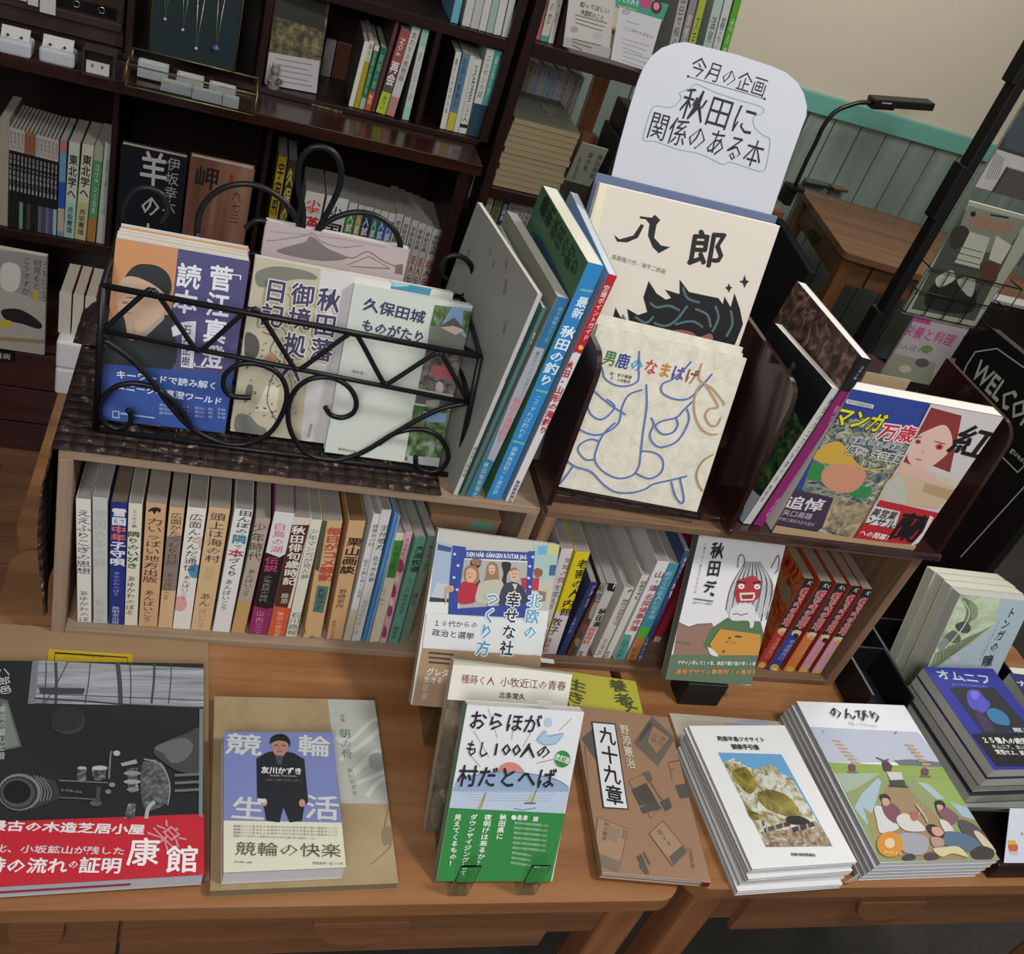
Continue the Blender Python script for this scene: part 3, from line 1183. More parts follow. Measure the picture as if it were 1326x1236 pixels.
quick_row([
    ('book', lb, (a_, 12 + (a_ - 587) * .29), (b_, 12 + (b_ - 587) * .29), (a_ + 22, -95 + (a_ - 587) * .27), c_)
    for lb, a_, b_, c_ in (('light blue book at the left of the top shelf row', 587.5, 597, '#5f9aae'),
                           ('first white book after the blue one, top shelf', 602, 612.4, '#b5b6b0'),
                           ('second white book after the blue one, top shelf', 613, 623.4, '#a9aba6'),
                           ('third white book after the blue one, top shelf', 624, 633, '#b8b9b2'),
                           ('green-tinted book between white ones, top shelf', 633.6, 642.4, '#8fa79c'),
                           ('white book second from the end, top shelf', 643, 652.6, '#b9bab4'),
                           ('white book against the side panel, top shelf', 654, 662, '#b0b2ae'))
], 2.135, TZ + .5125, depth=0.15, rough=0.5)

# face-out book, easel, figurine, mat and little cards on the counter
M0, w_, h_ = cover_frame((343, 108.6), (409.6, 121), (356.7, 0), CZ + .014)
b = Book('book', 'olive gold textured book with a white paper band, on a small black easel', M0, w_, max(h_, .20), 0.012,
         ramp_mat('olive_gold_cover', [(0.35, '#2b2a1c'), (0.5, '#57513a'), (0.66, '#857c55')], (60, 60, 60), 'noise', .6, 4), hard=True)
p = b.front()
p.P([(346, 67), (414, 79), (409.6, 122), (343, 109)], '#aaa6a8')
p.P([(356, 0), (424, 0), (419, 40), (352, 20)], '#2a2c28')
for k in range(5):
    p.L([(357, 76 + k * 7), (404 - 5 * (k % 2), 84 + k * 7)], 1.0, '#5f5a5c')
b.done(p)
mb = MB()
c0 = az(383, 118, CZ + .001)
for sx in (-.03, .03):
    mb.tube([c0 + Vector((sx, 0, .012)), c0 + Vector((sx, -.012, .001)), c0 + Vector((sx, -.022, .001)), c0 + Vector((sx, -.022, .018))], .0012, M_black, 6)
mb.tube([c0 + Vector((-.03, -.022, .018)), c0 + Vector((.03, -.022, .018))], .0012, M_black, 6)
mb.tube([c0 + Vector((-.03, .012, .004)), c0 + Vector((.03, .012, .004))], .0012, M_black, 6)
tag(mb.build('book_easel'), 'tiny black wire easel under the olive gold book', 'easel')

# cat figurine holding a bunch of flowers
c0 = az(352, 121, CZ)
M_cat = mat('#77706a', rough=.4, fleck=.3)
t = thing('cat_figurine', 'small grey standing cat figurine holding a bunch of flowers on the counter', 'figurine', Matrix.Translation(c0))


def lathe(mb, c, prof, m, n=14):
    rings = [[c + Vector((r * math.cos(2 * PI * k / n), r * math.sin(2 * PI * k / n), z)) for k in range(n)] for r, z in prof]
    for a, b_ in zip(rings[:-1], rings[1:]):
        for k in range(n):
            l = (k + 1) % n
            mb.face([a[k], a[l], b_[l], b_[k]], m, True)
    mb.face(rings[0][::-1], m)
    mb.face(rings[-1], m)


mb = MB()
lathe(mb, Vector((0, 0, 0)), [(.010, 0), (.013, .006), (.012, .02), (.009, .034), (.006, .04)], M_cat)
for s in (-1, 1):
    mb.tube([Vector((s * .007, 0, .034)), Vector((s * .012, -.008, .026)), Vector((s * .004, -.014, .028))], [.0035, .003, .0025], M_cat, 6)
mb.tube([Vector((0, .01, .004)), Vector((-.012, .014, .008)), Vector((-.014, .012, .022))], .002, M_cat, 6)
mb.build('body', t)
mb = MB()
lathe(mb, Vector((0, -.001, .038)), [(.003, 0), (.008, .003), (.0095, .009), (.007, .016), (.002, .019)], M_cat)
for s in (-1, 1):
    mb.tube([Vector((s * .005, 0, .052)), Vector((s * .007, 0, .063))], [.0035, .0004], M_cat, 6)
mb.build('head', t)
mb = MB()
for k in range(9):
    a = k * 2.4
    c = Vector((.010 + .005 * math.cos(a), -.017, .032 + .005 * math.sin(a)))
    lathe(mb, c, [(.0005, -.002), (.0022, 0), (.0005, .002)], mat('#4a3f46'), 6)
mb.build('flower_bunch', t)

# straw mat
mb = MB()
q0, q1, q2, q3 = az(372, 104, CZ), az(440, 118, CZ), az(446, 147, CZ), az(368, 118, CZ)
M_straw = ramp_mat('straw_mat', [(0.35, '#3b3220'), (0.5, '#6a5c3c'), (0.65, '#8d7d55')], (300, 20, 20), 'noise', .9, 3, 0, .4)
pts = [az(x_, y_, CZ + .001) for x_, y_ in ((366, 116), (400, 104), (425, 108), (446, 136), (443, 147), (405, 137))]
mb.prism(pts, (0, 0, .003), M_straw)
for k in range(24):
    a = lerp((366, 118), (443, 148), k / 23)
    A = az(a[0], a[1], CZ + .0025)
    mb.tube([A, A + Vector((.001 * (k % 3 - 1), -.006, -.001))], .0007, M_straw, 4)
tag(mb.build('straw_mat'), 'small fringed straw mat on the counter by the cat figurine', 'mat')
for lb, nm, x0_, y0_, x1_, y1_, c_ in (('white card with characters leaning at the back of the compartment', 'card', 416, 50, 429, 90, '#8f8a8a'),
                                      ('small brown book standing at the back of the compartment', 'book', 430, 55, 449, 96, '#54301c')):
    A = ay(x0_, y1_, 2.30)
    B = ay(x1_, y1_, 2.30)
    T_ = ay((x0_ + x1_) / 2, y0_, 2.30)
    bk = Book(nm, lb, Matrix.Translation((A.x, 2.30, UZ)), B.x - A.x, T_.z - UZ, .008, c_, cat=nm)

# --- jewellery on the counter
M_wbox = mat('#b4b7bd', rough=.25, coat=.3)
M_wcard = mat('#bdbbb8', rough=.6)
M_brass = mat('#8f8556', rough=.3, metal=.8)
M_glass = clear_plastic()
for lb, a_, b_, yy in (('white jewellery box at the left edge of the counter', (-4, 68), (40, 77.5), 0.045),
                       ('small white earring box, second along the counter', (49.5, 80), (96, 91), 0.04)):
    A, B = az(*a_, CZ), az(*b_, CZ)
    t = thing('jewellery_box', lb, 'box', Matrix.Translation(((A.x + B.x) / 2, A.y, CZ)))
    hw = (B.x - A.x) / 2
    mb = MB()
    mb.box((-hw, 0, 0), (hw, yy, .028), M_wbox)
    mb.build('box_body', t, bevel=.006, seg=3)
    mb = MB()
    Mt = Matrix.Translation((0, .012, .029)) @ Matrix.Rotation(math.radians(50), 4, 'X')
    mb.box((-hw * .85, -.012, 0), (hw * .85, .02, .0015), M_wcard, Mt)
    c = mb.build('earring_card', t)
    mb = MB()
    for s in (-.4, .4):
        lathe(mb, Vector((s * hw, .006, .034)), [(.0005, -.003), (.003, 0), (.0005, .003)], mat('#3d352e', rough=.3, metal=.6), 6)
    mb.build('earring', t)
A, B = az(106, 96, CZ), az(148, 106, CZ)
t = thing('earring_display', 'small glass-fronted dark box with a white earring card on the counter', 'box', Matrix.Translation(((A.x + B.x) / 2, A.y, CZ)))
hw = (B.x - A.x) / 2
mb = MB()
for lo, hi in (((-hw, 0, 0), (hw, .035, .003)), ((-hw, .032, .003), (hw, .035, .045)), ((-hw, 0, .003), (-hw + .003, .032, .045)), ((hw - .003, 0, .003), (hw, .032, .045)), ((-hw, 0, .045), (hw, .035, .048))):
    mb.box(lo, hi, mat('#34302c', rough=.3))
mb.build('case', t)
mb = MB()
mb.box((-hw * .8, .006, .004), (hw * .62, .0085, .026), M_wcard)
mb.build('earring_card', t)
mb = MB()
for s in (-.4, .2):
    lathe(mb, Vector((s * hw, .004, .02)), [(.0004, -.004), (.002, 0), (.0004, .003)], mat('#463c30', rough=.3, metal=.6), 6)
mb.build('earring', t)

# wooden drawer cabinet with an open tray of earring cards
A = ay(7, 30, 2.10)
t = thing('jewellery_cabinet', 'dark brown wooden jewellery cabinet with an open tray at the top left', 'cabinet', Matrix.Translation((-.32, 2.12, UZ)))
M_cab = wood('jewel_cabinet_wood', '#241814', '#33231d', '#402d25', 'X', .45)
mb = MB()
zt = TZ + .335 - UZ
mb.box((-.3, .03, 0), (.115, .25, zt), M_cab)
mb.box((-.3, .12, zt), (.115, .25, zt + .35), M_cab)
mb.build('case', t, bevel=.002)
mb = MB()
mb.box((-.3, .012, zt - .004), (.112, .028, zt + .012), M_cab)
mb.box((.1, .028, zt), (.113, .118, zt + .06), M_cab)
mb.build('tray', t, bevel=.001)
mb = MB()
mb.box((-.29, .03, zt + .0005), (.098, .115, zt + .008), mat('#08080a'))
mb.build('tray_lining', t)
for k in range(3):
    mb = MB()
    c = Vector((-.02 + .045 * k, .05, zt + .018))
    mb.tube([c + Vector((.006 * math.cos(a), 0, .006 * math.sin(a))) for a in [2 * PI * i / 10 for i in range(10)]], .001, mat('#c8c8cc', rough=.2, metal=1), 5, True)
    mb.build('ring', t)
for k, (xa, xb, zz) in enumerate(((-.115, -.055, 0), (-.053, -.035, -.004), (-.032, -.005, -.012))):
    mb = MB()
    mb.box((xa, .006, zt + zz + .012), (xb, .0085, zt + .075), M_wcard)
    c = mb.build('earring_card', t)

# brass and glass case with necklaces
A, B = az(162, 112, CZ), az(329, 148.5, CZ)
t = thing('necklace_case', 'brass edged glass case on the counter with necklaces hanging on a dark green panel', 'case', Matrix.Translation((A.x, A.y, CZ)))
L_ = B.x - A.x
dpt = .10
mb = MB()
hh = .042
cs = [Vector((x_, y_, z_)) for z_ in (.002, hh) for y_ in (0, dpt) for x_ in (0, L_)]
for a_, b_ in ((0, 1), (0, 2), (1, 3), (2, 3), (4, 5), (4, 6), (5, 7), (6, 7), (0, 4), (1, 5), (2, 6), (3, 7)):
    mb.tube([cs[a_], cs[b_]], .0013, M_brass, 6)
ux0, ux1 = L_ * .12, L_ * .80
for a_, b_ in (((ux0, dpt - .002, hh), (ux0, dpt - .002, .30)), ((ux1, dpt - .002, hh), (ux1, dpt - .002, .30)), ((ux0, dpt - .002, .30), (ux1, dpt - .002, .30))):
    mb.tube([Vector(a_), Vector(b_)], .0013, M_brass, 6)
mb.build('brass_frame', t)
mb = MB()
mb.box((ux0, dpt, hh), (ux1, dpt + .003, .30), mat('#14272a', rough=.6))
mb.build('panel', t)
mb = MB()
mb.box((.002, .001, .003), (L_ - .002, .0018, hh - .002), M_glass)
mb.build('glass_pane', t)
M_chain = mat('#b9b4a0', rough=.25, metal=.9)
for k, (px1, py1) in enumerate(((214, 22), (237, 36), (254, 60), (280, 57))):
    P1 = ay(px1, py1, A.y + dpt - .004) - Vector((A.x, A.y, CZ))
    mb = MB()
    mb.tube([P1 + Vector((-.008, 0, .12)), P1 + Vector((-.001, 0, .006)), P1, P1 + Vector((.001, 0, .006)), P1 + Vector((.008, 0, .12))], .0006, M_chain, 5)
    nk = mb.build('necklace', t)
    mb = MB()
    r_ = .0075 if k == 3 else .0035
    lathe(mb, P1 + Vector((0, -.002, -r_)), [(.0005, -r_), (r_, 0), (.0005, r_)], mat('#6468a0' if k == 3 else '#b9b9bd', rough=.2, metal=.3), 10)
    mb.build('pendant', nk)
for k, (fx, fy, fw, hz) in enumerate(((.06, .08, .055, .03), (.36, .085, .05, .022), (.62, .085, .05, .018), (.26, .035, .055, .018), (.50, .03, .055, .018), (.74, .028, .03, .018))):
    mb = MB()
    x_ = fx * L_
    mb.box((x_, fy - .02, .0035), (x_ + fw * 1.0, fy, .0035 + hz), mat('#a4a9ad', rough=.3))
    mb.box((x_ + .003, fy - .0195, .0036 + hz), (x_ + fw - .003, fy - .003, .0046 + hz), M_wcard)
    o = mb.build('earring_box', None, Matrix.Translation((A.x, A.y, CZ)), bevel=.0015)
    tag(o, ['frosted earring box at the back left inside the brass case', 'frosted earring box behind the middle of the brass case',
            'frosted earring box at the back right inside the brass case', 'pale blue earring box, front left inside the brass case',
            'pale blue earring box, front middle inside the brass case', 'narrow earring box, front right inside the brass case'][k], 'box')

# ================================================================== inside the open bookcase
S2 = TZ + 0.2104
# pile of old books
pile = ay(681.5, 156, 2.10)
npile = 12
ztop = pile.z
hh = (ztop - S2 - .001) / npile
pr_ = random.Random(11)
pa, pb = ay(652, 224, 2.10), ay(725.7, 243, 2.10)
for k in range(npile):
    dx = pr_.uniform(-.003, .003)
    z0 = S2 + .0005 + k * hh
    w_ = 0.150
    M = Matrix.Translation((0.583 + dx + 0.0045 * (k / npile), 2.104 + pr_.uniform(0, .004), z0 + hh - .0006)) @ Matrix.Rotation(-PI / 2, 4, 'X')
    top = k == npile - 1
    nth = ['lowest', 'second', 'third', 'fourth', 'fifth', 'sixth', 'seventh', 'eighth', 'ninth', 'tenth', 'eleventh', 'topmost'][k]
    lb = ('grey-green old book with a title strip, topmost of the pile in the open bookcase' if top else
          nth + ' book from below in the pile of old cream books')
    M = frame(Vector((0.586 + dx + 0.003 * (k / npile), 2.104 + pr_.uniform(0, .004), z0 + hh - .0006)), Vector((1, 0, 0)), Vector((0, 0, -1)), Vector((0, 1, 0)))
    c_ = '#5b5f50' if top else ['#85806c', '#8d836c', '#7f7762'][k % 3]
    b = Book('old_book', lb, M, 0.155, 0.215, hh - .0010, c_, 'L', c_, c_, '#8f8062', hard=False, group='pile of old books')
    if top:
        p = b.front()
        p.P([(695, 128), (707, 126), (722, 148), (710, 150)], '#76786a')
        p.T('満州記', (699, 128), (715, 149), 9, '#3a3a34', 'V')
        b.done(p)
# card leaning beside the pile
M0, w_, h_ = cover_frame((731.4, 233), (764, 242), (754, 184.6), S2 + .0004)
b = Book('card', 'pale green-grey card with brush characters leaning beside the pile of old books', M0, w_, h_, .003, '#8f9382', cat='card')
p = b.front()
for s, a, c in (('歴史と詩', (785, 198), (770, 232)), ('淡木集', (766, 198), (756, 221)), ('小山田作', (752, 202), (740, 232))) and ():
    pass
p.T('秋田歌集', (779, 200), (765, 232), 6, '#33352e')
p.T('淡木集', (766, 197), (757, 222), 6, '#33352e')
p.T('和歌撰', (752, 203), (742, 233), 4, '#4a4c44')
b.done(p)
# box and things behind
mb = MB()
A, B = ay(757, 176, 2.33), ay(777, 182, 2.33)
mb.box((A.x, 2.345, S2 + .0004), (B.x, 2.375, A.z), mat('#6b4438', rough=.6))
tag(mb.build('wooden_block', bevel=.002), 'small red-brown wooden block behind the pile of old books', 'block')
mb = MB()
A, B = ay(775, 160, 2.25), ay(828, 175, 2.25)
mb.box((A.x + .045, 2.2, S2 + .0004), (B.x + .06, 2.34, A.z - .01), mat('#1f1e1c', rough=.6))
mb.box((A.x + .055, 2.23, A.z - .0096), (B.x + .04, 2.34, A.z + .05), mat('#2c1c20', rough=.6))
tag(mb.build('storage_box', bevel=.003), 'dark box with a plum-coloured lid block behind the white sign', 'box')
# orange wooden upright
mb = MB()
A, B = ay(745, 165, 2.5), ay(765, 165, 2.5)
mb.box((A.x + .01, 2.5, 0), (A.x + .05, 2.53, TZ + .52), M_deskV)
tag(mb.build('wooden_post', bevel=.002), 'orange-brown wooden post seen through the open bookcase', 'post')
# row of slim pale volumes at the back of the opening
cols = ['#8d8a80', '#a09a92', '#8d8aa0', '#9aa09e', '#8b9a9c', '#7f93a0', '#8a969c', '#a09ca0', '#8a8c88', '#9a9690', '#84807a', '#a3a198']
nm12 = ['first', 'second', 'third', 'fourth', 'fifth', 'sixth', 'seventh', 'eighth', 'ninth', 'tenth', 'eleventh', 'twelfth']
A, B = ay(686, 76, 2.34), ay(757, 95, 2.34)
for k in range(12):
    x0_ = A.x + (B.x - A.x) * k / 12
    M = frame(Vector((x0_, 2.385, S2 + .0004)), Vector((0, -1, 0)), Vector((1, 0, 0)), Vector((0, 0, 1)))
    h_ = A.z - S2 - .003 * (k % 3)
    b = Book('slim_volume', nm12[k] + ' slim pale volume in the row behind the pile of old books', M, 0.06, h_, (B.x - A.x) / 12 - .0006,
             cols[k], 'R', cols[k], cols[k], group='slim pale volumes behind the pile')
    p = b.spine_face()
    p.uv = True
    p.T('東北民話集', (p.w / 2, h_ * .95), (p.w / 2, h_ * .55), p.w * .7, '#4c4a4c' if k % 3 else '#7a3a40')
    b.done(p, 'spine_print')
# row on the shelf below
S3 = TZ + 0.0024
lows = [(641, 648, '#97917a'), (650, 660, '#5d5b4a'), (661, 668, '#252c4a'), (669, 678, '#7d7d92'), (679, 689, '#94867f'), (690, 699, '#8f8e92'),
        (700, 707, '#26242a'), (708, 716, '#7c7c80'), (717, 722, '#8a4350'), (723, 731, '#99979a'), (732, 740, '#3c3c44'), (741, 750, '#8a8780')]
for k, (a_, b_, c_) in enumerate(lows):
    A, B = ay(a_, 229 + (a_ - 641) * .27, 2.13), ay(b_, 229 + (b_ - 641) * .27, 2.13)
    M = frame(Vector((A.x, 2.13 + .13, S3)), Vector((0, -1, 0)), Vector((1, 0, 0)), Vector((0, 0, 1)))
    h_ = min(A.z - .006, TZ + .18) - S3
    lb = {0: 'cream', 1: 'olive', 2: 'navy', 3: 'mauve', 4: 'pinkish beige', 5: 'pale grey', 6: 'black', 7: 'mid grey', 8: 'dusky red', 9: 'off-white', 10: 'charcoal', 11: 'sand'}[k]
    b = Book('paperback', lb + ' spined book on the shelf below the pile of old books', M, .13, h_, B.x - A.x, c_, 'R', c_, c_)
    p = b.spine_face()
    p.uv = True
    p.R(0, h_ * .4, p.w, h_ * .62, ['#8f8a80', '#a3a090', '#8a8a90', '#8f8fb0'][k % 4])
    p.T('短歌集', (p.w / 2, h_ * .92), (p.w / 2, h_ * .68), p.w * .7, '#2a2a2a' if k not in (2, 6, 10) else '#b0b0a8')
    b.done(p, 'spine_print')
# three small books past the counter's end
for k, (a_, b_, c_) in enumerate(((603, 609, '#a7a5a0'), (610, 615, '#33312f'), (616, 620, '#a9a8a4'))):
    A, B = ay(a_, 229 + (a_ - 603) * .25, 2.16), ay(b_, 229 + (b_ - 603) * .25, 2.16)
    zb = ay(602, 259, 2.16).z
    M = frame(Vector((A.x, 2.27, zb)), Vector((0, -1, 0)), Vector((1, 0, 0)), Vector((0, 0, 1)))
    Book('small_book', ['small white book left of three past the counter end', 'small black book between two white ones past the counter end',
                        'small white book right of three past the counter end'][k], M, .09, A.z - zb, B.x - A.x, c_, 'R', c_, c_)
mb = MB()
zb = ay(602, 259, 2.16).z
mb.box((0.536, 2.14, zb - .012), (.559, 2.3, zb - .0004), M_caseD)
tag(mb.build('shelf_ledge'), 'short dark ledge between the two bookcases carrying three small books', 'shelf')

# --- top shelf of the open bookcase
S4 = TZ + 0.5284
quick_row([
    ('book', 'pink and white book at the left end of the flyer shelf', (692.9, 45), (699.7, 47), (716, -60), '#b9b4b0', dict(art=[('R', .55, 1, '#b0535c')])),
    ('book', 'white book with black characters second on the flyer shelf', (700.8, 47.5), (710.5, 50), (727, -60), '#b0aea4', dict(art=[('T', '森は海の恋', .1, .8, '#2f2f2c', .6), ('R', .93, 1, '#4a8a6c')])),
    ('book', 'slim white book third on the flyer shelf', (711.3, 51), (717.8, 53), (735, -60), '#b4b3ae', dict(art=[('T', '花と木', .2, .8, '#8a5052', .6)])),
    ('book', 'dark maroon book behind the first flyer', (721, 54), (740, 58), (750, -60), '#34201e'),
    ('book', 'grey magazine spine with black characters just right of the green leaflet', (862, 88), (872.5, 91), (884, -20), '#9a9a94', dict(art=[('T', '本日で船の旅行', .1, .9, '#33332f', .7)])),
    ('book', 'grey-mauve magazine spine on the flyer shelf', (873.5, 91), (882.5, 93), (898.6, -20), '#7f7b7c', dict(art=[('T', '思想史', .3, .7, '#c0bcba', .6)])),
    ('book', 'cream and lime magazine spine on the flyer shelf', (884, 93), (892, 96), (911, -20), '#aba88c', dict(art=[('R', 0, .6, '#98a03a'), ('T', '文芸誌', .3, .8, '#33332a', .6)])),
    ('book', 'pale blue-green magazine with black lettering near the wall end', (903, 98), (914, 101), (930, -20), '#9dada8', dict(art=[('T', '温泉と宿', .3, .85, '#2b3a38', .6)])),
    ('book', 'pale grey magazine beside the bright green one', (914.8, 101), (924, 103.5), (944, -20), '#b0b4b2', dict(art=[('T', '暮らし', .3, .7, '#444', .6)])),
    ('book', 'bright green magazine at the wall end of the flyer shelf', (925, 104), (933, 107), (957, -20), '#4f8f2e', dict(art=[('T', '北の園芸', .3, .85, '#c0d4a8', .6)])),
], 2.12, S4, depth=0.15, rough=0.5)


def sheet(name, label, cat, tl, tr, br, bl, Y, c, th=0.0008, **k):
    """A paper hanging upright on depth Y."""
    P = [ay(*q, Y) for q in (bl, br, tr, tl)]
    mb = MB()
    mb.prism(P, (0, th, 0), mat(c, rough=.6))
    o = mb.build(name)
    tag(o, label, cat)
    O = P[0]
    pr = Print(Vector((min(p.x for p in P), Y, min(p.z for p in P))), (1, 0, 0), (0, 0, 1),
               max(p.x for p in P) - min(p.x for p in P), max(p.z for p in P) - min(p.z for p in P))
    return o, pr


o, p = sheet('flyer', 'white flyer with a large handwritten-style heading hanging from the shelf edge', 'flyer', (738, -12), (797, -2), (788, 76), (729, 60), 2.085, '#b9b7b0')
p.T('知ってほしい', (751, 5), (789, 15), 7, '#33302e', 'H', .02)
p.T('木登町のこと', (752, 15), (782, 24), 7, '#33302e', 'H', .02)
for k in range(3):
    p.L([(745, 19 + k * 5), (786 - 3 * k, 30 + k * 5)], 1.3, '#6a6664')
p.E(744, 38, 5, 4, '#a58a9e'); p.E(774, 46, 5, 4, '#b0a8ac')
p.P([(732, 47), (791, 63), (789, 76), (729, 60)], '#a3a29e')
for k in range(3):
    p.L([(741, 50 + k * 4), (778 - 12 * k, 59 + k * 3)], 1.2, '#4a4846')
p.build('flyer_print', o)
o, p = sheet('leaflet', 'green leaflet with pink and dark round emblems at the top of the shelf', 'leaflet', (798, -14), (866, 6), (858, 28), (797, 9), 2.083, '#3f8f78')
p.T('ICの人々', (800, -3), (828, 5), 8, '#c9d8d0', 'H', .02)
p.E(836, 4, 8, 7, '#b04a72'); p.E(850, 9, 7, 9, '#5a2630'); p.E(850, 8, 4, 5, '#c08a90')
p.L([(800, 7), (824, 13)], 1.5, '#b8a83a')
p.build('leaflet_print', o)
o, p = sheet('flyer', 'plain white flyer with small grey lines, right of the headed one', 'flyer', (802, 9), (857, 26), (838, 92), (791, 77), 2.080, '#c0c0c2')
p.T('ことばのおまもり', (808, 35), (846, 49), 4.5, '#4a4a4e', 'H')
p.L([(811, 27), (827, 32)], 1, '#8a8a8e')
for k in range(6):
    p.L([(806, 50 + k * 5.5), (842 - (k % 3) * 5, 60 + k * 5.5)], .8, '#8f8f93')
p.E(811, 15, 6, 4, '#a99cb8')
p.build('flyer_print', o)

# ================================================================== the far desk, its lamp and papers
DA = math.radians(-9.2)
DM = Matrix.Translation((2.03, 2.812, 0)) @ Matrix.Rotation(DA, 4, 'Z')
t = thing('writing_desk', 'wooden writing desk against the green boards, under the black lamp', 'desk', DM)
DW, DD = 0.85, 0.62
mb = MB()
slab(mb, 0, DW, 0, DD, TZ - .022, TZ, M_desk, .02)
mb.build('desktop', t, bevel=.004)
mb = MB()
mb.box((.03, .03, TZ - .115), (.05, DD - .03, TZ - .0225), M_deskV)
mb.box((DW - .05, .03, TZ - .115), (DW - .03, DD - .03, TZ - .0225), M_deskV)
mb.box((.05, DD - .05, TZ - .115), (DW - .05, DD - .03, TZ - .0225), M_desk)
mb.box((.05, .03, TZ - .115), (.13, .05, TZ - .0225), M_desk)
mb.build('apron', t)
for lx in (.015, DW - .065):
    for ly in (.015, DD - .065):
        mb = MB()
        mb.box((lx, ly, 0), (lx + .05, ly + .05, TZ - .0225), M_deskV)
        mb.build('leg', t, bevel=.006)
mb = MB()
mb.box((.135, .022, TZ - .11), (.55, .045, TZ - .026), M_desk)
d = mb.build('drawer', t, bevel=.002)
mb = MB()
mb.box((.30, .008, TZ - .075), (.38, .0215, TZ - .058), M_deskV)
mb.build('handle', d, bevel=.003)
mb = MB()
mb.box((.012, .30, TZ - .09), (.029, .38, TZ - .07), mat('#3a2014', rough=.4))
mb.build('handle', t, bevel=.003)
# lamp
LY = (DM @ Vector((0.05, DD - .06, 0))).y
base = ay(1037, 228, LY)
M_lamp = mat('#131312', rough=.35)
t = thing('desk_lamp', 'black flexible-neck reading lamp clamped to the far desk', 'lamp', Matrix.Translation((base.x, LY, TZ)))
o0 = Vector((base.x, LY, TZ))
mb = MB()
mb.box((-.035, -.02, .001), (.035, .03, .018), M_lamp)
mb.box((-.02, -.012, -.06), (.01, .012, .0005), M_lamp)
mb.box((-.045, -.015, -.05), (-.0205, .015, .018), M_lamp)
mb.build('clamp', t, bevel=.003)
pts = [ay(x_, y_, LY) - o0 for x_, y_ in ((1037, 226), (1045, 207), (1056.6, 184.4), (1065, 166), (1076.2, 150), (1086, 142), (1095.9, 138), (1113, 133), (1129, 133.5))]
pts[0].z = .017
mb = MB()
mb.tube(smooth_path(pts, 5), .0085, M_lamp, 8)
mb.build('neck', t)
a_, b_ = ay(1127.5, 130.5, LY) - o0, ay(1205, 136, LY) - o0
dx = (b_ - a_)
L_ = dx.length
dx.normalize()
Mh = frame(a_, dx, Vector((0, 1, 0)), dx.cross(Vector((0, 1, 0))))
mb = MB()
mb.box((0, -.03, -.014), (L_, .03, .014), M_lamp)
mb.box((.0, -.022, -.024), (L_ * .38, .022, -.0141), M_lamp)
hd = mb.build('lamp_head', t, Mh, bevel=.004)
mb = MB()
mb.box((L_ * .12, -.0305, .002), (L_ * .28, -.0302, .006), mat('#9a9a98', rough=.3))
mb.build('badge', hd, Mh)
for nm, lb, pts_, c_ in (('tablet_computer', 'dark tablet lying flat on the desk by the lamp', ((1042, 229), (1062, 232), (1076, 245), (1041, 238)), '#23262a'),
                         ('notebook', 'small brown notebook with a dark cover on the far desk', ((1070, 238), (1082, 239), (1098, 250), (1079, 247)), '#4a3324')):
    mb = MB()
    P = [az(*q, TZ + .001) for q in pts_]
    mb.prism(P[::-1], (0, 0, .008), mat(c_, rough=.35))
    mb.prism([lerp3 for lerp3 in [p_ * .92 + (P[0] + P[1] + P[2] + P[3]) / 4 * .08 + Vector((0, 0, .0081)) for p_ in P[::-1]]], (0, 0, .0006),
             mat('#4b5054' if nm == 'tablet_computer' else '#6d5848', rough=.3))
    tag(mb.build(nm), lb, nm.split('_')[0])
mb = MB()
mb.box((-.04, .10, .001), (-.006, DD - .02, TZ - .13), mat('#101113', rough=.7))
tag(mb.build('portfolio_case', None, DM, bevel=.006), 'flat black case leaning against the left end of the far desk', 'case')
# corner of a smaller table at left of the desk
t = thing('side_table', 'small wooden table whose corner shows behind the white sign', 'table', Matrix.Translation((1.45, 2.3, 0)))
A = az(1017, 277, TZ - .02)
mb = MB()
slab(mb, -.30, 0, 0, .30, TZ - .04, TZ - .02, M_desk, .01)
Mi = Matrix.Translation((A.x, A.y, 0))
t.matrix_world = Mi
mb.build('tabletop', t, bevel=.003)
for lx in (-.28, -.06):
    for ly in (.02, .24):
        mb = MB()
        mb.box((lx, ly, 0), (lx + .04, ly + .04, TZ - .0405), M_deskV)
        mb.build('leg', t, bevel=.004)
# stool under the desk
t = thing('stool', 'dark stool with a plum-coloured cushion in the shadow below the far desk', 'stool', Matrix.Translation((2.02, 2.45, 0)))
mb = MB()
lathe(mb, Vector((0, 0, .42)), [(.10, 0), (.165, .006), (.175, .03), (.16, .05), (.05, .056)], mat('#3a2228', rough=.7), 24)
mb.build('cushion', t)
for k in range(4):
    a = PI / 4 + k * PI / 2
    mb = MB()
    mb.tube([Vector((.09 * math.cos(a), .09 * math.sin(a), .419)), Vector((.16 * math.cos(a), .16 * math.sin(a), 0.0))], .012, M_black, 8)
    mb.build('leg', t)
mb = MB()
mb.tube([Vector((.128 * math.cos(2 * PI * k / 24), .128 * math.sin(2 * PI * k / 24), .19)) for k in range(24)], .006, mat('#8f8f90', rough=.25, metal=.9), 6, True)
mb.build('foot_ring', t)

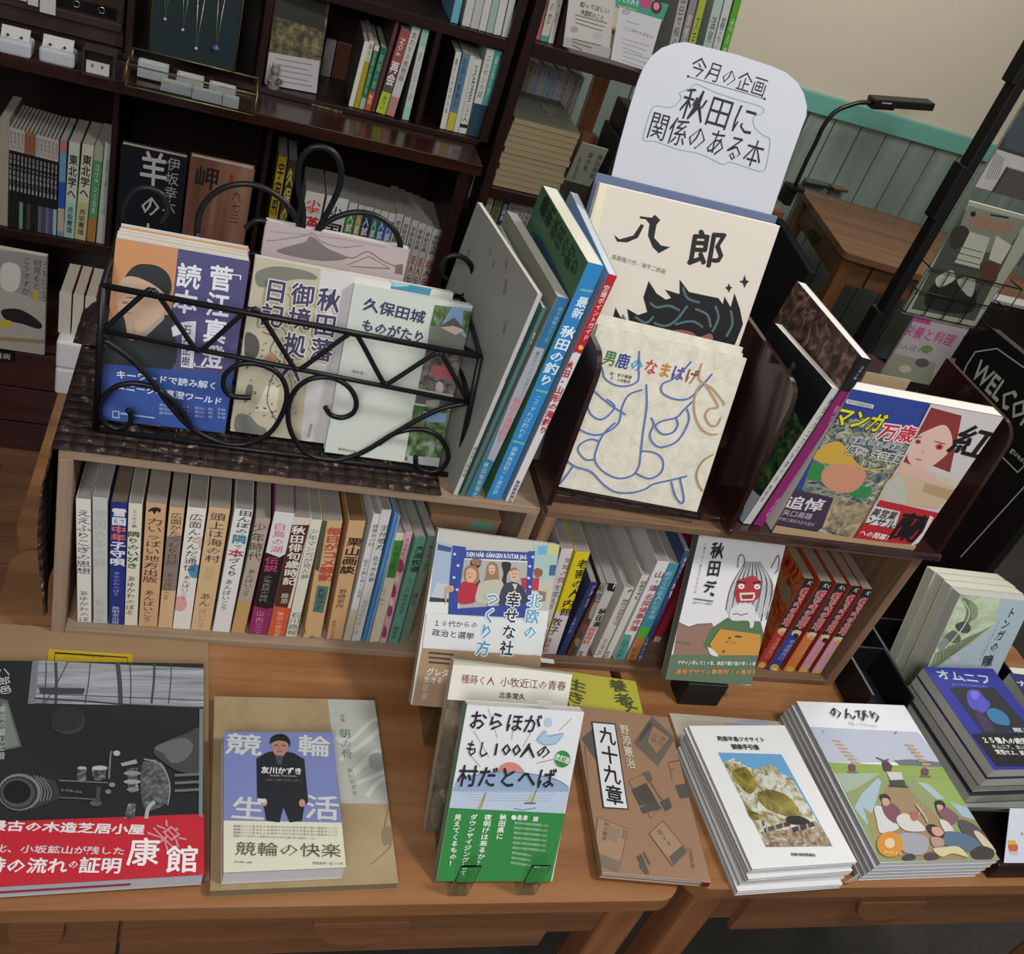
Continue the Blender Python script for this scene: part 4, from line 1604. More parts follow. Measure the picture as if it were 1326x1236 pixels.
# ================================================================== magazine rack
RY = 1.60
t = thing('magazine_rack', 'black wire magazine rack at the right edge, magazines facing left of the board', 'rack', Matrix.Translation((1.42, RY, 0)))
t['label'] = 'tall black magazine rack standing at the right edge'
inv = t.matrix_world.inverted()
A = ay(1206, 297, RY)
xl = A.x
for x_ in (xl, xl + .52):
    mb = MB()
    mb.box((x_, RY, 0), (x_ + .022, RY + .03, TZ + 1.1), M_black)
    mb.build('post', t, inv, bevel=.003)
for zz in (.35, .66, .92):
    mb = MB()
    mb.box((xl - .012, RY - .004, TZ + zz - .14), (xl - .0005, RY + .03, TZ + zz - .03), M_black)
    mb.build('post_clip', t, inv, bevel=.003)
M_wire = mat('#141414', rough=.4)
holders = []
for zz in (TZ + .335, TZ + .07):
    for (hx0, hx1) in ((xl + .035, xl + .265),):
        mb = MB()
        yb = RY - .004
        for dz in (0, .05, .10):
            mb.tube([Vector((hx0, yb + .03, zz + dz)), Vector((hx0, yb - .012, zz + dz)), Vector((hx1, yb - .012, zz + dz)), Vector((hx1, yb + .03, zz + dz))], .0016, M_wire, 6)
        for k in range(6):
            x_ = hx0 + (hx1 - hx0) * k / 5
            mb.tube([Vector((x_, yb + .03, zz)), Vector((x_, yb - .012, zz)), Vector((x_, yb - .012, zz + .10))], .0014, M_wire, 6)
        mb.build('wire_pocket', t, inv)


def rack_mag(label, tl, tr, bl, c, fwd=0.0):
    A, B, C_ = ay(*tl, RY - .006), ay(*tr, RY - .006), ay(*bl, RY - .006)
    M = Matrix.Translation((C_.x, RY - .008 - fwd, C_.z))
    return Book('magazine', label, M, B.x - A.x, A.z - C_.z, .006, c, 'L', cat='magazine')


M_bwphoto = ramp_mat('black_and_white_photo', [(0.30, '#0f100f'), (0.48, '#2c2e2b'), (0.58, '#5c5f58'), (0.7, '#a0a39a')], (14, 14, 14), 'noise', .3, 8, .8)
b = rack_mag('magazine with a pale border and a people-at-work photo in the rack, orange title', (1248, 258), (1345, 284), (1168, 405), '#8d9080')
p = b.front()
p.P([(1246, 270), (1326, 290), (1262, 416), (1180, 400)], '#3d4238')
p.P([(1252, 266), (1330, 286), (1300, 330), (1235, 320)], '#6c7062')
p.S([(1232, 300), (1245, 292), (1255, 300), (1248, 318), (1232, 322)], '#2a2c24')
p.P([(1256, 300), (1282, 308), (1268, 348), (1236, 340)], '#9a9d8e')
p.P([(1290, 305), (1310, 318), (1296, 342), (1280, 336)], '#a3a396')
p.S([(1205, 372), (1228, 362), (1262, 372), (1256, 405), (1200, 398)], '#211f1c')
for k in range(4):
    p.L([(1238 - 2 * k, 318 + 8 * k), (1272 - 2 * k, 327 + 8 * k)], 1, '#2a2a26')
p.S([(1212, 360), (1232, 350), (1236, 362), (1216, 372)], '#a0a090')
p.S([(1240, 362), (1262, 360), (1258, 384), (1246, 376)], '#8f9084')
p.S([(1270, 340), (1292, 344), (1288, 366), (1272, 362)], '#4c2f26')
p.T('自休自足', (1257, 284), (1309, 298), 15, '#a4553c', 'H')
p.L([(1282, 278), (1306, 282)], 2.4, '#2a2622')
p.E(1260, 277, 3.5, 3.5, '#1f1c1a')
b.done(p)
b = rack_mag('pale magazine with large pink characters in the lowest rack pocket', (1173, 407), (1244, 421), (1139, 486), '#9b9496')
p = b.front()
p.P([(1176, 408), (1206, 414), (1204, 421), (1174, 414)], '#a03a78')
p.T('栄養と料理', (1170, 426), (1236, 442), 15, '#a0447a', 'H', .02)
p.T('たんぱく質', (1160, 446), (1204, 456), 7, '#4f5a48', 'H')
p.P([(1158, 458), (1212, 470), (1204, 500), (1140, 487)], '#7f8270')
p.E(1194, 470, 9, 6, '#4c4a44'); p.E(1172, 478, 8, 5, '#a5a493'); p.E(1200, 452, 8, 5, '#5d7a3e')
b.done(p)
b = rack_mag('magazine at top right with a dark photo over a grey newsprint strip', (1300, 120), (1390, 150), (1262, 241), '#a09d98')
p = b.front()
p.P([(1324, 88), (1400, 110), (1360, 215), (1291, 193)], '#303234')
p.P([(1308, 160), (1326, 140), (1345, 150), (1330, 200), (1300, 190)], '#3a4448')
for k in range(6):
    p.L([(1290 - 1 * k + k * 3, 197 + k * 1.5), (1276 + k * 3, 232)], .9, '#6a6866')
b.done(p)
b = rack_mag('dark grey magazine behind the newsprint one in the rack', (1304, 215), (1360, 232), (1283, 247), '#45423f', .008)
b = rack_mag('olive grey brochure right of the photo magazine in the rack', (1332, 300), (1390, 318), (1318, 345), '#54564c')

# ================================================================== welcome board
BX = 1.36
def bx(x, y):
    return ax(x, y, BX)


t = thing('welcome_board', 'black A-frame board lettered WELCOME inside a thin white outline', 'sign', Matrix.Translation((BX, 1.2, 0)))
inv = t.matrix_world.inverted()
P = [bx(*q) for q in ((1205, 560), (1248, 436), (1284, 425), (1430, 545))]
zlow = 0.35
yfar, ynear = P[0].y, bx(1430, 545).y
pts = [Vector((BX, P[0].y, .25)), P[0], P[1], P[2], P[3], Vector((BX, P[3].y, .25))]
mb = MB()
mb.prism(pts, (.018, 0, 0), M_black)
mb.build('panel', t, inv, bevel=.002)
for yy in (P[0].y - .03, P[3].y + .03):
    mb = MB()
    mb.box((BX + .002, min(yy, yy - .03), 0.0), (BX + .016, max(yy, yy - .03), .2498), M_black)
    mb.build('leg', t, inv)
pr = Print(Vector((BX, P[0].y + .3, .2)), (0, -1, 0), (0, 0, 1), 1.6, 1.3)
white = '#a9aaa6'
pr.L([(1247, 486), (1252, 473), (1263, 456), (1291, 451.5), (1330, 479), (1400, 540)], 1.6, white)
pr.L([(1240, 552), (1292, 586), (1318, 611), (1400, 690)], 1.6, white) if False else None
pr.L([(1286, 580), (1318, 612), (1345, 585)], 1.6, white)
pr.T('WELCOME', (1264, 476), (1352, 560), 30, white, 'R', 0.1)
pr.T('by guest, open', (1300, 571), (1352, 622), 9, white, 'R', 0.02)
pr.T('Discover', (1232, 508), (1262, 537), 6, white, 'R', 0.02)
pr.L([(1244, 722), (1340, 616)], 1.5, white)
pr.build('board_lettering', t)
# low shelf with papers behind the board
mb = MB()
A = ay(1250, 372, 1.9)
t = thing('paper_shelf', 'black shelf with a pale edge holding papers beyond the welcome board', 'shelf', Matrix.Translation((A.x + .3, 1.9, 0)))
inv = t.matrix_world.inverted()
mb.box((A.x, 1.9, A.z - .02 - .25), (A.x + .7, 1.94, A.z - .02), M_black)
mb.build('body', t, inv)
mb = MB()
mb.box((A.x, 1.895, A.z - .0195), (A.x + .7, 1.94, A.z - .012), mat('#8d8d88', rough=.4))
mb.build('edge_strip', t, inv)
mb = MB()
A2 = ay(1282, 395, 1.75)
mb.box((A2.x, 1.7, A2.z - .2), (A2.x + .5, 1.85, A2.z - .19), M_desk)
mb.build('side_board', t, inv)
mb = MB()
A2 = ay(1296, 398, 1.78)
mb.box((A2.x, 1.72, A2.z - .189), (A2.x + .3, 1.83, A2.z - .186), mat('#8f8d9a'))
tag(mb.build('paper_sheet'), 'pale lilac paper on the shelf behind the welcome board', 'paper')

# ================================================================== books inside the left crate
YS = CY1 + 0.013
SB = []


def crate_book(label, bl, br, tl, c, arts=(), name='hardcover_book', Y=YS, z=C1F, depth=.145, pages='#8d8880', **k):
    b = spine_book(name, label, bl, br, tl, Y, z, depth, c, pages=pages, **k)
    if arts:
        p = b.spine_face()
        for a in arts:
            getattr(p, a[0])(*a[1:-1], **a[-1]) if isinstance(a[-1], dict) else getattr(p, a[0])(*a[1:])
        b.done(p, 'spine_print')
    SB.append(b)
    return b


NV = '#2a3050'
DK = '#2b2927'
crate_book('white book with navy title lettering at the left end of the crate', (99.9, 817), (118, 817), (98.2, 646), '#d3d1cb',
           [('T', 'ええふりこぎの思想', (108.5, 660), (108, 744), 14, NV), ('T', 'あゆかわのぼる', (108.5, 765), (109, 812), 9, '#5a5a5e')], yaw=-.02)
crate_book('pale grey-green book with faded lettering, second in the crate', (120.5, 817.5), (138.6, 818), (119.8, 644), '#b5b9b3',
           [('T', '雪国の冬の詩', (130, 660), (129, 735), 12, '#a5aaa4'), ('T', '無明舎', (129, 775), (129, 810), 8, '#a9ada8')], yaw=-.02)
crate_book('royal blue spined book with white and red lettering in the crate', (139.8, 819), (159.7, 819.5), (143.7, 650), '#23307c',
           [('T', '雪国', (154.5, 658), (154, 681), 14, '#d5d6dc', 'V', .05), ('T', '中年', (153.8, 681), (153, 701), 14, '#d0685c', 'V', .05),
            ('T', '子守唄', (153, 701), (152, 733), 14, '#d5d6dc', 'V', .05), ('T', 'あゆかわのぼる', (151.5, 740), (150.5, 772), 6, '#8d96c4'),
            ('T', '無明舎出版', (150, 785), (149.5, 808), 6.5, '#b9bede')], yaw=-.01, pages='#6d5f4c')
crate_book('cream book with dark green lettering beside the royal blue one', (160.3, 820), (177, 820.5), (166.7, 652), '#d3cfbc',
           [('T', 'エッセイ集', (174.5, 660), (174, 684), 5, '#55584a'), ('T', '隣りのいびき', (173.5, 688), (171, 737), 11.5, '#34463a', 'V', .02),
            ('T', 'あゆかわのぼる', (170.5, 746), (168, 797), 8, '#3d3d38')])
crate_book('orange-tan book with bold dark lettering and a small dark animal mark', (178.5, 821), (202.6, 822), (189.5, 651), '#c59e79',
           [('S', [(193, 660), (200, 657), (208, 659), (207, 664), (203, 662), (200, 666), (197, 662), (193, 663)], '#2b1f1a'),
            ('T', '力いっぱい地方出版', (201.5, 671), (194, 755), 14.5, DK), ('T', 'あんばいこう', (194, 764), (190, 806), 9.5, DK)])
crate_book('tan book with a grey-brown curved band over its middle', (203.6, 822), (221.9, 823), (219.5, 657), '#c9a883',
           [('P', [(213, 695), (240, 693), (232, 758), (228, 765), (206, 765)], '#82746a'),
            ('T', '広面かたつむり日記', (229.5, 664), (221.5, 732), 11, '#3a342e'), ('T', 'あんばいこう', (220.5, 742), (214, 778), 7, '#3a342e')])
crate_book('white book with pink and blue dots on its spine', (222.3, 823), (245.3, 823.5), (243, 657), '#dad6cf',
           [('E', 262, 704, 5, 9, '#d5a9a2'), ('E', 253, 740, 9, 9, '#4a86ac'), ('E', 233, 782, 9, 10, '#cf9c98'),
            ('T', '広面んだんだ通信', (255, 665), (245, 740), 12.5, '#35373c'), ('T', 'あんばいこう', (243, 745), (237, 778), 7, '#45464a')])
crate_book('wide tan book with dark vertical title, eighth in the crate', (245.6, 825.5), (271, 826), (271, 657), '#caaa84',
           [('T', '頭上は海の村', (283, 664), (274.5, 729), 15, DK), ('T', 'あん', (267, 768), (264, 786), 11, '#4a3c30'), ('P', [(268, 735), (279, 734), (275, 752), (264, 752)], '#bfa47a'),
            ('T', 'ばいこう', (263.5, 788), (259, 815), 7, '#a88a6c')])
crate_book('white book with teal and red characters in its title', (273.5, 828), (295.8, 828.5), (304, 659), '#d5d5d3',
           [('T', '田んぼの', (319, 661), (312, 692), 13, '#37424c', 'V', .02), ('T', '隣', (311, 692), (309, 705), 14, '#3b8090', 'V', .03), ('T', 'で', (308.5, 705), (307.5, 711), 9, '#37424c'),
            ('T', '本', (307, 711), (304.5, 722), 15, '#a93a44', 'V', .03), ('T', 'づくり', (304, 722), (300, 747), 10.5, '#37424c', 'V', .02), ('T', 'あんばいこう', (297.5, 750), (289, 791), 7.5, '#3a3c40')])
crate_book('grey-beige book with a tan foot between the white and the black-banded book', (297, 831.5), (314.5, 832), (331.8, 671), '#a79a8c',
           [('P', [(290, 780), (330, 780), (318, 840), (280, 840)], '#b8935c'), ('T', '少年時代', (337.5, 677), (328.5, 727), 13, '#4a4038'), ('T', 'あんばいこう', (327, 737), (317, 773), 8, '#4a4038')])
crate_book('book with white head, black middle and magenta foot', (318.7, 833.7), (342.8, 834.5), (355.9, 662), '#8c2d60',
           [('P', [(340, 655), (385, 660), (370, 718), (362, 723), (335, 717)], '#d0cfcf'), ('P', [(338, 713), (362, 722), (370, 717), (362, 785), (345, 789), (320, 782)], '#1c191c'),
            ('T', '白鳥の湖', (363.5, 677), (357.5, 716), 12.5, '#c0607c', 'V', .01), ('T', '伝説', (353, 721), (350, 741), 13, '#b9447a', 'V', .02),
            ('T', '少年民話の時代', (348, 745), (340, 780), 8, '#8a8a8a'), ('T', '山内三三', (337.5, 790), (333.5, 823), 7, '#c58aa6')])
crate_book('dark brown book with white title and an orange-red paper band', (343.9, 836), (365.7, 837), (379.9, 670), '#cfc6b4',
           [('P', [(372, 680), (401, 680), (372, 789), (355, 787)], '#4c2a24'), ('P', [(354, 785), (377, 788), (366, 840), (338, 840)], '#c45536'),
            ('T', '秋田俳句歳時記', (387.5, 681), (374, 758), 13.5, '#d8d4cb', 'V', .03), ('T', '藤原', (369.5, 768), (368, 782), 7, '#c9c4bc'), ('T', '秋田の俳句集', (364, 792), (358, 826), 6, '#e0b6a0')], yaw=0.03)
crate_book('slim white book with grey-green lettering right of the orange-banded one', (367, 837), (381, 837.5), (402.8, 673), '#d0cdbf',
           [('T', '少年マンガが見た夢', (407, 685), (394, 751), 9.5, '#6d7268'), ('T', '石川路報', (384.5, 793), (377, 823), 9.5, '#5d625c')], yaw=0.04)
crate_book('tan book with red characters shadowed in black and a green edge', (389.7, 838), (412.7, 838.5), (419, 674), '#c2a075',
           [('P', [(412, 672), (424, 674), (413, 740), (408, 738)], '#43563c'), ('P', [(386, 800), (392, 775), (396, 822)], '#43563c'),
            ('T', '毎日がコメ騒動', (433.5, 683), (421, 753), 15, '#b04a3e', 'V', .05), ('P', [(411, 758), (426, 760), (418, 794), (405, 792)], '#4c706a'),
            ('T', '火箱ひろ', (417.5, 761), (412, 791), 7, '#1f2f2c'), ('T', '無明舎', (405, 823), (403, 834), 5, '#5a4632')], yaw=0.05)
crate_book('tan book in a dark jacket edge with a large dark title', (419, 842), (439, 843), (452, 674), '#c19c72',
           [('T', '栗山画談', (461, 696), (448.5, 744), 15.5, '#2f231c', 'V', .03), ('T', '野崎家内', (445, 763), (439, 788), 7.5, '#4c3a2c'), ('T', '秋田文化出版', (433.5, 803), (429, 829), 4, '#7a6046')], pages='#6b5238', yaw=0.06)
crate_book('white book with magenta lettering and a cream foot', (441, 843), (450.3, 843.6), (483.7, 665.5), '#c8c8ca',
           [('T', '標準あの村', (487, 679), (480, 708), 6.5, '#8c3d66'), ('T', '仙北の風と歩く二百年', (475, 724), (464, 775), 4.5, '#4a4a4e'), ('P', [(452, 790), (462, 790), (452, 850), (438, 850)], '#b9b095')], yaw=0.1)
crate_book('white book with black lettering right of the magenta-lettered one', (451, 844), (463, 844.5), (494.6, 660), '#c2c3c2',
           [('T', '羽州郷方', (500, 680), (491.5, 713), 9.5, '#2e2e2e'), ('T', '佐々木久春', (488, 720), (480, 754), 6.5, '#55565a'), ('T', '地方文化を歩く旅', (474, 777), (460, 822), 5.5, '#8a8a8a')], yaw=0.11)
crate_book('very slim light blue booklet, left of two', (464.6, 844.5), (468.8, 845), (511, 665.5), '#4f80b4', name='booklet', yaw=0.12)
crate_book('very slim blue booklet, right of two', (469.4, 845), (473, 845.3), (515.3, 668.5), '#6893bf', name='booklet', yaw=0.12)
crate_book('white book with a leaf-green block at its head', (474, 845.6), (487, 846), (513, 690), '#c8c4ad',
           [('P', [(511, 700), (530, 700), (513, 749), (500, 748)], '#3b7a34'), ('T', '花巻の春', (516, 706), (506, 738), 7, '#255020'), ('T', 'うた', (498, 761), (493, 785), 6, '#6a7a5c')], yaw=0.13)
crate_book('pink flowered book among the green ones', (487.7, 846), (496.5, 846.4), (525.5, 688), '#c79aa6',
           [('E', 518, 733, 5, 9, '#8d3c5c'), ('E', 509, 765, 4, 9, '#8d3c5c'), ('E', 504, 790, 4, 9, '#93405f'), ('E', 497, 818, 4, 8, '#8d3c5c'), ('E', 514, 750, 3, 4, '#d8b6c0'), ('E', 506, 780, 3, 5, '#dcc0c8'),
            ('T', 'きみまち', (528, 697), (521, 720), 5, '#8a4460')], yaw=0.14)
crate_book('sea-green book with black title at the right of the crate row', (497.3, 848), (511, 848.6), (538, 696), '#5f9480',
           [('T', '大潟牧場', (545, 706), (535, 742), 9.5, '#16251f', 'V', .02), ('T', 'とアジア稲作文化史', (532, 748), (519, 795), 5.5, '#24433a'), ('T', '無明舎', (514, 811), (509, 828), 5, '#1d332c')], yaw=0.15)
crate_book('slim grey-green book ending the crate row', (512, 848.8), (523, 849.2), (554.5, 694), '#64796b',
           [('T', '森と人の歴史', (559, 706), (550, 740), 5, '#22302a'), ('T', '秋田', (540, 767), (534, 785), 5, '#2a3a33')], yaw=0.15)

# cardboard box at the right end of the crate
A, B = ay(578, 660, CY1 + .075), ay(681, 672, CY1 + .075)
t = thing('cardboard_box', 'brown cardboard box with a green round-ended sticker inside the pale crate', 'box', Matrix.Translation((.35, CY1 + .08, TZ)))
inv = t.matrix_world.inverted()
zt_ = TZ + 0.255
xa, xb = 0.305, 0.397
ztop_ = ay(600, 672, CY1 + .05).z
mb = MB()
M_card = mat('#8e6f52', rough=.8, fleck=.06)
mb.box((xa, CY1 + .05, C1F + .0006), (xb, CY1 + .19, ztop_), M_card)
mb.build('body', t, inv, bevel=.002)
mb = MB()
mb.box((xa - .0008, CY1 + .049, ztop_ + .0003), (xb + .0008, CY1 + .19, ztop_ + .003), M_card)
mb.build('lid', t, inv, bevel=.001)
mb = MB()
c = ay(624, 682, CY1 + .0485)
mb.prism([Vector((c.x + .017 * math.cos(a) * (1 if abs(math.cos(a)) > .5 else .9), CY1 + .0494, c.z + .008 * math.sin(a))) for a in [2 * PI * k / 16 for k in range(16)]][::-1], (0, -.0006, 0), mat('#5f8f7c', rough=.5))
mb.build('sticker', t, inv)

# ================================================================== books leaning in the right crate
YT = CY1 + 0.014


def rc(label, bl, br, tl, c, arts=(), **k):
    kk = dict(Y=YT, z=C2F, depth=.15, pages='#8f8a84')
    kk.update(k)
    return crate_book(label, bl, br, tl, c, arts, **kk)


rc('white and mauve spined book at the left inside the right crate', (684, 853), (698, 853.5), (727.5, 711), '#cbc3c6',
   [('T', '地域の', (738, 722), (729, 747), 9, '#33343a'), ('T', '食', (728.5, 747), (725.5, 756), 10, '#9a3a5c'), ('T', 'を支える', (724, 757), (712, 790), 8, '#44454a'), ('E', 720, 800, 3, 5, '#8a3e5c'), ('T', '中村裕', (708, 805), (700, 835), 6, '#5a4a58')],
   name='paperback')
rc('bright yellow spined book with black characters and a white foot', (699.5, 853), (717, 854), (745.6, 715), '#ccbb22',
   [('P', [(704, 790), (740, 796), (720, 860), (690, 860)], '#c9bfc4'), ('T', '老害の人', (757, 724), (742, 775), 12, '#2b2a18', 'V', .02), ('T', '内館', (738, 776), (731, 798), 12, '#2b2a18', 'V', .02),
    ('T', '牧子', (724, 800), (715, 822), 10, '#33302c', 'V', .02), ('T', '講談社', (712, 826), (706, 845), 5, '#8a5a78')], name='hardcover_book')
rc('navy spined novel with pale lettering beside the yellow book', (718.5, 856), (727, 856.5), (764.8, 754), '#26305e',
   [('T', '大奥', (772, 757), (766, 772), 7, '#a4aacb'), ('T', '佐藤', (765, 775), (760, 787), 6, '#a4aacb'), ('T', '長編小説', (744, 800), (736, 820), 5, '#8a92ba')], name='paperback')
rc('dark brown illustrated magazine leaning beside the navy novel', (728.5, 858), (738, 859), (778, 756), '#4a342c',
   [('S', [(770, 780), (778, 786), (772, 800), (762, 800)], '#8f8374'), ('E', 757, 815, 5, 7, '#6d3a32'), ('E', 748, 832, 4, 6, '#7c6650'), ('P', [(776, 752), (790, 752), (781, 780), (770, 778)], '#8c8c88'), ('T', '美食', (778, 757), (773, 778), 9, '#1c1c1c')], name='magazine', cat='magazine')
rc('grey spined guidebook with a black emblem head and red lettering', (740.6, 862), (752.7, 862.6), (787, 755), '#b0aeae',
   [('P', [(787, 751), (808, 754), (802, 768), (786, 765)], '#141414'), ('T', 'P', (799, 754), (795, 764), 9, '#c8c8c8'), ('T', 'あることない', (796, 770), (783, 795), 5, '#44454a'), ('T', '秋田県', (782, 788), (772, 813), 9, '#26262a', 'V', .04),
    ('P', [(765, 812), (776, 813), (765, 836), (753, 832)], '#c2b2ae'), ('T', '民俗探訪', (769, 813), (758, 834), 8, '#a93c3e', 'V', .03), ('T', '実業之日本', (753, 843), (748, 860), 5, '#2c2c2e')], name='paperback')
rc('pale grey spined book with an arc mark at its head', (758.8, 869.5), (770.6, 870), (809, 761), '#bdbab3',
   [('L', [(813, 767), (817, 764), (820, 767)], 1.5, '#3a3a3a'), ('T', '秋田の思想史文化', (811, 776), (797, 810), 7, '#44433f'), ('T', '文芸社', (785, 827), (776, 848), 5, '#6a6862'), ('L', [(763, 846), (775, 848)], 1, '#8a8780'), ('T', '小坂', (768, 852), (765, 864), 5, '#5a5852')], name='paperback')
rc('white spined paperback with small black title left of the mauve-and-teal book', (772.3, 870.5), (781, 871), (831.6, 745), '#c3c2bd',
   [('T', '日本すすむ', (834, 752), (824, 777), 6.5, '#33332f', 'V', .02), ('P', [(822, 787), (828, 790), (815, 825), (810, 820)], '#26262a'), ('T', '無明舎出版', (787, 843), (780, 866), 5, '#5a5a56')], name='paperback')
rc('white spined paperback with mauve and red characters and a teal foot', (786.5, 867.8), (801, 868.6), (851.8, 727), '#cfcacb',
   [('P', [(802, 820), (818, 823), (805, 872), (782, 872)], '#4c9690'), ('T', '山・道', (856, 740), (845, 766), 11, '#84466a', 'V', .03), ('T', '名探偵事件簿', (843, 769), (819, 818), 9.5, '#a84454', 'V', .02), ('T', '山下太郎', (811, 828), (801, 852), 7, '#1d4643')], name='paperback')
rc('teal spined paperback with a green stripe and an orange-brown foot', (801.8, 869.5), (815.6, 870), (867, 730), '#3f8296',
   [('P', [(828, 810), (844, 813), (838, 828), (822, 824)], '#4f9a3e'), ('P', [(822, 824), (838, 828), (820, 875), (796, 872)], '#a8703c'), ('T', '米づくり名人になる本', (867, 740), (842, 802), 8, '#a8ccd4'), ('T', '菊池章', (823, 838), (814, 862), 6, '#5a3a20')], name='paperback')
rc('navy spined booklet with white characters right of the teal paperback', (816.4, 870.6), (823, 871), (887, 713.7), '#2f4468',
   [('T', '鳥海山の', (889, 722), (879, 750), 5, '#b4bccb'), ('T', '地質', (876, 755), (868, 775), 6, '#c2c8d4', 'V', .02), ('T', '鳥海山の恵み', (838, 825), (826, 860), 5, '#a4aec4')], name='booklet')
rc('crimson spined booklet with a cream foot, rightmost of the leaning row', (824.6, 868.5), (833.6, 869), (903.4, 716.8), '#a82f48',
   [('P', [(848, 824), (860, 826), (836, 880), (820, 878)], '#c2b2a6'), ('T', '料理本', (902, 728), (895, 748), 6, '#571c30')], name='booklet', Y=YT + .04)
# comics
cm = [((975.5, 871.5), (988.4, 872), (1045, 749.6), '#a83238', '#b02c2e'), ((989.6, 873.8), (1005.5, 874.4), (1065.6, 753), '#2c3f8c', '#24357e'),
      ((1010, 877), (1024.8, 877.5), (1086, 755.7), '#c07236', '#b8622c'), ((1028, 880), (1040.8, 880.5), (1105.4, 759), '#b88a9e', '#a87898'), ((1045, 882), (1058, 882.5), (1121, 763), '#bd8fa4', '#b07c9c')]
cl_ = ['comic with a red spine foot, first from the left of the five comics', 'comic with a blue spine foot, second of the five comics', 'comic with an orange spine foot, middle of the five comics',
       'comic with a mauve-pink spine foot, fourth of the five comics', 'comic with a pink spine foot, rightmost against the crate side']
for k, (bl, br, tl, c1, c2) in enumerate(cm):
    b = spine_book('comic_book', cl_[k], (bl[0] - 2, bl[1]), (br[0] - 2.6, br[1]), (tl[0] - 3, tl[1]), YT + (.004 if k == 0 else 0), C2F, .15, '#2a2628', group='comics in the right crate', pages='#85786a', front_c='#a83a2c')
    p = b.spine_face()
    dx, dy = br[0] - bl[0], 0
    def Q(u, v):
        """u across 0..1, v down 0..1"""
        a_ = lerp(tl, bl, v)
        w_ = lerp((tl[0] + 17.5, tl[1] + 2.5), br, v)
        return lerp(a_, w_, u)
    p.P([Q(-.1, .52), Q(1.1, .52), Q(1.1, 1.02), Q(-.1, 1.02)], c1)
    p.P([Q(-.1, -.02), Q(1.1, -.02), Q(1.1, .07), Q(-.1, .07)], '#16161a')
    p.T('KC', Q(.25, .035), Q(.8, .045), 7, '#b9b9b9', 'R', .03)
    p.T('釣りキチ三平', Q(.5, .09), Q(.5, .50), 14, '#c9a0a0', 'V', -.10)
    p.T('釣りキチ三平', Q(.5, .09), Q(.5, .50), 14, '#a8242e', 'V', .03)
    p.E(*Q(.5, .555), 7, 5, '#c9b68c')
    p.E(*Q(.5, .575), 4, 3, '#2a2622' if k in (1, 3) else '#c48a6a')
    p.T('平成版矢口', Q(.5, .62), Q(.5, .84), 7, '#a9aed0' if k == 1 else '#cf9a78', 'V')
    p.E(*Q(.5, .93), 6, 6, '#c2a02c')
    p.E(*Q(.6, .95), 3, 3, '#d8d0c0')
    b.done(p, 'spine_print')
    if k == 0:
        f = b.front()
        f.P([(985, 700), (1050, 720), (1045, 800), (975, 870)], ramp_mat('comic_cover_art', [(0.3, '#5c1c18'), (0.45, '#a83a28'), (0.55, '#b8682c'), (0.65, '#8a7a5c'), (0.75, '#b9a890')], (40, 40, 40), 'noise', .35, 5, 1.5))
        f.E(1018, 770, 7, 12, '#8a7a6a')
        b.done(f)

# ================================================================== tall books standing on the left crate
Y0 = 0.882
b = spine_book('picture_album', 'large grey album with a pale spine, leftmost of the books standing on the crate', (586.7, 640), (593.5, 641), (697, 382.5), Y0, C1T, None,
               '#8d8c86', bk=(618.7, 262.7), spine_c='#b2b0b2', pages='#c9c6bb', rough=.5)
p = b.front()
p.T('墓', (608, 322), (604, 338), 11, '#6f6d64'); p.T('山', (636, 318), (634, 332), 9, '#6f6d64'); p.T('湯', (640, 335), (638, 347), 9, '#6f6d64')
p.T('彫', (657, 333), (655, 350), 8, '#6f6456'); p.T('源', (656, 360), (653, 382), 11, '#6f6456'); p.T('展', (656, 414), (652, 434), 10, '#6f6456')
b.done(p)
p = b.spine_face()
p.T('湯沢の彫刻と山の墓標源流展図録', (700, 392), (655, 495), 5, '#4c4a4c')
p.T('秋田県立美術館', (617, 578), (600, 618), 4, '#5a585a')
b.done(p, 'spine_print')
b = spine_book('magazine', 'thin green-grey fishing magazine right of the grey album', (596, 642), (601.5, 642.8), (703, 400), Y0, C1T, None, '#4a6a66', bk=(645, 292), pages='#b9b7ae', cat='magazine')
p = b.spine_face()
p.T('釣り東北', (694, 430), (680, 470), 5, '#b9c4bd')
b.done(p, 'spine_print')
b = spine_book('guidebook', 'slim fishing guide with blue head and grey middle on its spine', (603, 645), (618.7, 647), (722, 386.6), Y0, C1T, None, '#7a7a70', bk=(656, 274.5),
               spine_c='#2f6a94', pages='#bdbaae', front_c='#7f7f72', tmax=.0155)
p = b.spine_face()
p.P([(690, 448), (705, 452), (650, 600), (630, 596)], '#9a9ca8')
p.P([(625, 592), (640, 598), (622, 652), (596, 650)], '#2b7090')
p.T('釣り情報シリーズ', (727, 398), (706, 443), 6, '#8fb4cc')
p.T('東北フィッシングポイント', (697, 455), (675, 515), 5, '#3a3c44')
p.T('秋田の渓流釣り', (672, 515), (646, 573), 10, '#c2707a', 'V', .03)
p.T('秋田魁新報社', (631, 598), (614, 644), 6, '#a9c4d0')
b.done(p, 'spine_print')
b = spine_book('guidebook', 'thick bright blue spined fishing guide with a green cover', (625.8, 654.5), (645.8, 656.5), (761, 341), Y0, C1T, None, '#2c7ab4', bk=(702.3, 240.7),
               spine_c='#2f7db8', front_c='#40664a', pages='#d9d6c4', tmax=.0265)
p = b.front()
p.P([(690, 300), (703, 310), (745, 400), (742, 450), (700, 380)], '#2a4a5c')
p.T('最新', (702, 262), (716, 286), 15, '#162a1c', 'V', .03)
p.T('秋田の釣り', (716, 290), (748, 352), 17, '#1d3524', 'V', .03)
b.done(p)
p = b.spine_face()
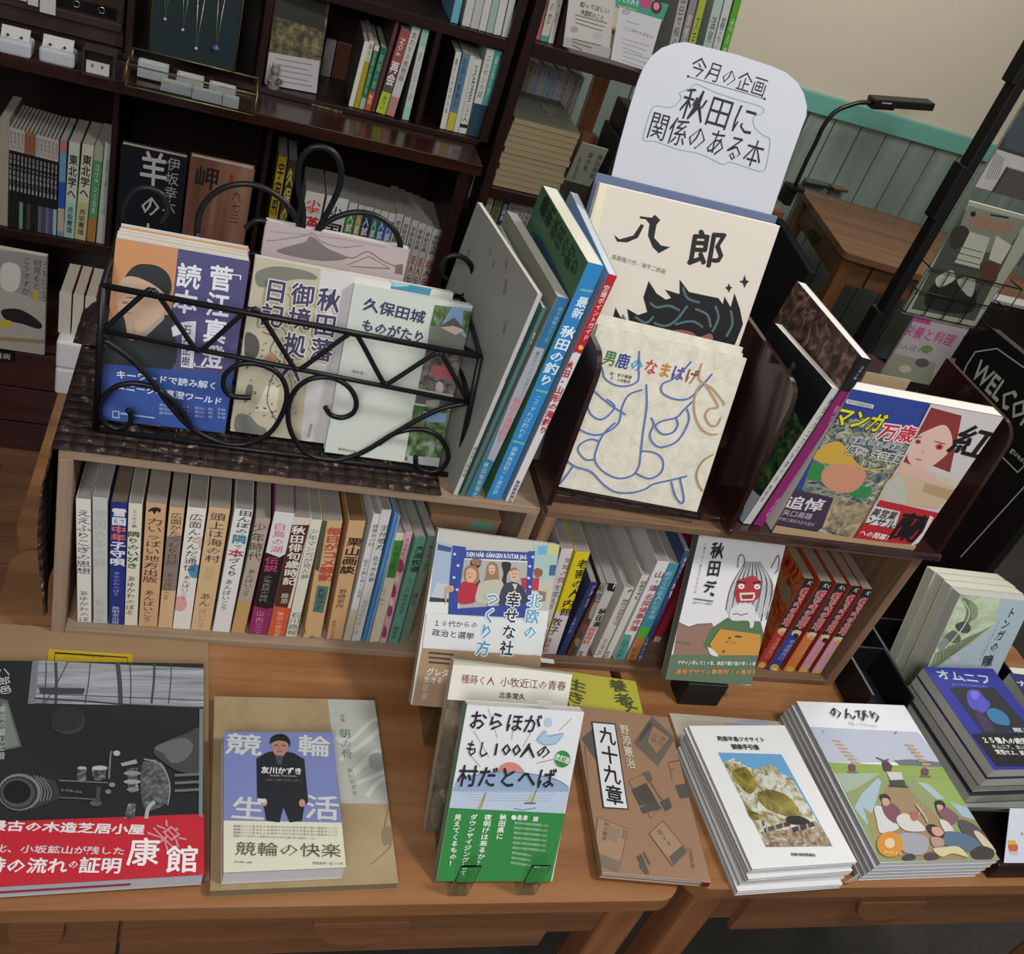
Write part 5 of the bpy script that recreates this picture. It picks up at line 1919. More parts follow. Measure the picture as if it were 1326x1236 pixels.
p.L([(751, 375), (770, 378)], 3, '#6aa8a0'); p.L([(694, 505), (711, 509)], 3, '#6aa8a0'); p.L([(664, 571), (679, 575)], 3, '#6aa8a0')
p.T('最新', (757, 384), (745, 413), 15, '#c4dbe8', 'V', .03)
p.T('秋田の釣り', (739, 422), (704, 500), 19, '#cfe0ea', 'V', .03)
p.T('こうすれば釣れる', (698, 512), (672, 568), 8, '#b0d0e4')
p.T('編集秋田魁つり連合会', (668, 578), (640, 640), 6.5, '#b0d0e4')
b.done(p, 'spine_print')
b = spine_book('guidebook', 'red-headed white spined sea fishing guide, rightmost on the crate', (650.7, 657.5), (661.4, 658.5), (787.8, 354.6), Y0, C1T, None, '#8fa3b4', bk=(738, 248),
               spine_c='#cfcccd', front_c='#8fa3b4', pages='#c9d0d6', tmax=.0145)
p = b.spine_face()
p.P([(785, 345), (808, 350), (757, 452), (740, 458)], '#a8242c')
p.E(752, 450, 8, 8, '#a8242c'); p.E(752, 450, 3.2, 3.2, '#d8b04c')
p.T('空撮ポイントガイド', (787, 369), (757, 441), 7.5, '#d8c8c8', 'V', .02)
p.T('秋田・山形の海釣り', (739, 467), (702, 562), 10.5, '#ab2f38', 'V', .05)
p.T('秋田魁新報社', (672, 622), (660, 650), 5, '#2f2f32', 'V', .02)
b.done(p, 'spine_print')

# ================================================================== wire basket on the left crate
BF = 0.912
M_iron = mat('#16161a', rough=.38, metal=.3)
t = thing('wire_basket', 'black wire book basket with scrolled front and tall looped back on the dark cloth', 'basket', Matrix.Translation((.11, BF, C1T + .003)))
inv = t.matrix_world.inverted()
ZB = C1T + .006


def bf(x, y):
    return ay(x, y, BF)


def wire(name, pts, r=.0028, n=8, sm=True, closed=False, to3=bf):
    P = [to3(*p) if not isinstance(p, Vector) else p for p in pts]
    if sm:
        P = smooth_path(P, 5, closed)
    mb = MB()
    mb.tube(P, r, M_iron, n, closed)
    return mb.build(name, t, inv)


BL, BR = bf(124, 556), bf(592, 612)
TL, TR = bf(133, 370), bf(622, 462)
ML, MR = bf(131, 428), bf(608, 522)
BL.z = BR.z = ZB
BB = 1.045
bl_, br_ = Vector((BL.x, BB, ZB)), Vector((BR.x, BB, ZB))
tl_, tr_ = Vector((TL.x, BB, TL.z)), Vector((TR.x, BB, TR.z))
wire('base_frame', [BL, BR, br_, bl_], .0034, sm=False, closed=True)
wire('top_rail', [TL, TR], .0034, sm=False)
wire('middle_rail', [ML, MR], .0028, sm=False)
for a_, b_ in ((BL, TL), (BR, TR), (bl_, tl_), (br_, tr_)):
    wire('corner_post', [a_, b_], .0036, sm=False)
for a_, b_ in ((TL, tl_), (TR, tr_), (ML, Vector((ML.x, BB, ML.z))), (MR, Vector((MR.x, BB, MR.z)))):
    wire('side_rail', [a_, b_], .003, sm=False)
wire('side_brace', [TR, Vector((MR.x, BB, MR.z))], .0026, sm=False)
wire('side_brace', [TL, Vector((ML.x, BB, ML.z))], .0026, sm=False)
for k in range(4):
    x_ = BL.x + (BR.x - BL.x) * (k + 1) / 5
    wire('base_wire', [Vector((x_, BF, ZB)), Vector((x_, BB, ZB))], .002, 6, sm=False)
wire('back_rail', [tl_, tr_], .003, sm=False)
wire('zigzag_bar', [(131, 430), (187, 380), (196, 377), (206, 384), (250, 448), (258, 453), (268, 448), (316, 405), (326, 402), (337, 407), (378, 472), (385, 478), (395, 474),
                    (447, 436), (457, 433), (466, 440), (493, 490), (500, 497), (509, 493), (560, 460), (568, 458), (575, 464), (606, 520)], .0028)
wire('scroll', [(134, 440), (165, 462), (195, 492), (222, 528), (250, 556), (285, 573), (318, 575), (350, 560), (368, 530), (371, 505), (360, 484), (336, 472), (310, 472), (292, 485), (290, 502), (300, 513), (325, 515)], .0030)
wire('scroll', [(250, 558), (232, 528), (205, 505), (178, 497), (152, 500), (134, 515), (129, 535), (138, 550), (152, 555), (166, 550), (170, 540), (165, 530)], .0030)
wire('scroll', [(604, 522), (570, 530), (535, 547), (500, 568), (465, 588), (430, 596), (398, 588), (378, 562), (373, 532), (382, 506), (402, 491), (428, 489), (450, 500), (461, 518), (458, 534), (443, 541), (428, 537), (421, 527)], .0030)
wire('scroll', [(490, 575), (512, 561), (540, 556), (563, 562), (577, 578), (580, 595), (570, 608), (553, 611), (540, 604), (538, 592)], .0030)


def bk(x, y):
    return ay(x, y, BB)


wire('back_loop', [(392, 305), (392, 270), (386, 240), (388, 212), (398, 195), (413, 190), (430, 196), (441, 215), (440, 240), (428, 268), (410, 300)], .0034, to3=bk)
wire('back_loop', [(255, 300), (260, 272), (278, 250), (305, 239), (335, 241), (362, 256), (382, 280), (392, 305)], .0034, to3=bk)
wire('back_loop', [(160, 300), (158, 275), (170, 250), (190, 243), (210, 252), (217, 272), (208, 290)], .0032, to3=bk)
wire('back_loop', [(318, 296), (330, 286), (345, 288), (356, 300)], .0032, to3=bk)
wire('back_loop', [(410, 300), (430, 284), (460, 275), (488, 280), (508, 295), (517, 312), (519, 330)], .0034, to3=bk)
wire('back_loop', [(596, 387), (612, 370), (611, 346), (598, 333), (582, 332), (572, 342), (572, 356), (580, 362)], .0032, to3=bk)
wire('back_post', [Vector((bk(392, 305).x, BB, ZB)), bk(392, 305)], .003, sm=False)
wire('back_post', [Vector((bk(519, 330).x, BB, ZB)), bk(519, 330)], .003, sm=False)
wire('back_post', [Vector((bk(255, 300).x, BB, ZB)), bk(255, 300)], .003, sm=False)

# --- books in the basket
ZI = ZB + .0044
W5 = '#d9d7cf'


def stack_back(M, w, h, ts, dxs, label_f, cover, name='book', **k):
    """Copies standing behind a front book, each on the back of the one before."""
    out = []
    y = 0.0
    for i, (tt, (dx, dz)) in enumerate(zip(ts, dxs)):
        Mi = M @ Matrix.Translation((dx, y + .0006, dz))
        out.append((Mi, tt))
        y += tt + .0008
    return out


M0, w_, h_ = cover_from_top((150.3, 308), (327.8, 334.4), 0.926, ZI, 14)
M0 = M0 @ Matrix.Rotation(math.radians(3), 4, 'Z')
fl_ = Book('basket_book', 'front copy of the orange and purple book with a black-capped old man', M0, w_ * .985, h_, .018, '#4c4a72', 'R', pages=W5, back_c='#c9c6bc')
p = fl_.front()
p.P([(145, 300), (232, 312), (215, 470), (130, 470)], '#b8825a')
p.S([(168, 350), (182, 342), (205, 345), (219, 357), (222, 375), (212, 385), (180, 368), (160, 366)], '#24282a')
p.S([(152, 372), (165, 358), (190, 364), (214, 382), (213, 402), (198, 425), (175, 434), (160, 425), (152, 400)], '#b49884')
p.S([(146, 412), (160, 410), (168, 440), (190, 430), (214, 408), (224, 420), (222, 478), (138, 478), (138, 430)], '#262b2d')
p.P([(172, 415), (178, 436), (206, 412), (214, 404), (212, 414), (182, 442), (172, 438)], '#9a8c82')
p.E(162, 392, 4, 2, '#8a5a4c'); p.L([(160, 404), (170, 406)], 1.5, '#8f6a5c'); p.L([(164, 385), (176, 386)], 1.2, '#5a4238')
p.P([(136, 471), (312, 487), (298, 564), (131, 551)], '#2f4a8e')
p.T('読本', (247, 341), (238, 407), 30, '#cfd0da', 'V', .03)
p.T('菅江真澄', (288, 343), (273, 478), 29, '#cfd0da', 'V', .03)
p.T('「', (303, 342), (301, 362), 22, '#cfd0da', 'V'); p.T('」', (262, 470), (260, 486), 20, '#cfd0da', 'V')
p.P([(232, 418), (244, 416), (254, 416), (250, 477), (234, 475), (236, 432), (224, 436), (222, 424)], '#c3c4cc')
p.T('石井正樹', (243, 420), (240, 474), 10, '#3b3a5a', 'V', .02)
p.T('キーワードで読み解く', (150, 484), (282, 500), 12, '#cdd3e4', 'H', .03)
p.T('ユニークな真澄ワールド', (150, 499), (288, 520), 11.5, '#cdd3e4', 'H', .03)
for k in range(3):
    p.T('旅日記、くすり、鉱山、桜、子供', (206, 524 + k * 5), (292, 531 + k * 5), 4.4, '#aab4d4', 'H')
p.L([(146, 532), (154, 533), (154, 541), (146, 540)], 1, '#b9c0da', closed=True)
p.L([(156, 535), (200, 541)], 2.2, '#98a4cc')
p.P([(172, 548), (208, 551), (209, 557), (176, 556)], '#a5806c')
fl_.done(p)
for i, (Mi, tt) in enumerate(stack_back(M0, w_, h_, (.014, .014, .014), ((.0, .0), (.001, .0), (.002, .0)), None, None)):
    Book('basket_book', ['copy of the orange and purple book right behind the front one', 'third copy of the orange and purple book in the basket', 'rearmost copy of the orange and purple book, standing highest'][i],
         Mi @ Matrix.Translation((0, .0188, 0)), w_ * .985, h_ + (0, 0, .002)[i], tt, '#b8825a' if i else '#b8825a', 'R', '#4c4a72', '#c9c6bc', W5)

M1, w_, h_ = cover_from_top((331, 332.6), (497, 360), 0.936, ZI, 17)
w_ = .148
b = Book('basket_book', 'book with a grey ink map and huge navy title columns, middle of the basket', M1, w_, h_, .017, '#b5b1a4', 'R', pages=W5)
p = b.front()
p.P([(300, 320), (420, 335), (392, 600), (290, 600)], '#a8a38e')
p.P([(418, 330), (520, 345), (480, 600), (385, 600)], '#bcb9b8')
p.S([(333, 352), (360, 345), (400, 352), (410, 362), (380, 362), (345, 372), (332, 368)], '#6c6e62')
p.S([(318, 432), (332, 436), (336, 452), (330, 464), (318, 466)], '#4a4a46')
p.S([(320, 500), (327, 500), (326, 512), (316, 522)], '#5c5c56')
p.S([(306, 538), (322, 538), (334, 550), (345, 556), (338, 566), (306, 560)], '#6a6b66')
p.P([(345, 500), (362, 500), (358, 530), (350, 534), (330, 532)], '#c3bfa8')
p.L([(340, 430), (355, 438), (350, 455), (362, 470), (352, 490), (346, 520), (358, 545)], 1.3, '#4a463c', True)
p.L([(362, 420), (374, 440), (368, 470), (378, 500), (372, 540)], 1.1, '#5a5648', True)
rr_ = random.Random(2)
for k in range(60):
    p.E(318 + rr_.random() * 68, 440 + rr_.random() * 100, 1.1, 1.1, '#4e4b40')
p.S([(345, 462), (352, 456), (358, 462), (355, 476), (346, 474)], '#9c7358')
for s_, a_, b_, wd_ in (('秋田藩', (428, 372), (414, 468), 29), ('御境', (394, 366), (386, 427), 30), ('拠人', (384, 430), (374, 494), 28), ('日記', (360, 360), (350, 424), 30)):
    p.T(s_, a_, b_, wd_, '#c9c6bc', 'V', -.07)
    p.T(s_, a_, b_, wd_, '#373456', 'V', .035)
p.T('無明舎出版', (403, 548), (399, 566), 4, '#55534e', 'V')
b.done(p)
M2, w_, h_ = cover_from_top((459, 367.6), (616, 393.8), 0.9195, ZI, 18)
b = Book('basket_book', 'pale green-grey castle book with photos down its right side, front right in the basket', M2, w_ * .98, h_, .014, '#b4bab2', 'R', pages=W5)
p = b.front()
M_tree = ramp_mat('photo_of_trees', [(0.32, '#1c2a1c'), (0.45, '#3f5a34'), (0.55, '#6a7c58'), (0.66, '#8fa0a0'), (0.75, '#b8c0c0')], (70, 70, 70), 'noise', .35, 6, .8)
M_pink = ramp_mat('photo_of_garden', [(0.32, '#2a2a26'), (0.45, '#4f4a44'), (0.56, '#74706c'), (0.66, '#9a6a6c'), (0.75, '#a8a8a4')], (80, 80, 80), 'noise', .35, 6, .8)
p.P([(563, 395), (616, 400), (604, 456), (553, 447)], '#7894b4')
p.P([(563, 395), (585, 398), (572, 420), (556, 425)], M_tree)
p.P([(600, 402), (616, 404), (608, 440), (598, 425)], M_tree)
p.P([(556, 425), (580, 418), (606, 440), (604, 458), (553, 449)], '#6b6c66')
p.P([(570, 424), (588, 414), (600, 428), (590, 434)], '#b9a89c'); p.P([(568, 424), (588, 411), (602, 427), (586, 422)], '#55504c')
p.P([(552, 452), (601, 460), (590, 512), (541, 503)], M_pink)
p.S([(560, 474), (580, 477), (588, 490), (562, 489)], '#9a5058'); p.E(569, 502, 5, 8, '#a9a8a0')
p.P([(540, 507), (589, 515), (586, 530), (537, 522)], '#4a4a4c'); p.P([(552, 518), (570, 518), (566, 532), (550, 530)], '#8a8884')
p.P([(536, 524), (586, 532), (584, 602), (524, 596)], M_tree)
p.P([(548, 532), (578, 536), (576, 548), (545, 545)], '#6f90b8')
p.P([(528, 590), (580, 594), (582, 604), (526, 603)], '#9a9c9a')
p.T('久保田城', (471, 393), (551, 412), 18, '#2c2f55', 'H', .035)
p.T('ものがたり', (468, 420), (551, 438), 17, '#2c2f55', 'H', .035)
p.T('渡部景一', (455, 480), (476, 485), 4.5, '#4a4a4a', 'H')
p.T('無明舎出版', (438, 581), (461, 585), 4, '#3a3a3a', 'H')
b.done(p)
M3, w_, h_ = cover_from_top((452, 354), (578, 382), 0.956, ZI, 17)
b = Book('basket_book', 'book with a blue picture strip at its head, behind the castle book', M3, w_ + .008, h_, .012, '#c0c2bc', 'R', pages=W5)
p = b.front()
p.P([(485, 358), (560, 370), (556, 384), (480, 371)], '#3f7f9c')
p.P([(463, 353), (482, 356), (481, 360), (462, 358)], '#a8443a')
p.S([(500, 362), (520, 364), (530, 370), (505, 371)], '#8fb4c0')
b.done(p)
M3, w_, h_ = cover_from_top((345, 286), (530, 325), 1.000, ZI, 11)
b = Book('basket_book', 'lilac book with mountain line drawing, tallest at the back of the basket', M3, w_, h_, .016, '#a39797', 'R', pages='#cfcac4')
p = b.front()
p.S([(358, 325), (378, 318), (395, 313), (402, 306), (412, 312), (425, 322), (450, 334), (420, 338), (380, 332)], '#6c6264')
p.L([(345, 312), (365, 310), (395, 305), (405, 302), (415, 312), (440, 320), (470, 318)], 1.2, '#7a6e70', True)
p.L([(440, 330), (458, 334), (476, 326), (496, 338), (515, 346)], 1.6, '#7a5f58', True)
p.L([(450, 343), (478, 332), (505, 348), (455, 345)], 1.3, '#7a6660')
p.P([(513, 343), (522, 342), (521, 356), (511, 354)], '#6a544e')
p.L([(350, 300), (420, 306), (500, 320)], 1, '#8f8484', True)
b.done(p)

# ================================================================== maroon book stand on the right crate
M_mar = mat('#25100f', rough=.18, coat=.6, spec=.5)
M_mar2 = mat('#2e1a17', rough=.2, coat=.6, spec=.5)
SX0, SX1 = .4285, 1.006
SZ0 = C2T + .0006
t = thing('book_stand', 'glossy dark maroon book stand with three rounded uprights on the right crate', 'stand', Matrix.Translation(((SX0 + SX1) / 2, .95, SZ0)))
inv = t.matrix_world.inverted()
mb = MB()
mb.box((SX0 - .0085, .893, SZ0), (.6718, 1.06, SZ0 + .0095), M_mar2)
mb.build('base', t, inv, bevel=.003)
mb = MB()
mb.box((.6720, .866, SZ0), (SX1 + .006, 1.06, SZ0 + .011), M_mar2)
mb.build('base', t, inv, bevel=.003)
for (x_, yf, yb, ztop) in ((SX0 - .0085, .872, 1.06, TZ + .492), (.6720, .872, 1.06, TZ + .497), (SX1 - .003, .872, 1.06, TZ + .494)):
    r = .028
    z0 = SZ0 + .0112
    pts = [(x_, yb, z0), (x_, yf, z0)]
    for k in range(7):
        a = PI + (PI / 2) * (-k / 6)
        pts.append((x_, yf + .012 + r + r * math.cos(a), ztop - r + r * math.sin(a)))
    pts.append((x_, yb, ztop))
    pts = [Vector(q) for q in pts]
    mb = MB()
    mb.prism(pts, (.0065, 0, 0), M_mar)
    mb.build('upright', t, inv, bevel=.0022)
ZS = SZ0 + .0116

# blue folder, white sign, picture books
Mh, w_, h_ = cover_from_top((777, 237), (1009, 297), .962, ZS, 14)
hb = Book('picture_book', 'large white picture book with two bold black characters over a wild black hair drawing', Mh, w_, h_, .010, '#c6bfb4', 'L', pages='#cfcabd', hard=True)
p = hb.front()
p.P([(777, 236), (786, 238), (752, 420), (740, 420)], '#cfc7ae')
BLK = '#232223'
p.P([(795, 304), (802, 310), (820, 305), (830, 290), (834, 292), (826, 308), (812, 314), (799, 313)], BLK)
p.P([(829, 280), (844, 282), (848, 278), (855, 285), (850, 291), (847, 308), (856, 318), (868, 320), (853, 328), (845, 320), (839, 305), (841, 290), (836, 284), (828, 283)], BLK)
p.T('郎', (920, 296), (911, 348), 56, BLK, 'V', .05)
p.T('斎藤隆介作／滝平二郎画', (792, 332), (862, 352), 6.5, '#6b655c', 'H')
hair = [(797, 398), (803, 410), (815, 418), (812, 400), (826, 408), (838, 404), (833, 385), (840, 364), (850, 380), (862, 388), (869, 386), (861, 375), (880, 381), (880, 362), (892, 378),
        (910, 382), (930, 386), (936, 394), (938, 384), (946, 398), (951, 380), (958, 400), (962, 420), (950, 450), (945, 460), (780, 430), (783, 420), (796, 424), (794, 410)]
p.P(hair, '#17181a')
for pts_ in ([(842, 392), (850, 398), (866, 396), (880, 402)], [(884, 372), (890, 386), (906, 392)], [(846, 418), (862, 422), (876, 414), (890, 396)], [(900, 400), (916, 408), (920, 424)],
             [(926, 396), (930, 412), (922, 430)], [(946, 402), (948, 420), (940, 436)], [(822, 410), (836, 418), (846, 410)], [(874, 420), (896, 416), (910, 424)], [(806, 408), (814, 422), (830, 424)]):
    p.L(pts_, 3, '#4a5f66', True)
p.S([(868, 430), (880, 427), (895, 430), (905, 436), (920, 432), (920, 442), (885, 440)], '#8a5258')
for (x_, y_, s_) in ((963, 365, 1.0), (943, 373, .7)):
    p.P([(x_ - 6 * s_, y_ - 1), (x_ - 1, y_ - 2), (x_ + 1 * s_, y_ - 9 * s_), (x_ + 3 * s_, y_ - 2), (x_ + 7 * s_, y_ - 1), (x_ + 3 * s_, y_ + 3 * s_), (x_ + 1, y_ + 8 * s_), (x_ - 1, y_ + 2)], BLK)
hb.done(p)
Mf, wf, hf = cover_from_top((773, 223.6), (1006, 284.7), .978, ZS, 13.5)
mb = MB()
fo_ = thing('folder_board', 'slate blue board standing behind the white picture book, only its rim showing', 'board', Mf)
mb.box((0, 0, 0), (wf, .004, hf), mat('#56627e', rough=.6))
mb.build('board', fo_, bevel=.0008)
Mp, wp, hp = cover_from_top((838, 45), (1058, 105), .990, ZS + .25, 12)
# handwritten sign: a rounded white sheet
a = math.radians(13)
Op = Vector((0, .987, ZS)); npn = Vector((0, -math.cos(a), math.sin(a)))
corner = {}
def pp_(x, y):
    return hit((x, y), Op, npn)


sign = thing('handwritten_sign', 'white rounded card sign with marker writing outlined in green, standing above the picture book', 'sign', Matrix.Translation(pp_(890, 260)))
inv = sign.matrix_world.inverted()
out_px = [(790, 236), (800, 195), (815, 140), (826, 105)] + [(833, 88), (843, 73), (857, 62), (874, 56), (889, 54.6)] + [(955, 71), (1000, 86)] + [(1018, 94), (1032, 106), (1041, 121), (1045, 138), (1044, 150)] + [(1022, 210), (995, 290)]
pts = [pp_(*q) for q in out_px]
mb = MB()
mb.prism(pts[::-1], Vector((0, math.cos(a), -math.sin(a))) * .0012, mat('#b2b5bd', rough=.5))
mb.build('card', sign, inv)
X = Vector((1, 0, 0)); Zp = Vector((0, math.sin(a), math.cos(a)))
O_ = pp_(790, 300); O_ = O_ - X * .1 - Zp * .05
pr = Print(O_, X, Zp, .6, .5)
INK = '#1e1e22'
pr.T('今月の企画', (895, 84), (993, 115), 23, INK, 'H', 0)
pr.L([(891, 99), (990, 128)], .9, '#4a4a50'); pr.E(891, 99, 1.6, 1.6, INK); pr.E(990, 128, 1.6, 1.6, INK)
pr.T('秋田に', (882, 131), (980, 160), 38, INK, 'H', 0)
pr.T('関係のある本', (840, 160), (988, 202), 33, INK, 'H', 0)
pr.L([(882, 127), (880, 120), (893, 115), (902, 109), (925, 119), (955, 129), (985, 138), (988, 146), (976, 152), (978, 166), (990, 176), (997, 182), (992, 215), (985, 222), (965, 216), (945, 210), (936, 213), (915, 203),
      (905, 199), (897, 197), (880, 194), (865, 189), (848, 183), (834, 182), (834, 172), (843, 143), (850, 137), (870, 139)], 1.1, '#7a9c80', True, True)
pr.L([(983, 138), (950, 130), (920, 120)], .01, '#7a9c80')
pr.build('sign_lettering', sign)

# the face-drawing picture books
Mn, w_, h_ = cover_frame2((716, 629), (906, 664), (773.8, 420), ZS + .002, 18.8)
M_washi = ramp_mat('rough_paper_cover', [(0.3, '#b3afa1'), (0.5, '#c2beb0'), (0.7, '#cbc7ba')], (60, 60, 60), 'noise', .8, 6, .5, .5)
for k in range(4):
    Mi = Mn @ Matrix.Translation(((0, 0, 0), (-.004, .0056, .004), (-.006, .0112, .007), (-.001, .0168, .010))[k])
    b = Book('picture_book', ['rough paper picture book with a blue line-drawn mask face, front copy', 'second copy behind the line-drawn mask book', 'third copy behind the line-drawn mask book',
                              'rearmost copy behind the line-drawn mask book'][k], Mi, w_ * .98, h_, .005, M_washi, 'L', pages='#bdb8a8')
    if k:
        continue
    p = b.front()
    for ch, q, c_ in (('男', 790, '#3a6a3c'), ('鹿', 807, '#2c3a80'), ('の', 825, '#3a8ab4'), ('な', 843, '#a83c40'), ('ま', 861, '#b0722c'), ('は', 878, '#4a3a86'), ('げ', 896, '#7c4a30')):
        yy = 464 + (q - 790) * .22
        p.T(ch, (q - 8.5, yy - 2), (q + 8.5, yy + 2), 20, c_, 'H', .04)
    p.T('画・金子義償', (790, 483), (818, 489), 4.5, '#4a4a48', 'H', .02)
    p.T('文・土井敏秀', (790, 489), (816, 495), 4.5, '#4a4a48', 'H', .02)
    BLu = '#4a62a4'
    f5 = lambda pts_: [(690 + x_ / 4.414, 400 + y_ / 4.414) for x_, y_ in pts_]
    for pts_, c_ in (
            ([(365, 310), (395, 340), (410, 395), (470, 435), (540, 440), (600, 410), (605, 330), (608, 240)], BLu),
            ([(310, 440), (350, 470), (400, 515), (460, 560), (530, 605)], BLu),
            ([(312, 460), (305, 520), (330, 600), (390, 632), (450, 590), (465, 550), (420, 515)], BLu),
            ([(230, 640), (270, 690), (350, 720), (420, 705), (490, 650), (510, 560), (550, 490), (625, 462)], BLu),
            ([(648, 430), (650, 560), (630, 700), (615, 830), (605, 900), (570, 950), (490, 968), (410, 935), (360, 880), (358, 820), (400, 720), (470, 650)], BLu),
            ([(375, 755), (330, 745), (275, 770), (258, 810), (300, 860), (350, 860)], BLu),
            ([(615, 812), (690, 820), (740, 860), (735, 930), (665, 970), (580, 935)], BLu),
            ([(675, 620), (690, 660), (668, 720), (690, 770), (740, 790), (830, 750), (890, 640), (880, 570)], BLu),
            ([(910, 530), (860, 580), (820, 620), (740, 640), (700, 670), (740, 715), (800, 705), (828, 660), (815, 620)], BLu),
            ([(905, 300), (860, 350), (800, 400), (740, 430), (740, 480), (810, 515), (880, 515), (930, 480), (1000, 400), (1025, 370)], BLu),
            ([(175, 850), (240, 900), (330, 930), (400, 1000), (470, 1045), (560, 1050), (640, 1030), (690, 1000), (800, 975), (880, 955)], BLu),
            ([(190, 870), (160, 930), (120, 1000), (150, 1000), (200, 940), (230, 895)], BLu),
            ([(790, 985), (810, 1060), (845, 1110), (862, 1080), (840, 970)], BLu),
            ([(965, 310), (950, 400), (1020, 450), (1080, 520), (1095, 550)], '#a8865a'),
            ([(960, 430), (925, 500), (925, 600), (960, 680), (1010, 715), (1055, 715)], '#a8865a'),
            ([(1060, 565), (1010, 570), (985, 610), (1010, 660), (1050, 665), (1075, 620)], '#a8865a'),
            ([(985, 430), (1030, 500), (1060, 560)], '#a8865a'),
            ([(1030, 830), (970, 870), (935, 940), (945, 1000), (970, 1040)], '#a07a4a')):
        p.L(f5(pts_), 2.1, c_, True)
    b.done(p)
# wire rest for them
t = thing('wire_book_rest', 'black wire rest under the line-drawn mask books', 'stand', Matrix.Translation(Mn.translation))
inv = t.matrix_world.inverted()
X_, Y_, Z_ = Mn.col[0].xyz, Mn.col[1].xyz, Mn.col[2].xyz
a_, b_ = Mn.translation + X_ * .002, Mn.translation + X_ * (w_ - .002)
hY = Vector((Y_.x, Y_.y, 0)).normalized()
ZW = Vector((0, 0, ZS + .0008))
def wr(nm, P, r=.0011):
    mb = MB()
    mb.tube(P, r, M_iron, 6)
    mb.build(nm, t, inv)


A0, B0 = Vector((a_.x, a_.y, ZW.z)) - hY * .012, Vector((b_.x, b_.y, ZW.z)) - hY * .012
wr('front_wire', [A0 + Vector((0, 0, .007)), B0 + Vector((0, 0, .007))])
wr('front_wire', [A0, B0])
for k in range(9):
    q = A0.lerp(B0, k / 8)
    wr('cross_wire', [q + Vector((0, 0, .007)), q, q + hY * .010 + Vector((0, 0, 0))], .0009)
wr('side_wire', [A0 + Vector((-.002, 0, .007)), A0 + Vector((-.003, 0, .05)) + hY * .004], .0012)

# --- books between the uprights, right half
b = spine_book('paperback', 'black-covered book with a white spine, first right of the middle upright', (953.7, 692), (966, 693.5), (1077.7, 504), .882, ZS, None, '#121214', bk=(1002.7, 419.7),
               spine_c='#b4b2b4', front_c='#121316', pages='#d4d3cc')
p = b.front()
p.P([(930, 600), (1000, 480), (1060, 540), (1000, 640), (940, 690)], ramp_mat('grass_photo', [(0.3, '#0f1a10'), (0.48, '#22351f'), (0.6, '#3f5a36'), (0.72, '#6a6a4a')], (70, 70, 70), 'noise', .4, 5, .5))
p.P([(975, 390), (1100, 500), (1045, 560), (1010, 500), (985, 470)], '#101216')
p.P([(960, 622), (992, 650), (962, 700), (938, 680)], '#a3a6aa')
p.S([(955, 640), (965, 640), (962, 665), (948, 685), (940, 676)], '#3a5a8c')
p.T('無常の岬', (1030, 470), (1010, 500), 9, '#5a5c60')
b.done(p)
p = b.spine_face()
p.T('秋田のクニマスを食べる', (1079, 515), (1002, 625), 6, '#5a585c'); p.T('無明舎', (1000, 628), (985, 650), 5, '#6a686c')
b.done(p, 'spine_print')
b = spine_book('hardcover_book', 'magenta spined thick book with a brown patterned cover and black spine head', (967, 694), (979.7, 695), (1116, 464), .882, ZS, None, '#7a1f5a', bk=(1031.8, 364.6),
               spine_c='#7c2260', front_c='#43312c', pages='#d4d3cc')
p = b.front()
p.P([(1020, 350), (1125, 470), (1090, 530), (1000, 420)], ramp_mat('brown_relief_picture', [(0.35, '#241714'), (0.5, '#4f3a33'), (0.65, '#8a6d62')], (50, 50, 50), 'noise', .4, 7, 1.2))
p.P([(1112, 458), (1122, 470), (1090, 530), (1080, 518)], '#141416')
b.done(p)
p = b.spine_face()
p.P([(1110, 455), (1140, 465), (1112, 510), (1080, 505)], '#18181b')
p.T('日本の秋', (1118, 474), (1106, 492), 5, '#8a94a0'); p.T('精霊の王', (1086, 525), (1062, 575), 6, '#c08aac'); p.T('石田裕', (1010, 645), (992, 670), 5, '#c090b0')
b.done(p, 'spine_print')

# magazine with the two-part cover
Mm, w_, h_ = cover_from_top((1103.7, 504), (1289, 554), .874, ZS, 1.5)
b = Book('magazine', 'thick colourful comics magazine with yellow and red title and a red-haired woman', Mm, w_, h_, .022, '#8c7458', 'R', pages='#d8d6cf', cat='magazine')
f6 = lambda x_, y_: (920 + x_ / 3.266, 360 + y_ / 3.266)
p = b.front()
p.P([f6(*q) for q in ((560, 420), (945, 500), (925, 560), (560, 1110), (230, 1075))], '#2b3f86')
M_fish = ramp_mat('shoal_art', [(0.30, '#26304a'), (0.42, '#44505c'), (0.52, '#7a8070'), (0.62, '#a8a48c'), (0.72, '#c8c6b4')], (55, 90, 90), 'noise', .35, 4, 2.0)
p.P([f6(*q) for q in ((520, 600), (700, 590), (880, 690), (800, 820), (560, 1105), (330, 1050), (430, 780))], M_fish)
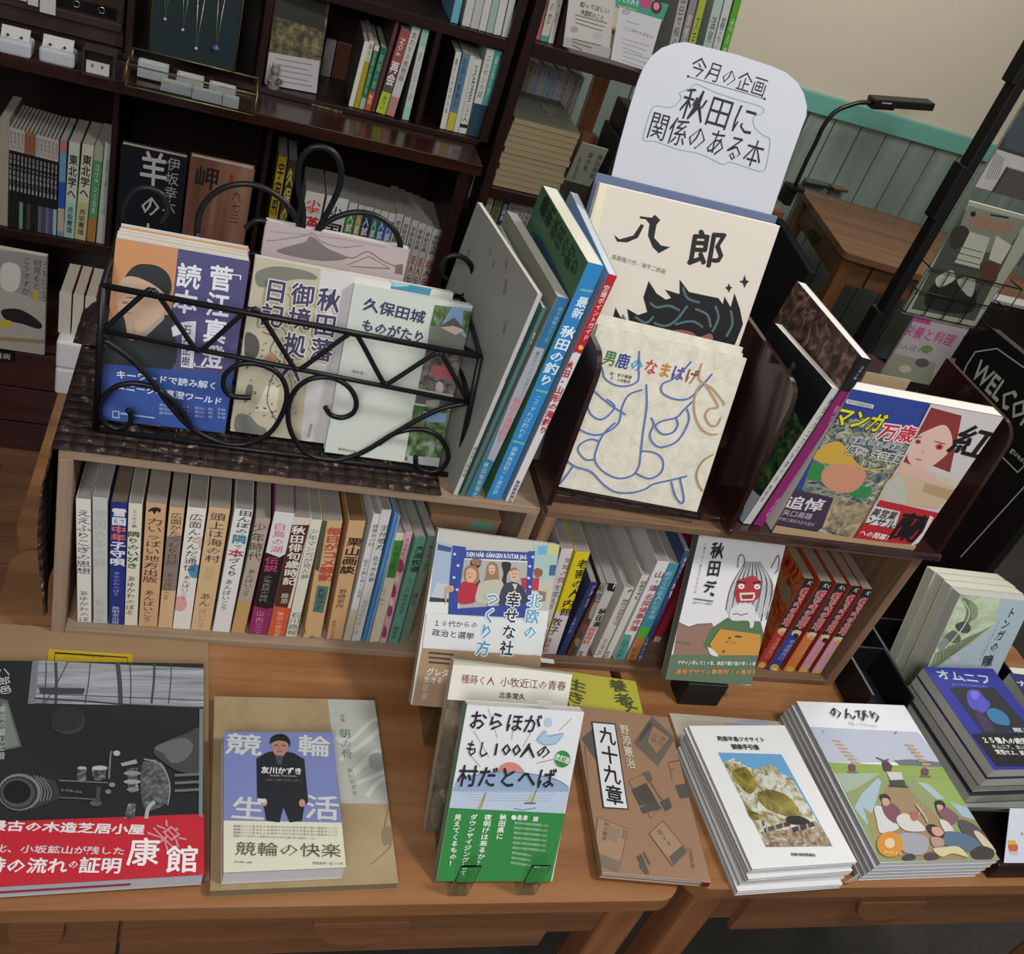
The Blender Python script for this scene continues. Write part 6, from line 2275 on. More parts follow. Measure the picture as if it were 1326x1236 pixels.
# straw-coloured hat and green shapes stand for the drawing, left without a face
p.S([f6(*q) for q in ((430, 760), (540, 690), (640, 800), (780, 800), (680, 815), (560, 800))], '#b9963e')
p.S([f6(*q) for q in ((430, 790), (480, 790), (470, 850), (410, 850))], '#2f7a42')
p.S([f6(*q) for q in ((600, 880), (680, 890), (660, 930), (590, 920))], '#2f7a42')
p.S([f6(*q) for q in ((490, 800), (600, 790), (660, 830), (610, 900), (530, 905), (470, 860))], '#b98468')
p.P([f6(*q) for q in ((340, 890), (520, 930), (480, 1050), (410, 1105), (255, 1075))], '#3c2f44')
p.T('追悼', f6(315, 945), f6(480, 965), 19, '#c9c6cc', 'H', .02)
p.T('矢口高雄', f6(305, 990), f6(430, 1010), 9, '#b4b0b8', 'H')
p.T('哀悼に満足人生を語る', f6(285, 1015), f6(440, 1045), 5, '#a8a4ac', 'H')
p.P([f6(*q) for q in ((520, 930), (680, 960), (600, 1100), (470, 1060))], ramp_mat('creel_art', [(.35, '#5c5648'), (.5, '#8d8068'), (.65, '#b09c7c')], (70, 70, 70), 'noise', .4, 4, 1))
p.T('マンガ', f6(530, 580), f6(735, 620), 26, '#2a3a1e', 'H', -.08)
p.T('マンガ', f6(530, 578), f6(735, 618), 26, '#d0c430', 'H', .03)
p.T('万歳', f6(715, 645), f6(865, 665), 22, '#d8c8cc', 'H', -.10)
p.T('万歳', f6(715, 645), f6(865, 665), 22, '#b02838', 'H', .05)
p.P([f6(*q) for q in ((575, 510), (690, 535), (685, 552), (570, 528))], '#b9b9bc'); p.T('地方史講談資料', f6(580, 520), f6(682, 543), 4, '#3a3a44', 'H')
p.T('画業50年への軌跡', f6(590, 680), f6(800, 718), 8, '#c4c8cc', 'H', -.12); p.T('画業50年への軌跡', f6(590, 680), f6(800, 718), 8, '#26264a', 'H', .02)
p.T('語り：矢口高雄', f6(580, 722), f6(812, 768), 11, '#c9ccc8', 'H', -.12); p.T('語り：矢口高雄', f6(580, 722), f6(812, 768), 11, '#1f1f24', 'H', .02)
# right half
p.P([f6(*q) for q in ((945, 500), (1260, 570), (1210, 635), (960, 1150), (600, 1115), (700, 940), (800, 780))], '#b9b4b4')
p.P([f6(*q) for q in ((930, 545), (1060, 580), (1040, 680), (1010, 820), (930, 790), (800, 800), (870, 660))], '#7a3230')
p.S([f6(*q) for q in ((920, 640), (990, 620), (1020, 680), (1000, 740), (910, 805), (850, 790), (830, 740), (870, 670))], '#c9a79c')
p.E(*f6(875, 690), 4, 3, '#a84838'); p.E(*f6(965, 712), 5, 4, '#a84838'); p.E(*f6(875, 690), 1.7, 1.7, '#3a1c1a'); p.E(*f6(965, 712), 1.9, 1.9, '#3a1c1a')
p.L([f6(860, 672), f6(890, 670)], 1.2, '#5a2a26'); p.L([f6(945, 688), f6(990, 700)], 1.2, '#5a2a26')
p.L([f6(865, 762), f6(890, 768)], 1.6, '#a85a54'); p.L([f6(900, 725), f6(893, 742)], .8, '#a8857a')
p.P([f6(*q) for q in ((800, 770), (960, 830), (1060, 870), (1035, 890), (900, 860), (790, 815))], '#c2a294')
p.P([f6(*q) for q in ((790, 815), (900, 860), (1030, 895), (960, 975), (700, 940), (740, 860))], '#b8a288')
p.P([f6(*q) for q in ((905, 865), (1030, 895), (1010, 940), (890, 900))], '#a38a68')
p.P([f6(*q) for q in ((740, 870), (800, 830), (830, 900), (820, 955), (720, 945))], '#a9aea0')
p.P([f6(*q) for q in ((950, 820), (1060, 870), (1035, 890), (945, 850))], '#b9b09c')
p.T('紅', f6(1030, 672), f6(1185, 712), 38, '#17171a', 'H', .07)
p.P([f6(*q) for q in ((1090, 640), (1195, 665), (1140, 760), (1060, 745))], '#b9b4b4') if False else None
p.P([f6(*q) for q in ((715, 935), (960, 990), (900, 1130), (600, 1100))], '#a8232c')
p.P([f6(*q) for q in ((690, 960), (800, 985), (775, 1055), (650, 1035))], '#c4bfc2')
p.T('美営業', f6(680, 985), f6(785, 1005), 12, '#1c1c1e', 'H', .03)
p.T('ンサル', f6(655, 1020), f6(780, 1042), 13, '#1c1c1e', 'H', .03)
p.T('蘭', f6(775, 1040), f6(905, 1065), 38, '#141416', 'H', .05)
p.P([f6(*q) for q in ((925, 1000), (940, 1010), (880, 1115), (840, 1130), (895, 1070))], '#c9c4c6')
p.T('への開幕！', f6(630, 1070), f6(765, 1100), 8, '#d4cccc', 'H', .03)
p.P([f6(*q) for q in ((265, 1040), (600, 1095), (900, 1135), (890, 1160), (250, 1080))], '#a48a68')
b.done(p)
# kraft envelope edge behind it
Mk, w_, h_ = cover_from_top((1122, 482), (1179, 494), .905, ZS, 3)
mb = MB()
mb.box((0, 0, 0), (w_, .0015, h_), mat('#8c7a5e', rough=.7))
kt = tag(mb.build('kraft_card', None, Mk), 'plain kraft card standing up behind the comics magazine', 'card')

# ================================================================== books lying and leaning on the tables
T0 = TZ + 0.0004


def flat_book(name, label, tl, tr, br, bl, z0, th, cover, spine='R', **k):
    """A book lying face up, its cover's corners in the photo; z0 is the height it lies on."""
    M, w_, h_ = flat_frame(tl, tr, br, bl, z0 + th)
    return Book(name, label, M, w_, h_, th, cover, spine, **k)


# --- far left: kraft folder, yellow label, black and white photo book
Mk, wk, hk = flat_frame((-105, 806), (270, 828), (285, 1150), (-110, 1130), T0 + .004)
ft = thing('kraft_folder', 'large brown kraft folder lying under the photo book at far left', 'folder', Mk)
P0, P1 = az(270, 828, T0 + .004), az(0, 810.6, T0 + .004)
mb = MB()
pts = [Vector((-.30, P0.y + .004, T0)), Vector((-.30, .56, T0)), Vector((.081, .56, T0)), Vector((P0.x, P0.y, T0))]
mb.prism([pts[0], pts[1], pts[2], pts[3]], (0, 0, .004), mat('#8d7355', rough=.75, fleck=.05))
inv = ft.matrix_world.inverted()
mb.build('folder_cover', ft, inv)
mb = MB()
L4 = [az(*q, T0 + .0043) for q in ((63, 841), (172, 848), (172, 875), (60, 870))]
mb.prism(L4[::-1], (0, 0, .0004), mat('#b3991f', rough=.5))
mb.build('yellow_label', ft, inv)
pr = Print(Vector((-.3, .5, T0 + .0048)), (1, 0, 0), (0, 1, 0), .6, .5)
pr.L([(70, 870), (71, 846), (165, 852), (166, 875)], 1.4, '#1d1a10')
pr.T('Z会資料集', (108, 849), (134, 851), 3.5, '#2c2510', 'R')
pr.build('label_print', ft)

M_sea = ramp_mat('grey_sea_photo', [(0.3, '#5c6066'), (0.5, '#8b8f95'), (0.7, '#a9adb3')], (6, 6, 120), 'noise', .3, 5, .3)
b = flat_book('photo_book', 'large black and white photo book with an old camera picture and a red band', (-30, 850), (264, 865), (263, 1141), (-42, 1142), T0 + .0046, .019, '#26282a', 'R',
              pages='#b5b7be', rough=.25, back_c='#a4a6aa')
p = b.front()
p.P([(44, 856), (264, 866), (264, 916), (36, 911)], M_sea)
p.P([(42, 856), (50, 856), (46, 912), (36, 912)], '#6c7074')
for x_, x2, w_ in ((72, 72, 4), (88, 58, 1.5), (117, 110, 1.5), (152, 156, 6), (200, 196, 3), (222, 218, 1.5), (168, 169, 1.5), (60, 56, 1.5)):
    p.L([(x_, 858), ((x_ + x2) / 2 + 1, 885), (x2, 912)], w_, '#3e4144', True)
p.P([(50, 891), (110, 892), (108, 900), (52, 899)], '#3a3c3e')
p.L([(45, 905), (100, 908), (160, 913), (264, 918)], 2, '#2e3032'); p.L([(48, 899), (264, 908)], 1, '#3a3c3e')
p.E(88, 935, 22, 17, '#34373a'); p.E(86, 932, 21, 16, '#26282a')
p.P([(0, 905), (10, 908), (28, 968), (0, 974)], '#555b57'); p.P([(3, 912), (9, 912), (24, 966), (6, 970)], '#6c736f')
p.T('八郎邑', (3, 866), (8, 900), 12, '#b0b2b0', 'V', .01)
p.T('東北の暮しと音', (3, 915), (2, 985), 7, '#a4a6a4', 'V', .01)
# camera
M_metal = ramp_mat('camera_metal_photo', [(0.3, '#1c1d1e'), (0.5, '#4a4c4e'), (0.62, '#7d7f82'), (0.75, '#a9abad')], (120, 60, 120), 'noise', .25, 3, .5)
p.S([(200, 985), (212, 992), (219, 1012), (218, 1035), (210, 1045), (188, 1050), (182, 1020), (184, 990)], ramp_mat('leaf_grille_photo', [(.3, '#2e2f30'), (.5, '#4f5152'), (.7, '#737576')], (200, 200, 200), 'noise', .3, 3))
p.L([(186, 984), (202, 988), (214, 1000), (220, 1020), (217, 1044)], 1.4, '#8a8c8e', True)
p.P([(30, 1004), (72, 1012), (80, 1034), (40, 1050)], '#303234')
p.E(25, 1027, 28, 24, '#6e7072'); p.E(24, 1028, 25, 21.5, '#2a2c2d'); p.E(23, 1028, 22, 19, '#44464a'); p.E(22, 1027, 18, 15, '#141516')
for k in range(4):
    p.L([(44 + k * 4, 1005 + k), (54 + k * 4, 1022 + k), (52 + k * 4, 1040 - k)], 1, '#77797b', True)
p.P([(74, 1012), (138, 1016), (130, 1038), (78, 1032)], '#1b1c1d'); p.L([(76, 1012), (140, 1015)], 1.4, '#6a6c6e'); p.L([(78, 1034), (130, 1037)], 1.4, '#606264')
p.T('LCS-26', (80, 1024), (106, 1027), 5, '#8a8c8e', 'R')
p.P([(100, 996), (112, 996), (111, 1014), (99, 1013)], M_metal); p.P([(119, 996), (139, 997), (137, 1002), (136, 1012), (122, 1012), (119, 1002)], M_metal)
p.E(106, 996, 6, 2, '#9a9c9e'); p.E(129, 996, 10, 3, '#a2a4a6')
p.L([(141, 1010), (143, 978), (145, 974)], 2.4, '#6a6c6e'); p.E(151, 977, 4.5, 3.5, '#a0a2a4')
p.P([(156, 990), (176, 985), (178, 990), (158, 994)], '#8d8f91'); p.P([(164, 996), (178, 996), (179, 1028), (166, 1030)], M_metal)
p.E(171, 1003, 11, 3, '#7d7f81'); p.E(171, 1014, 11, 3, '#8a8c8e'); p.E(172, 1024, 8, 3, '#74767a')
p.P([(166, 1042), (176, 1042), (174, 1062), (160, 1062)], M_metal)
p.L([(200, 1040), (192, 1048), (189, 1062)], 5, '#9a9b98', True)
p.E(124, 1042, 8, 4, '#4c4e50'); p.E(145, 1018, 4, 3, '#7c7e80'); p.E(140, 1027, 4, 3, '#6c6e70'); p.L([(128, 1020), (126, 1040)], 5, '#3c3e40')
# the hand and face at right
p.S([(198, 975), (215, 962), (240, 952), (262, 946), (262, 1000), (236, 1002), (216, 992)], '#3c3e3f')
p.S([(200, 970), (222, 960), (240, 958), (250, 968), (240, 985), (222, 990), (212, 978)], '#5c5e5e')
for k in range(3):
    p.L([(226, 1006 + k * 10), (262, 1004 + k * 10)], 3.5, '#5f6162')
p.P([(263, 920), (258, 920), (257, 1060), (262, 1060)], '#707274')
b.done(p)
# red paper band
X_, Z_ = b.M.col[0].xyz, b.M.col[2].xyz
vtop = (hit((130, 1060), b.M.translation, Vector((0, 0, 1))) - b.M.translation).dot(Z_)
mb = MB()
mb.box((-.0006, -.0006, -.0004), (b.w + .0006, -.0003, vtop), mat('#b02432', rough=.4))
mb.box((b.w + .0002, -.0006, -.0004), (b.w + .0008, b.t * .98, vtop), mat('#b02432', rough=.4))
mb.build('paper_band', b.root)
p = Print(b.M.translation + Vector((0, 0, .0008)), X_, Z_, b.w, b.h)
p.T('日本最古の木造芝居小屋', (-62, 1068), (188, 1075), 17, '#d3c9cc', 'H', .04)
p.T('文明開化、小坂鉱山が残した', (-62, 1098), (162, 1103), 13, '#cdbfc3', 'H', .02)
p.T('時の流れ', (-20, 1121), (88, 1122), 25, '#d8ced0', 'H', .03); p.T('の', (88, 1120), (102, 1120), 14, '#d8ced0', 'H', .02); p.T('証明', (102, 1121), (158, 1122), 25, '#d8ced0', 'H', .03)
p.T('楽', (201, 1068), (233, 1100), 34, '#c07a82', 'H', 0)
p.T('康', (165, 1104), (207, 1104), 44, '#ddd4d6', 'H', .022); p.T('館', (214, 1114), (258, 1113), 42, '#ddd4d6', 'H', .022)
p.build('band_lettering', b.root)
mb = MB()
mb.box((b.w * .02, b.t * .45, -.0004), (b.w * .70, b.t * .60, .003), mat('#8a2c46', rough=.5))
mb.build('page_marker', b.root)

# --- kraft portfolio and the cycling book
b = flat_book('portfolio', 'kraft brown portfolio with a pale grey panel, under the purple-blue book', (276, 900), (481.8, 908.8), (520.7, 1146), (274, 1152), T0, .012,
              ramp_mat('worn_kraft', [(0.3, '#7c6a50'), (0.5, '#93805f'), (0.7, '#9d8a6a')], (9, 9, 9), 'noise', .6, 5), 'R', pages='#7c6c55')
p = b.front()
p.P([(424, 906), (484, 908), (506, 1042), (441, 1041)], '#a0a29a')
for pts_, w_ in (([(435, 955), (450, 962), (480, 935), (490, 932)], 5), ([(440, 985), (475, 960), (492, 945)], 6), ([(455, 1005), (470, 990), (490, 975), (500, 992)], 9), ([(475, 1032), (488, 1015), (500, 1008)], 6), ([(446, 962), (444, 952)], 6), ([(462, 1015), (498, 1000)], 5)):
    p.L(pts_, w_, '#b4b6b2', True)
p.S([(478, 980), (492, 976), (498, 990), (490, 1000), (480, 994)], '#8a8f8c')
p.T('詩集', (443, 925), (444, 936), 5, '#5f6a66')
p.T('朝の骨', (446, 944), (450, 984), 13, '#4f6a66', 'V')
p.T('友川かずき', (453, 995), (460, 1032), 7, '#5c6b68', 'V')
p.L([(504, 1045), (500, 1060), (498, 1082), (506, 1095), (490, 1112), (480, 1120)], 1, '#6f6048', True)
p.S([(495, 1075), (506, 1072), (508, 1090), (497, 1094)], '#7d6e54')
b.done(p)
b = flat_book('hardcover_book', 'purple-blue book with a dark-suited man, cream band, lying on the portfolio', (286, 947), (427, 950), (453, 1128), (294, 1126), T0 + .0126, .021, '#6f78a8', 'R',
              pages='#c9c8cc', rough=.3, spine_c='#b4b3ae', back_c='#b9b8b0')
p = b.front()
p.P([(280, 1063), (445, 1066), (460, 1135), (288, 1135)], '#c3c2ae')
LB = '#b4b8b4'
p.T('競', (291, 963), (340, 966), 36, LB, 'H', .022); p.T('輪', (385, 965), (428, 968), 34, LB, 'H', .022)
p.T('生', (299, 1046), (344, 1049), 36, LB, 'H', .022); p.T('活', (394, 1045), (440, 1048), 38, LB, 'H', .022)
p.P([(332, 983), (344, 976), (350, 974), (370, 974), (380, 976), (394, 984), (399, 1040), (394, 1044), (391, 1064), (375, 1066), (367, 1046), (362, 1066), (345, 1064), (341, 1042), (333, 1036)], '#1b1e23')
p.S([(351, 958), (357, 954), (368, 955), (373, 963), (371, 974), (364, 981), (357, 979), (352, 970)], '#9a7468')
p.S([(349, 964), (351, 956), (358, 952), (368, 952), (375, 959), (375, 968), (371, 962), (360, 960), (352, 963)], '#15171b')
p.L([(355, 966), (360, 966)], 1.2, '#2a1e1c'); p.L([(365, 966), (370, 967)], 1.2, '#2a1e1c'); p.L([(359, 974), (366, 974)], 1, '#6a3c38'); p.L([(362, 967), (362, 971)], .8, '#7a5448')
p.P([(356, 979), (367, 980), (364, 992), (359, 990)], '#3c434c')
p.E(342, 1040, 4, 5, '#a88074'); p.E(391, 1041, 4, 5, '#a88074'); p.P([(333, 1035), (344, 1036), (344, 1041), (333, 1040)], '#b5b8bc')
p.T('友川かずき', (338, 998), (391, 1000), 11, '#c4c8c8', 'H', .04)
p.T('Kazuki Tomokawa', (350, 1005), (384, 1006), 4, '#a8acac', 'R')
p.T('滝澤征太', (342, 1011), (390, 1012), 4, '#6a5f46', 'H')
for k in range(4):
    p.T('競輪という生きものを見守りながら日々を送る男の独白をここに', (302, 1071 + k * 4.2), (438 - (k == 3) * 30, 1074 + k * 4.4), 3.6, '#6a6c5a', 'H')
p.T('競輪の快楽', (304, 1100), (442, 1103), 21, '#4a4f38', 'H', 0)
p.T('books ovni', (304, 1117), (326, 1118), 4, '#33362a', 'R', .02); p.T('定価本体一五〇〇円', (404, 1119), (444, 1120), 4, '#44473a', 'H')
b.done(p)

# --- clear acrylic easels
M_ac = clear_plastic('acrylic_easel', '#eef4f2', .04)


def easel(label, x0, x1, yb, z0=T0, h=.085, tilt=22, lip=.022, back=.06):
    t = thing('acrylic_easel', label, 'easel', Matrix.Translation(((x0 + x1) / 2, yb, z0)))
    inv = t.matrix_world.inverted()
    a = math.radians(tilt)
    th = .003
    for k, xx in enumerate((x0, x1 - .022)):
        mb = MB()
        mb.box((xx, yb - .016, z0 + .0005), (xx + .022, yb + back, z0 + .0035), M_ac)
        mb.box((xx, yb - .016, z0 + .0036), (xx + .022, yb - .0132, z0 + lip), M_ac)
        mb.build('foot', t, inv, bevel=.0008)
    mb = MB()
    s, c = math.sin(a), math.cos(a)
    yq, zq = yb + .034, z0 + .004
    P = [(x0, yq), (x1, yq)]
    pts = [Vector((x0, yq, zq)), Vector((x1, yq, zq)), Vector((x1 - .01, yq + h * s, zq + h * c)), Vector((x0 + .01, yq + h * s, zq + h * c))]
    mb.prism(pts, Vector((0, c, -s)) * th, M_ac)
    mb.build('back_rest', t, inv, bevel=.0008)
    return t


# --- book about Nordic countries, leaning before the left crate
M_, w_, h_ = cover_frame2((531.7, 912.8), (689, 925), (568, 685), T0 + .06, 34.5)
b = Book('hardcover_book', 'book with young people in a blue photo frame on its cover, leaning before the crates', M_, w_, h_, .013, '#c9c9c6', 'L', pages='#b9b4a6', spine_c='#8f8a80')
p = b.front()
f7 = lambda x_, y_: (520 + x_ / 4.262, 650 + y_ / 4.262)
f8 = lambda x_, y_: (540 + x_ / 6.63, 640 + y_ / 6.63)
Pq = lambda pts_, c_: p.P([f8(*q) for q in pts_], c_)
Pq(((190, 290), (1240, 410), (1200, 560), (180, 450)), '#a9a8a0')
Pq(((160, 400), (300, 440), (280, 900), (110, 890)), '#8f9fb4')
Pq(((170, 760), (290, 780), (285, 890), (120, 885)), '#a8b0b4'); Pq(((110, 885), (290, 905), (290, 930), (105, 925)), '#2c3034')
Pq(((180, 430), (300, 460), (290, 500), (175, 480)), '#2f4470')
Pq(((370, 560), (960, 590), (930, 1000), (360, 1000)), '#9a9a98')
Pq(((1000, 440), (1230, 420), (1200, 760), (960, 760)), '#8fa8a4'); Pq(((1040, 450), (1120, 440), (1110, 520), (1030, 520)), '#5f94b8'); Pq(((1130, 430), (1220, 425), (1210, 520), (1120, 520)), '#b0aa6c')
Pq(((960, 740), (1230, 740), (1180, 1000), (940, 1000)), '#a8a49a'); Pq(((1140, 610), (1195, 610), (1185, 700), (1130, 700)), '#2f5474')
p.S([f8(*q) for q in ((1000, 660), (1030, 635), (1075, 655), (1070, 700), (1020, 715))], '#7c4c34')
Pq(((890, 720), (1050, 720), (1040, 830), (900, 820)), '#a03036')
Pq(((1040, 830), (1110, 840), (1100, 920), (1020, 930)), '#7a6a54')
# the blue frame they hold
Pq(((305, 440), (420, 455), (350, 930), (345, 1060), (265, 1060), (280, 700)), '#2c3c86')
Pq(((415, 480), (960, 500), (955, 575), (405, 550)), '#2c3c86'); Pq(((955, 490), (1012, 490), (985, 800), (960, 1000), (925, 1000)), '#2c3c86')
# people
p.S([f8(*q) for q in ((470, 560), (550, 565), (545, 610), (520, 660), (545, 800), (480, 800), (450, 700), (455, 610))], '#2a2624'); p.S([f8(*q) for q in ((470, 562), (545, 565), (540, 605), (500, 612), (470, 595))], '#8a6050')
p.S([f8(*q) for q in ((725, 590), (800, 590), (800, 640), (770, 700), (760, 840), (715, 790), (740, 690))], '#262220')
p.S([f8(*q) for q in ((410, 640), (450, 612), (510, 625), (530, 680), (520, 760), (430, 770), (400, 700))], '#8a6848')
p.S([f8(*q) for q in ((425, 660), (460, 635), (505, 665), (500, 730), (460, 765), (425, 740))], '#c09880')
p.S([f8(*q) for q in ((375, 770), (430, 755), (500, 775), (520, 830), (490, 930), (350, 930))], '#9c2432')
p.S([f8(*q) for q in ((600, 620), (640, 580), (690, 610), (700, 700), (690, 780), (570, 780), (590, 700))], '#84674c')
p.S([f8(*q) for q in ((615, 620), (640, 605), (668, 625), (665, 670), (640, 690), (618, 670))], '#c2a08c')
p.S([f8(*q) for q in ((540, 760), (610, 740), (720, 740), (745, 830), (700, 930), (510, 930), (520, 800))], '#a8a698')
p.S([f8(*q) for q in ((790, 660), (830, 635), (870, 660), (865, 720), (835, 755), (795, 730))], '#bc9c88'); p.S([f8(*q) for q in ((790, 665), (800, 640), (840, 630), (872, 660), (840, 650))], '#7c6650')
p.S([f8(*q) for q in ((730, 800), (800, 755), (870, 770), (925, 830), (920, 960), (710, 960))], '#343644'); p.P([f8(*q) for q in ((815, 770), (860, 775), (840, 830))], '#b4b2ae')
for q in ((455, 700), (640, 655), (832, 700)):
    p.L([f8(q[0] - 14, q[1] + 12), f8(q[0] + 12, q[1] + 14)], 1.1, '#8a3c3c'); p.E(*f8(q[0] - 12, q[1] - 18), .7, .7, '#33241c'); p.E(*f8(q[0] + 14, q[1] - 16), .7, .7, '#33241c')
p.S([f8(*q) for q in ((245, 800), (290, 785), (315, 800), (305, 835), (260, 850), (250, 930), (240, 930))], '#b48a7a')
for q in ((320, 515), (350, 612), (315, 715), (342, 820), (990, 540), (965, 620), (955, 720), (965, 795)):
    p.E(*f8(*q), 2, 1.7, '#a8b8d8')
p.T('DEN HÄR GÅNGEN RÖSTAR JAG', f8(425, 515), f8(935, 540), 8, '#c4c8d4', 'R', .03)
p.P([f7(*q) for q in ((290, 590), (720, 560), (700, 640), (255, 620))], '#2c3c86')
p.P([f7(*q) for q in ((140, 612), (470, 635), (700, 655), (810, 660), (760, 835), (700, 850), (115, 805))], '#c4c6c8')
p.P([f7(*q) for q in ((115, 805), (780, 850), (760, 1250), (40, 1200))], '#937a5e')
p.T('１０代からの', f7(172, 668), f7(420, 680), 8.5, '#3a3a3c', 'H', .02); p.T('政治と選挙', f7(165, 718), f7(400, 742), 9.5, '#3a3a3c', 'H', .02)
for s_, a_, b_, c_ in (('北欧の', f7(738, 500), f7(700, 760), '#5a94ac'), ('幸せな社', f7(620, 495), f7(572, 850), '#26282c'), ('つくり方', f7(508, 490), f7(440, 850), '#4f88a4')):
    p.T(s_, a_, b_, 19, '#ccd2d6', 'V', -.10); p.T(s_, a_, b_, 19, c_, 'V', .03)
for k in range(3):
    p.L([f7(148, 830 + k * 26), f7(285, 842 + k * 26)], 2.2, '#3a2e24')
p.T('グレタ世', f7(135, 935), f7(300, 948), 11, '#c8c0b4', 'H', .03)
p.T('生きる', f7(120, 975), f7(225, 985), 8, '#c8c0b4', 'H', .03); p.T('自由', f7(130, 1000), f7(120, 1090), 8, '#b4aca0', 'V', .02)
b.done(p)
easel('clear acrylic easel under the book with the blue photo frame', .325, .44, M_.translation.y, T0, .15, 34, .064)

# --- pair of books on easels in the middle
M_, w_, h_ = cover_frame2((550.6, 1077.5), (706, 1088), (588.4, 856), T0 + .004, 37)
b = Book('hardcover_book', 'cream-headed book with red title above a murky brown cover, behind the green and white one', M_, w_, h_, .017, '#4f463a', 'L', pages='#c3c1b0', spine_c='#a09c90', rough=.3)
p = b.front()
p.P([(580, 850), (760, 862), (730, 960), (560, 950)], '#c9c7bc')
p.P([(560, 905), (720, 915), (700, 1100), (530, 1090)], ramp_mat('murky_picture', [(0.3, '#2b2722'), (0.5, '#564c3e'), (0.7, '#7a6f5a')], (30, 30, 30), 'noise', .35, 6, .6))
p.P([(586, 852), (752, 864), (748, 870), (585, 861)], '#a9a792')
p.T('種蒔く人', (597, 879), (641, 883), 12, '#7a3c40', 'H', .01); p.T('小牧近江の青春', (648, 883), (733, 889), 12.5, '#6a3a3e', 'H', .01)
p.T('北条常久', (646, 900), (680, 903), 8.5, '#33302c', 'H', .02)
p.T('火種が', (572, 1022), (576, 1040), 5, '#8a8676')
b.done(p)
easel('clear acrylic easel holding the cream-headed book', .325, .445, M_.translation.y, T0, .10, 38)
M_, w_, h_ = cover_frame2((565, 1141), (715, 1141.6), (604.5, 913), T0 + .0045, 29.8)
b = Book('paperback', 'white and green book with brush lettering and sailing boats on the front easel', M_, w_, h_, .014, '#c9cbcf', 'L', pages='#c9c8bc', spine_c='#5f8a6a')
p = b.front()
f9 = lambda x_, y_: (520 + x_ / 3.434, 830 + y_ / 3.434)
p.S([f9(*q) for q in ((420, 590), (440, 555), (480, 540), (520, 552), (545, 590), (480, 600))], '#b87a70')
p.P([f9(*q) for q in ((230, 650), (300, 600), (420, 580), (540, 585), (680, 610), (745, 650), (740, 690), (225, 690))], '#8499b4')
p.P([f9(*q) for q in ((225, 670), (745, 672), (720, 770), (205, 750))], '#a9b6c6')
p.L([f9(*q) for q in ((235, 640), (300, 605), (420, 585), (560, 590), (690, 620), (740, 650))], 1.3, '#5f7294', True)
for k in range(5):
    p.L([f9(230 + k * 20, 660 + k * 12), f9(700 - k * 10, 665 + k * 12)], .8, '#8fa0ba')
for a_, b_ in (((385, 300), (425, 430)), ((320, 400), (390, 520)), ((500, 330), (490, 440)), ((590, 380), (540, 470)), ((755, 345), (700, 400)), ((300, 500), (350, 560))):
    p.L([f9(*a_), f9(*b_)], .9, '#9a9494')
p.L([f9(600, 545), f9(680, 525)], 1, '#b07a6c')
p.S([f9(*q) for q in ((600, 440), (635, 395), (650, 420), (720, 410), (690, 455), (640, 465))], '#9aaec4'); p.E(*f9(652, 362), 5, 6, '#9fb4c4')
p.L([f9(*q) for q in ((600, 440), (640, 400), (652, 425), (720, 412), (685, 458), (630, 462), (600, 440))], .8, '#6a84a0')
p.P([f9(*q) for q in ((375, 672), (335, 742), (352, 744))], '#b4ae80'); p.P([f9(*q) for q in ((600, 662), (550, 715), (582, 718))], '#a8a884')
p.L([f9(*q) for q in ((545, 722), (595, 722))], 1.6, '#4a3c38'); p.L([f9(*q) for q in ((600, 662), (575, 722))], .9, '#4a4440'); p.L([f9(*q) for q in ((375, 672), (345, 745))], .9, '#4a4440'); p.L([f9(375, 672), f9(355, 742)], .9, '#8a8460')
p.L([f9(*q) for q in ((500, 745), (540, 752), (600, 742))], 1, '#66768c')
p.P([f9(*q) for q in ((205, 742), (730, 768), (720, 800), (660, 1080), (140, 1075))], '#2c7a3c')
p.E(*f9(714, 525), 10.5, 11, '#2e7a44'); p.T('改訂版', f9(680, 512), f9(748, 535), 8.5, '#c4d4c4', 'H', .03)
for s_, a_, b_, w2 in (('おらほが', f9(298, 350), f9(620, 372), 26), ('もし', f9(285, 475), f9(390, 485), 23), ('人の', f9(528, 486), f9(665, 492), 20), ('村だとへば', f9(248, 598), f9(685, 612), 29)):
    p.T(s_, a_, b_, w2, '#1c1d24', 'H', .022)
p.T('100', f9(415, 480), f9(530, 484), 21, '#1c1d24', 'R', .12)
for s_, a_, b_, w2 in (('秋田県に', f9(452, 768), f9(432, 882), 9.5), ('夜明けは来るか？', f9(385, 768), f9(345, 1000), 10), ('ダウンサイジングして', f9(322, 768), f9(268, 1040), 9.5), ('見えてくるもの！', f9(250, 768), f9(222, 1000), 9.5)):
    p.T(s_, a_, b_, w2, '#ccd8cc', 'V', .035)
p.E(*f9(497, 783), 3.4, 3.2, '#d0d8d0'); p.T('島澤　諭', f9(510, 782), f9(606, 790), 7, '#d0d8d0', 'H', .03)
for k in range(9):
    p.T('秋田県大学経済学部教授の人口', f9(500 - k * 2, 806 + k * 22), f9(650 - k * 2.5 - 60 * (k > 5), 820 + k * 22), 3.6, '#b4cab6', 'H')
b.done(p)
easel('clear acrylic easel with two front lips holding the white and green book', .331, .432, M_.translation.y, T0, .085, 30, .058)
for k, (x_, y_) in enumerate(((716, 862), (625, 915))):
    q = az(x_, y_, TZ + (.19 if k == 0 else .18))
tg = []
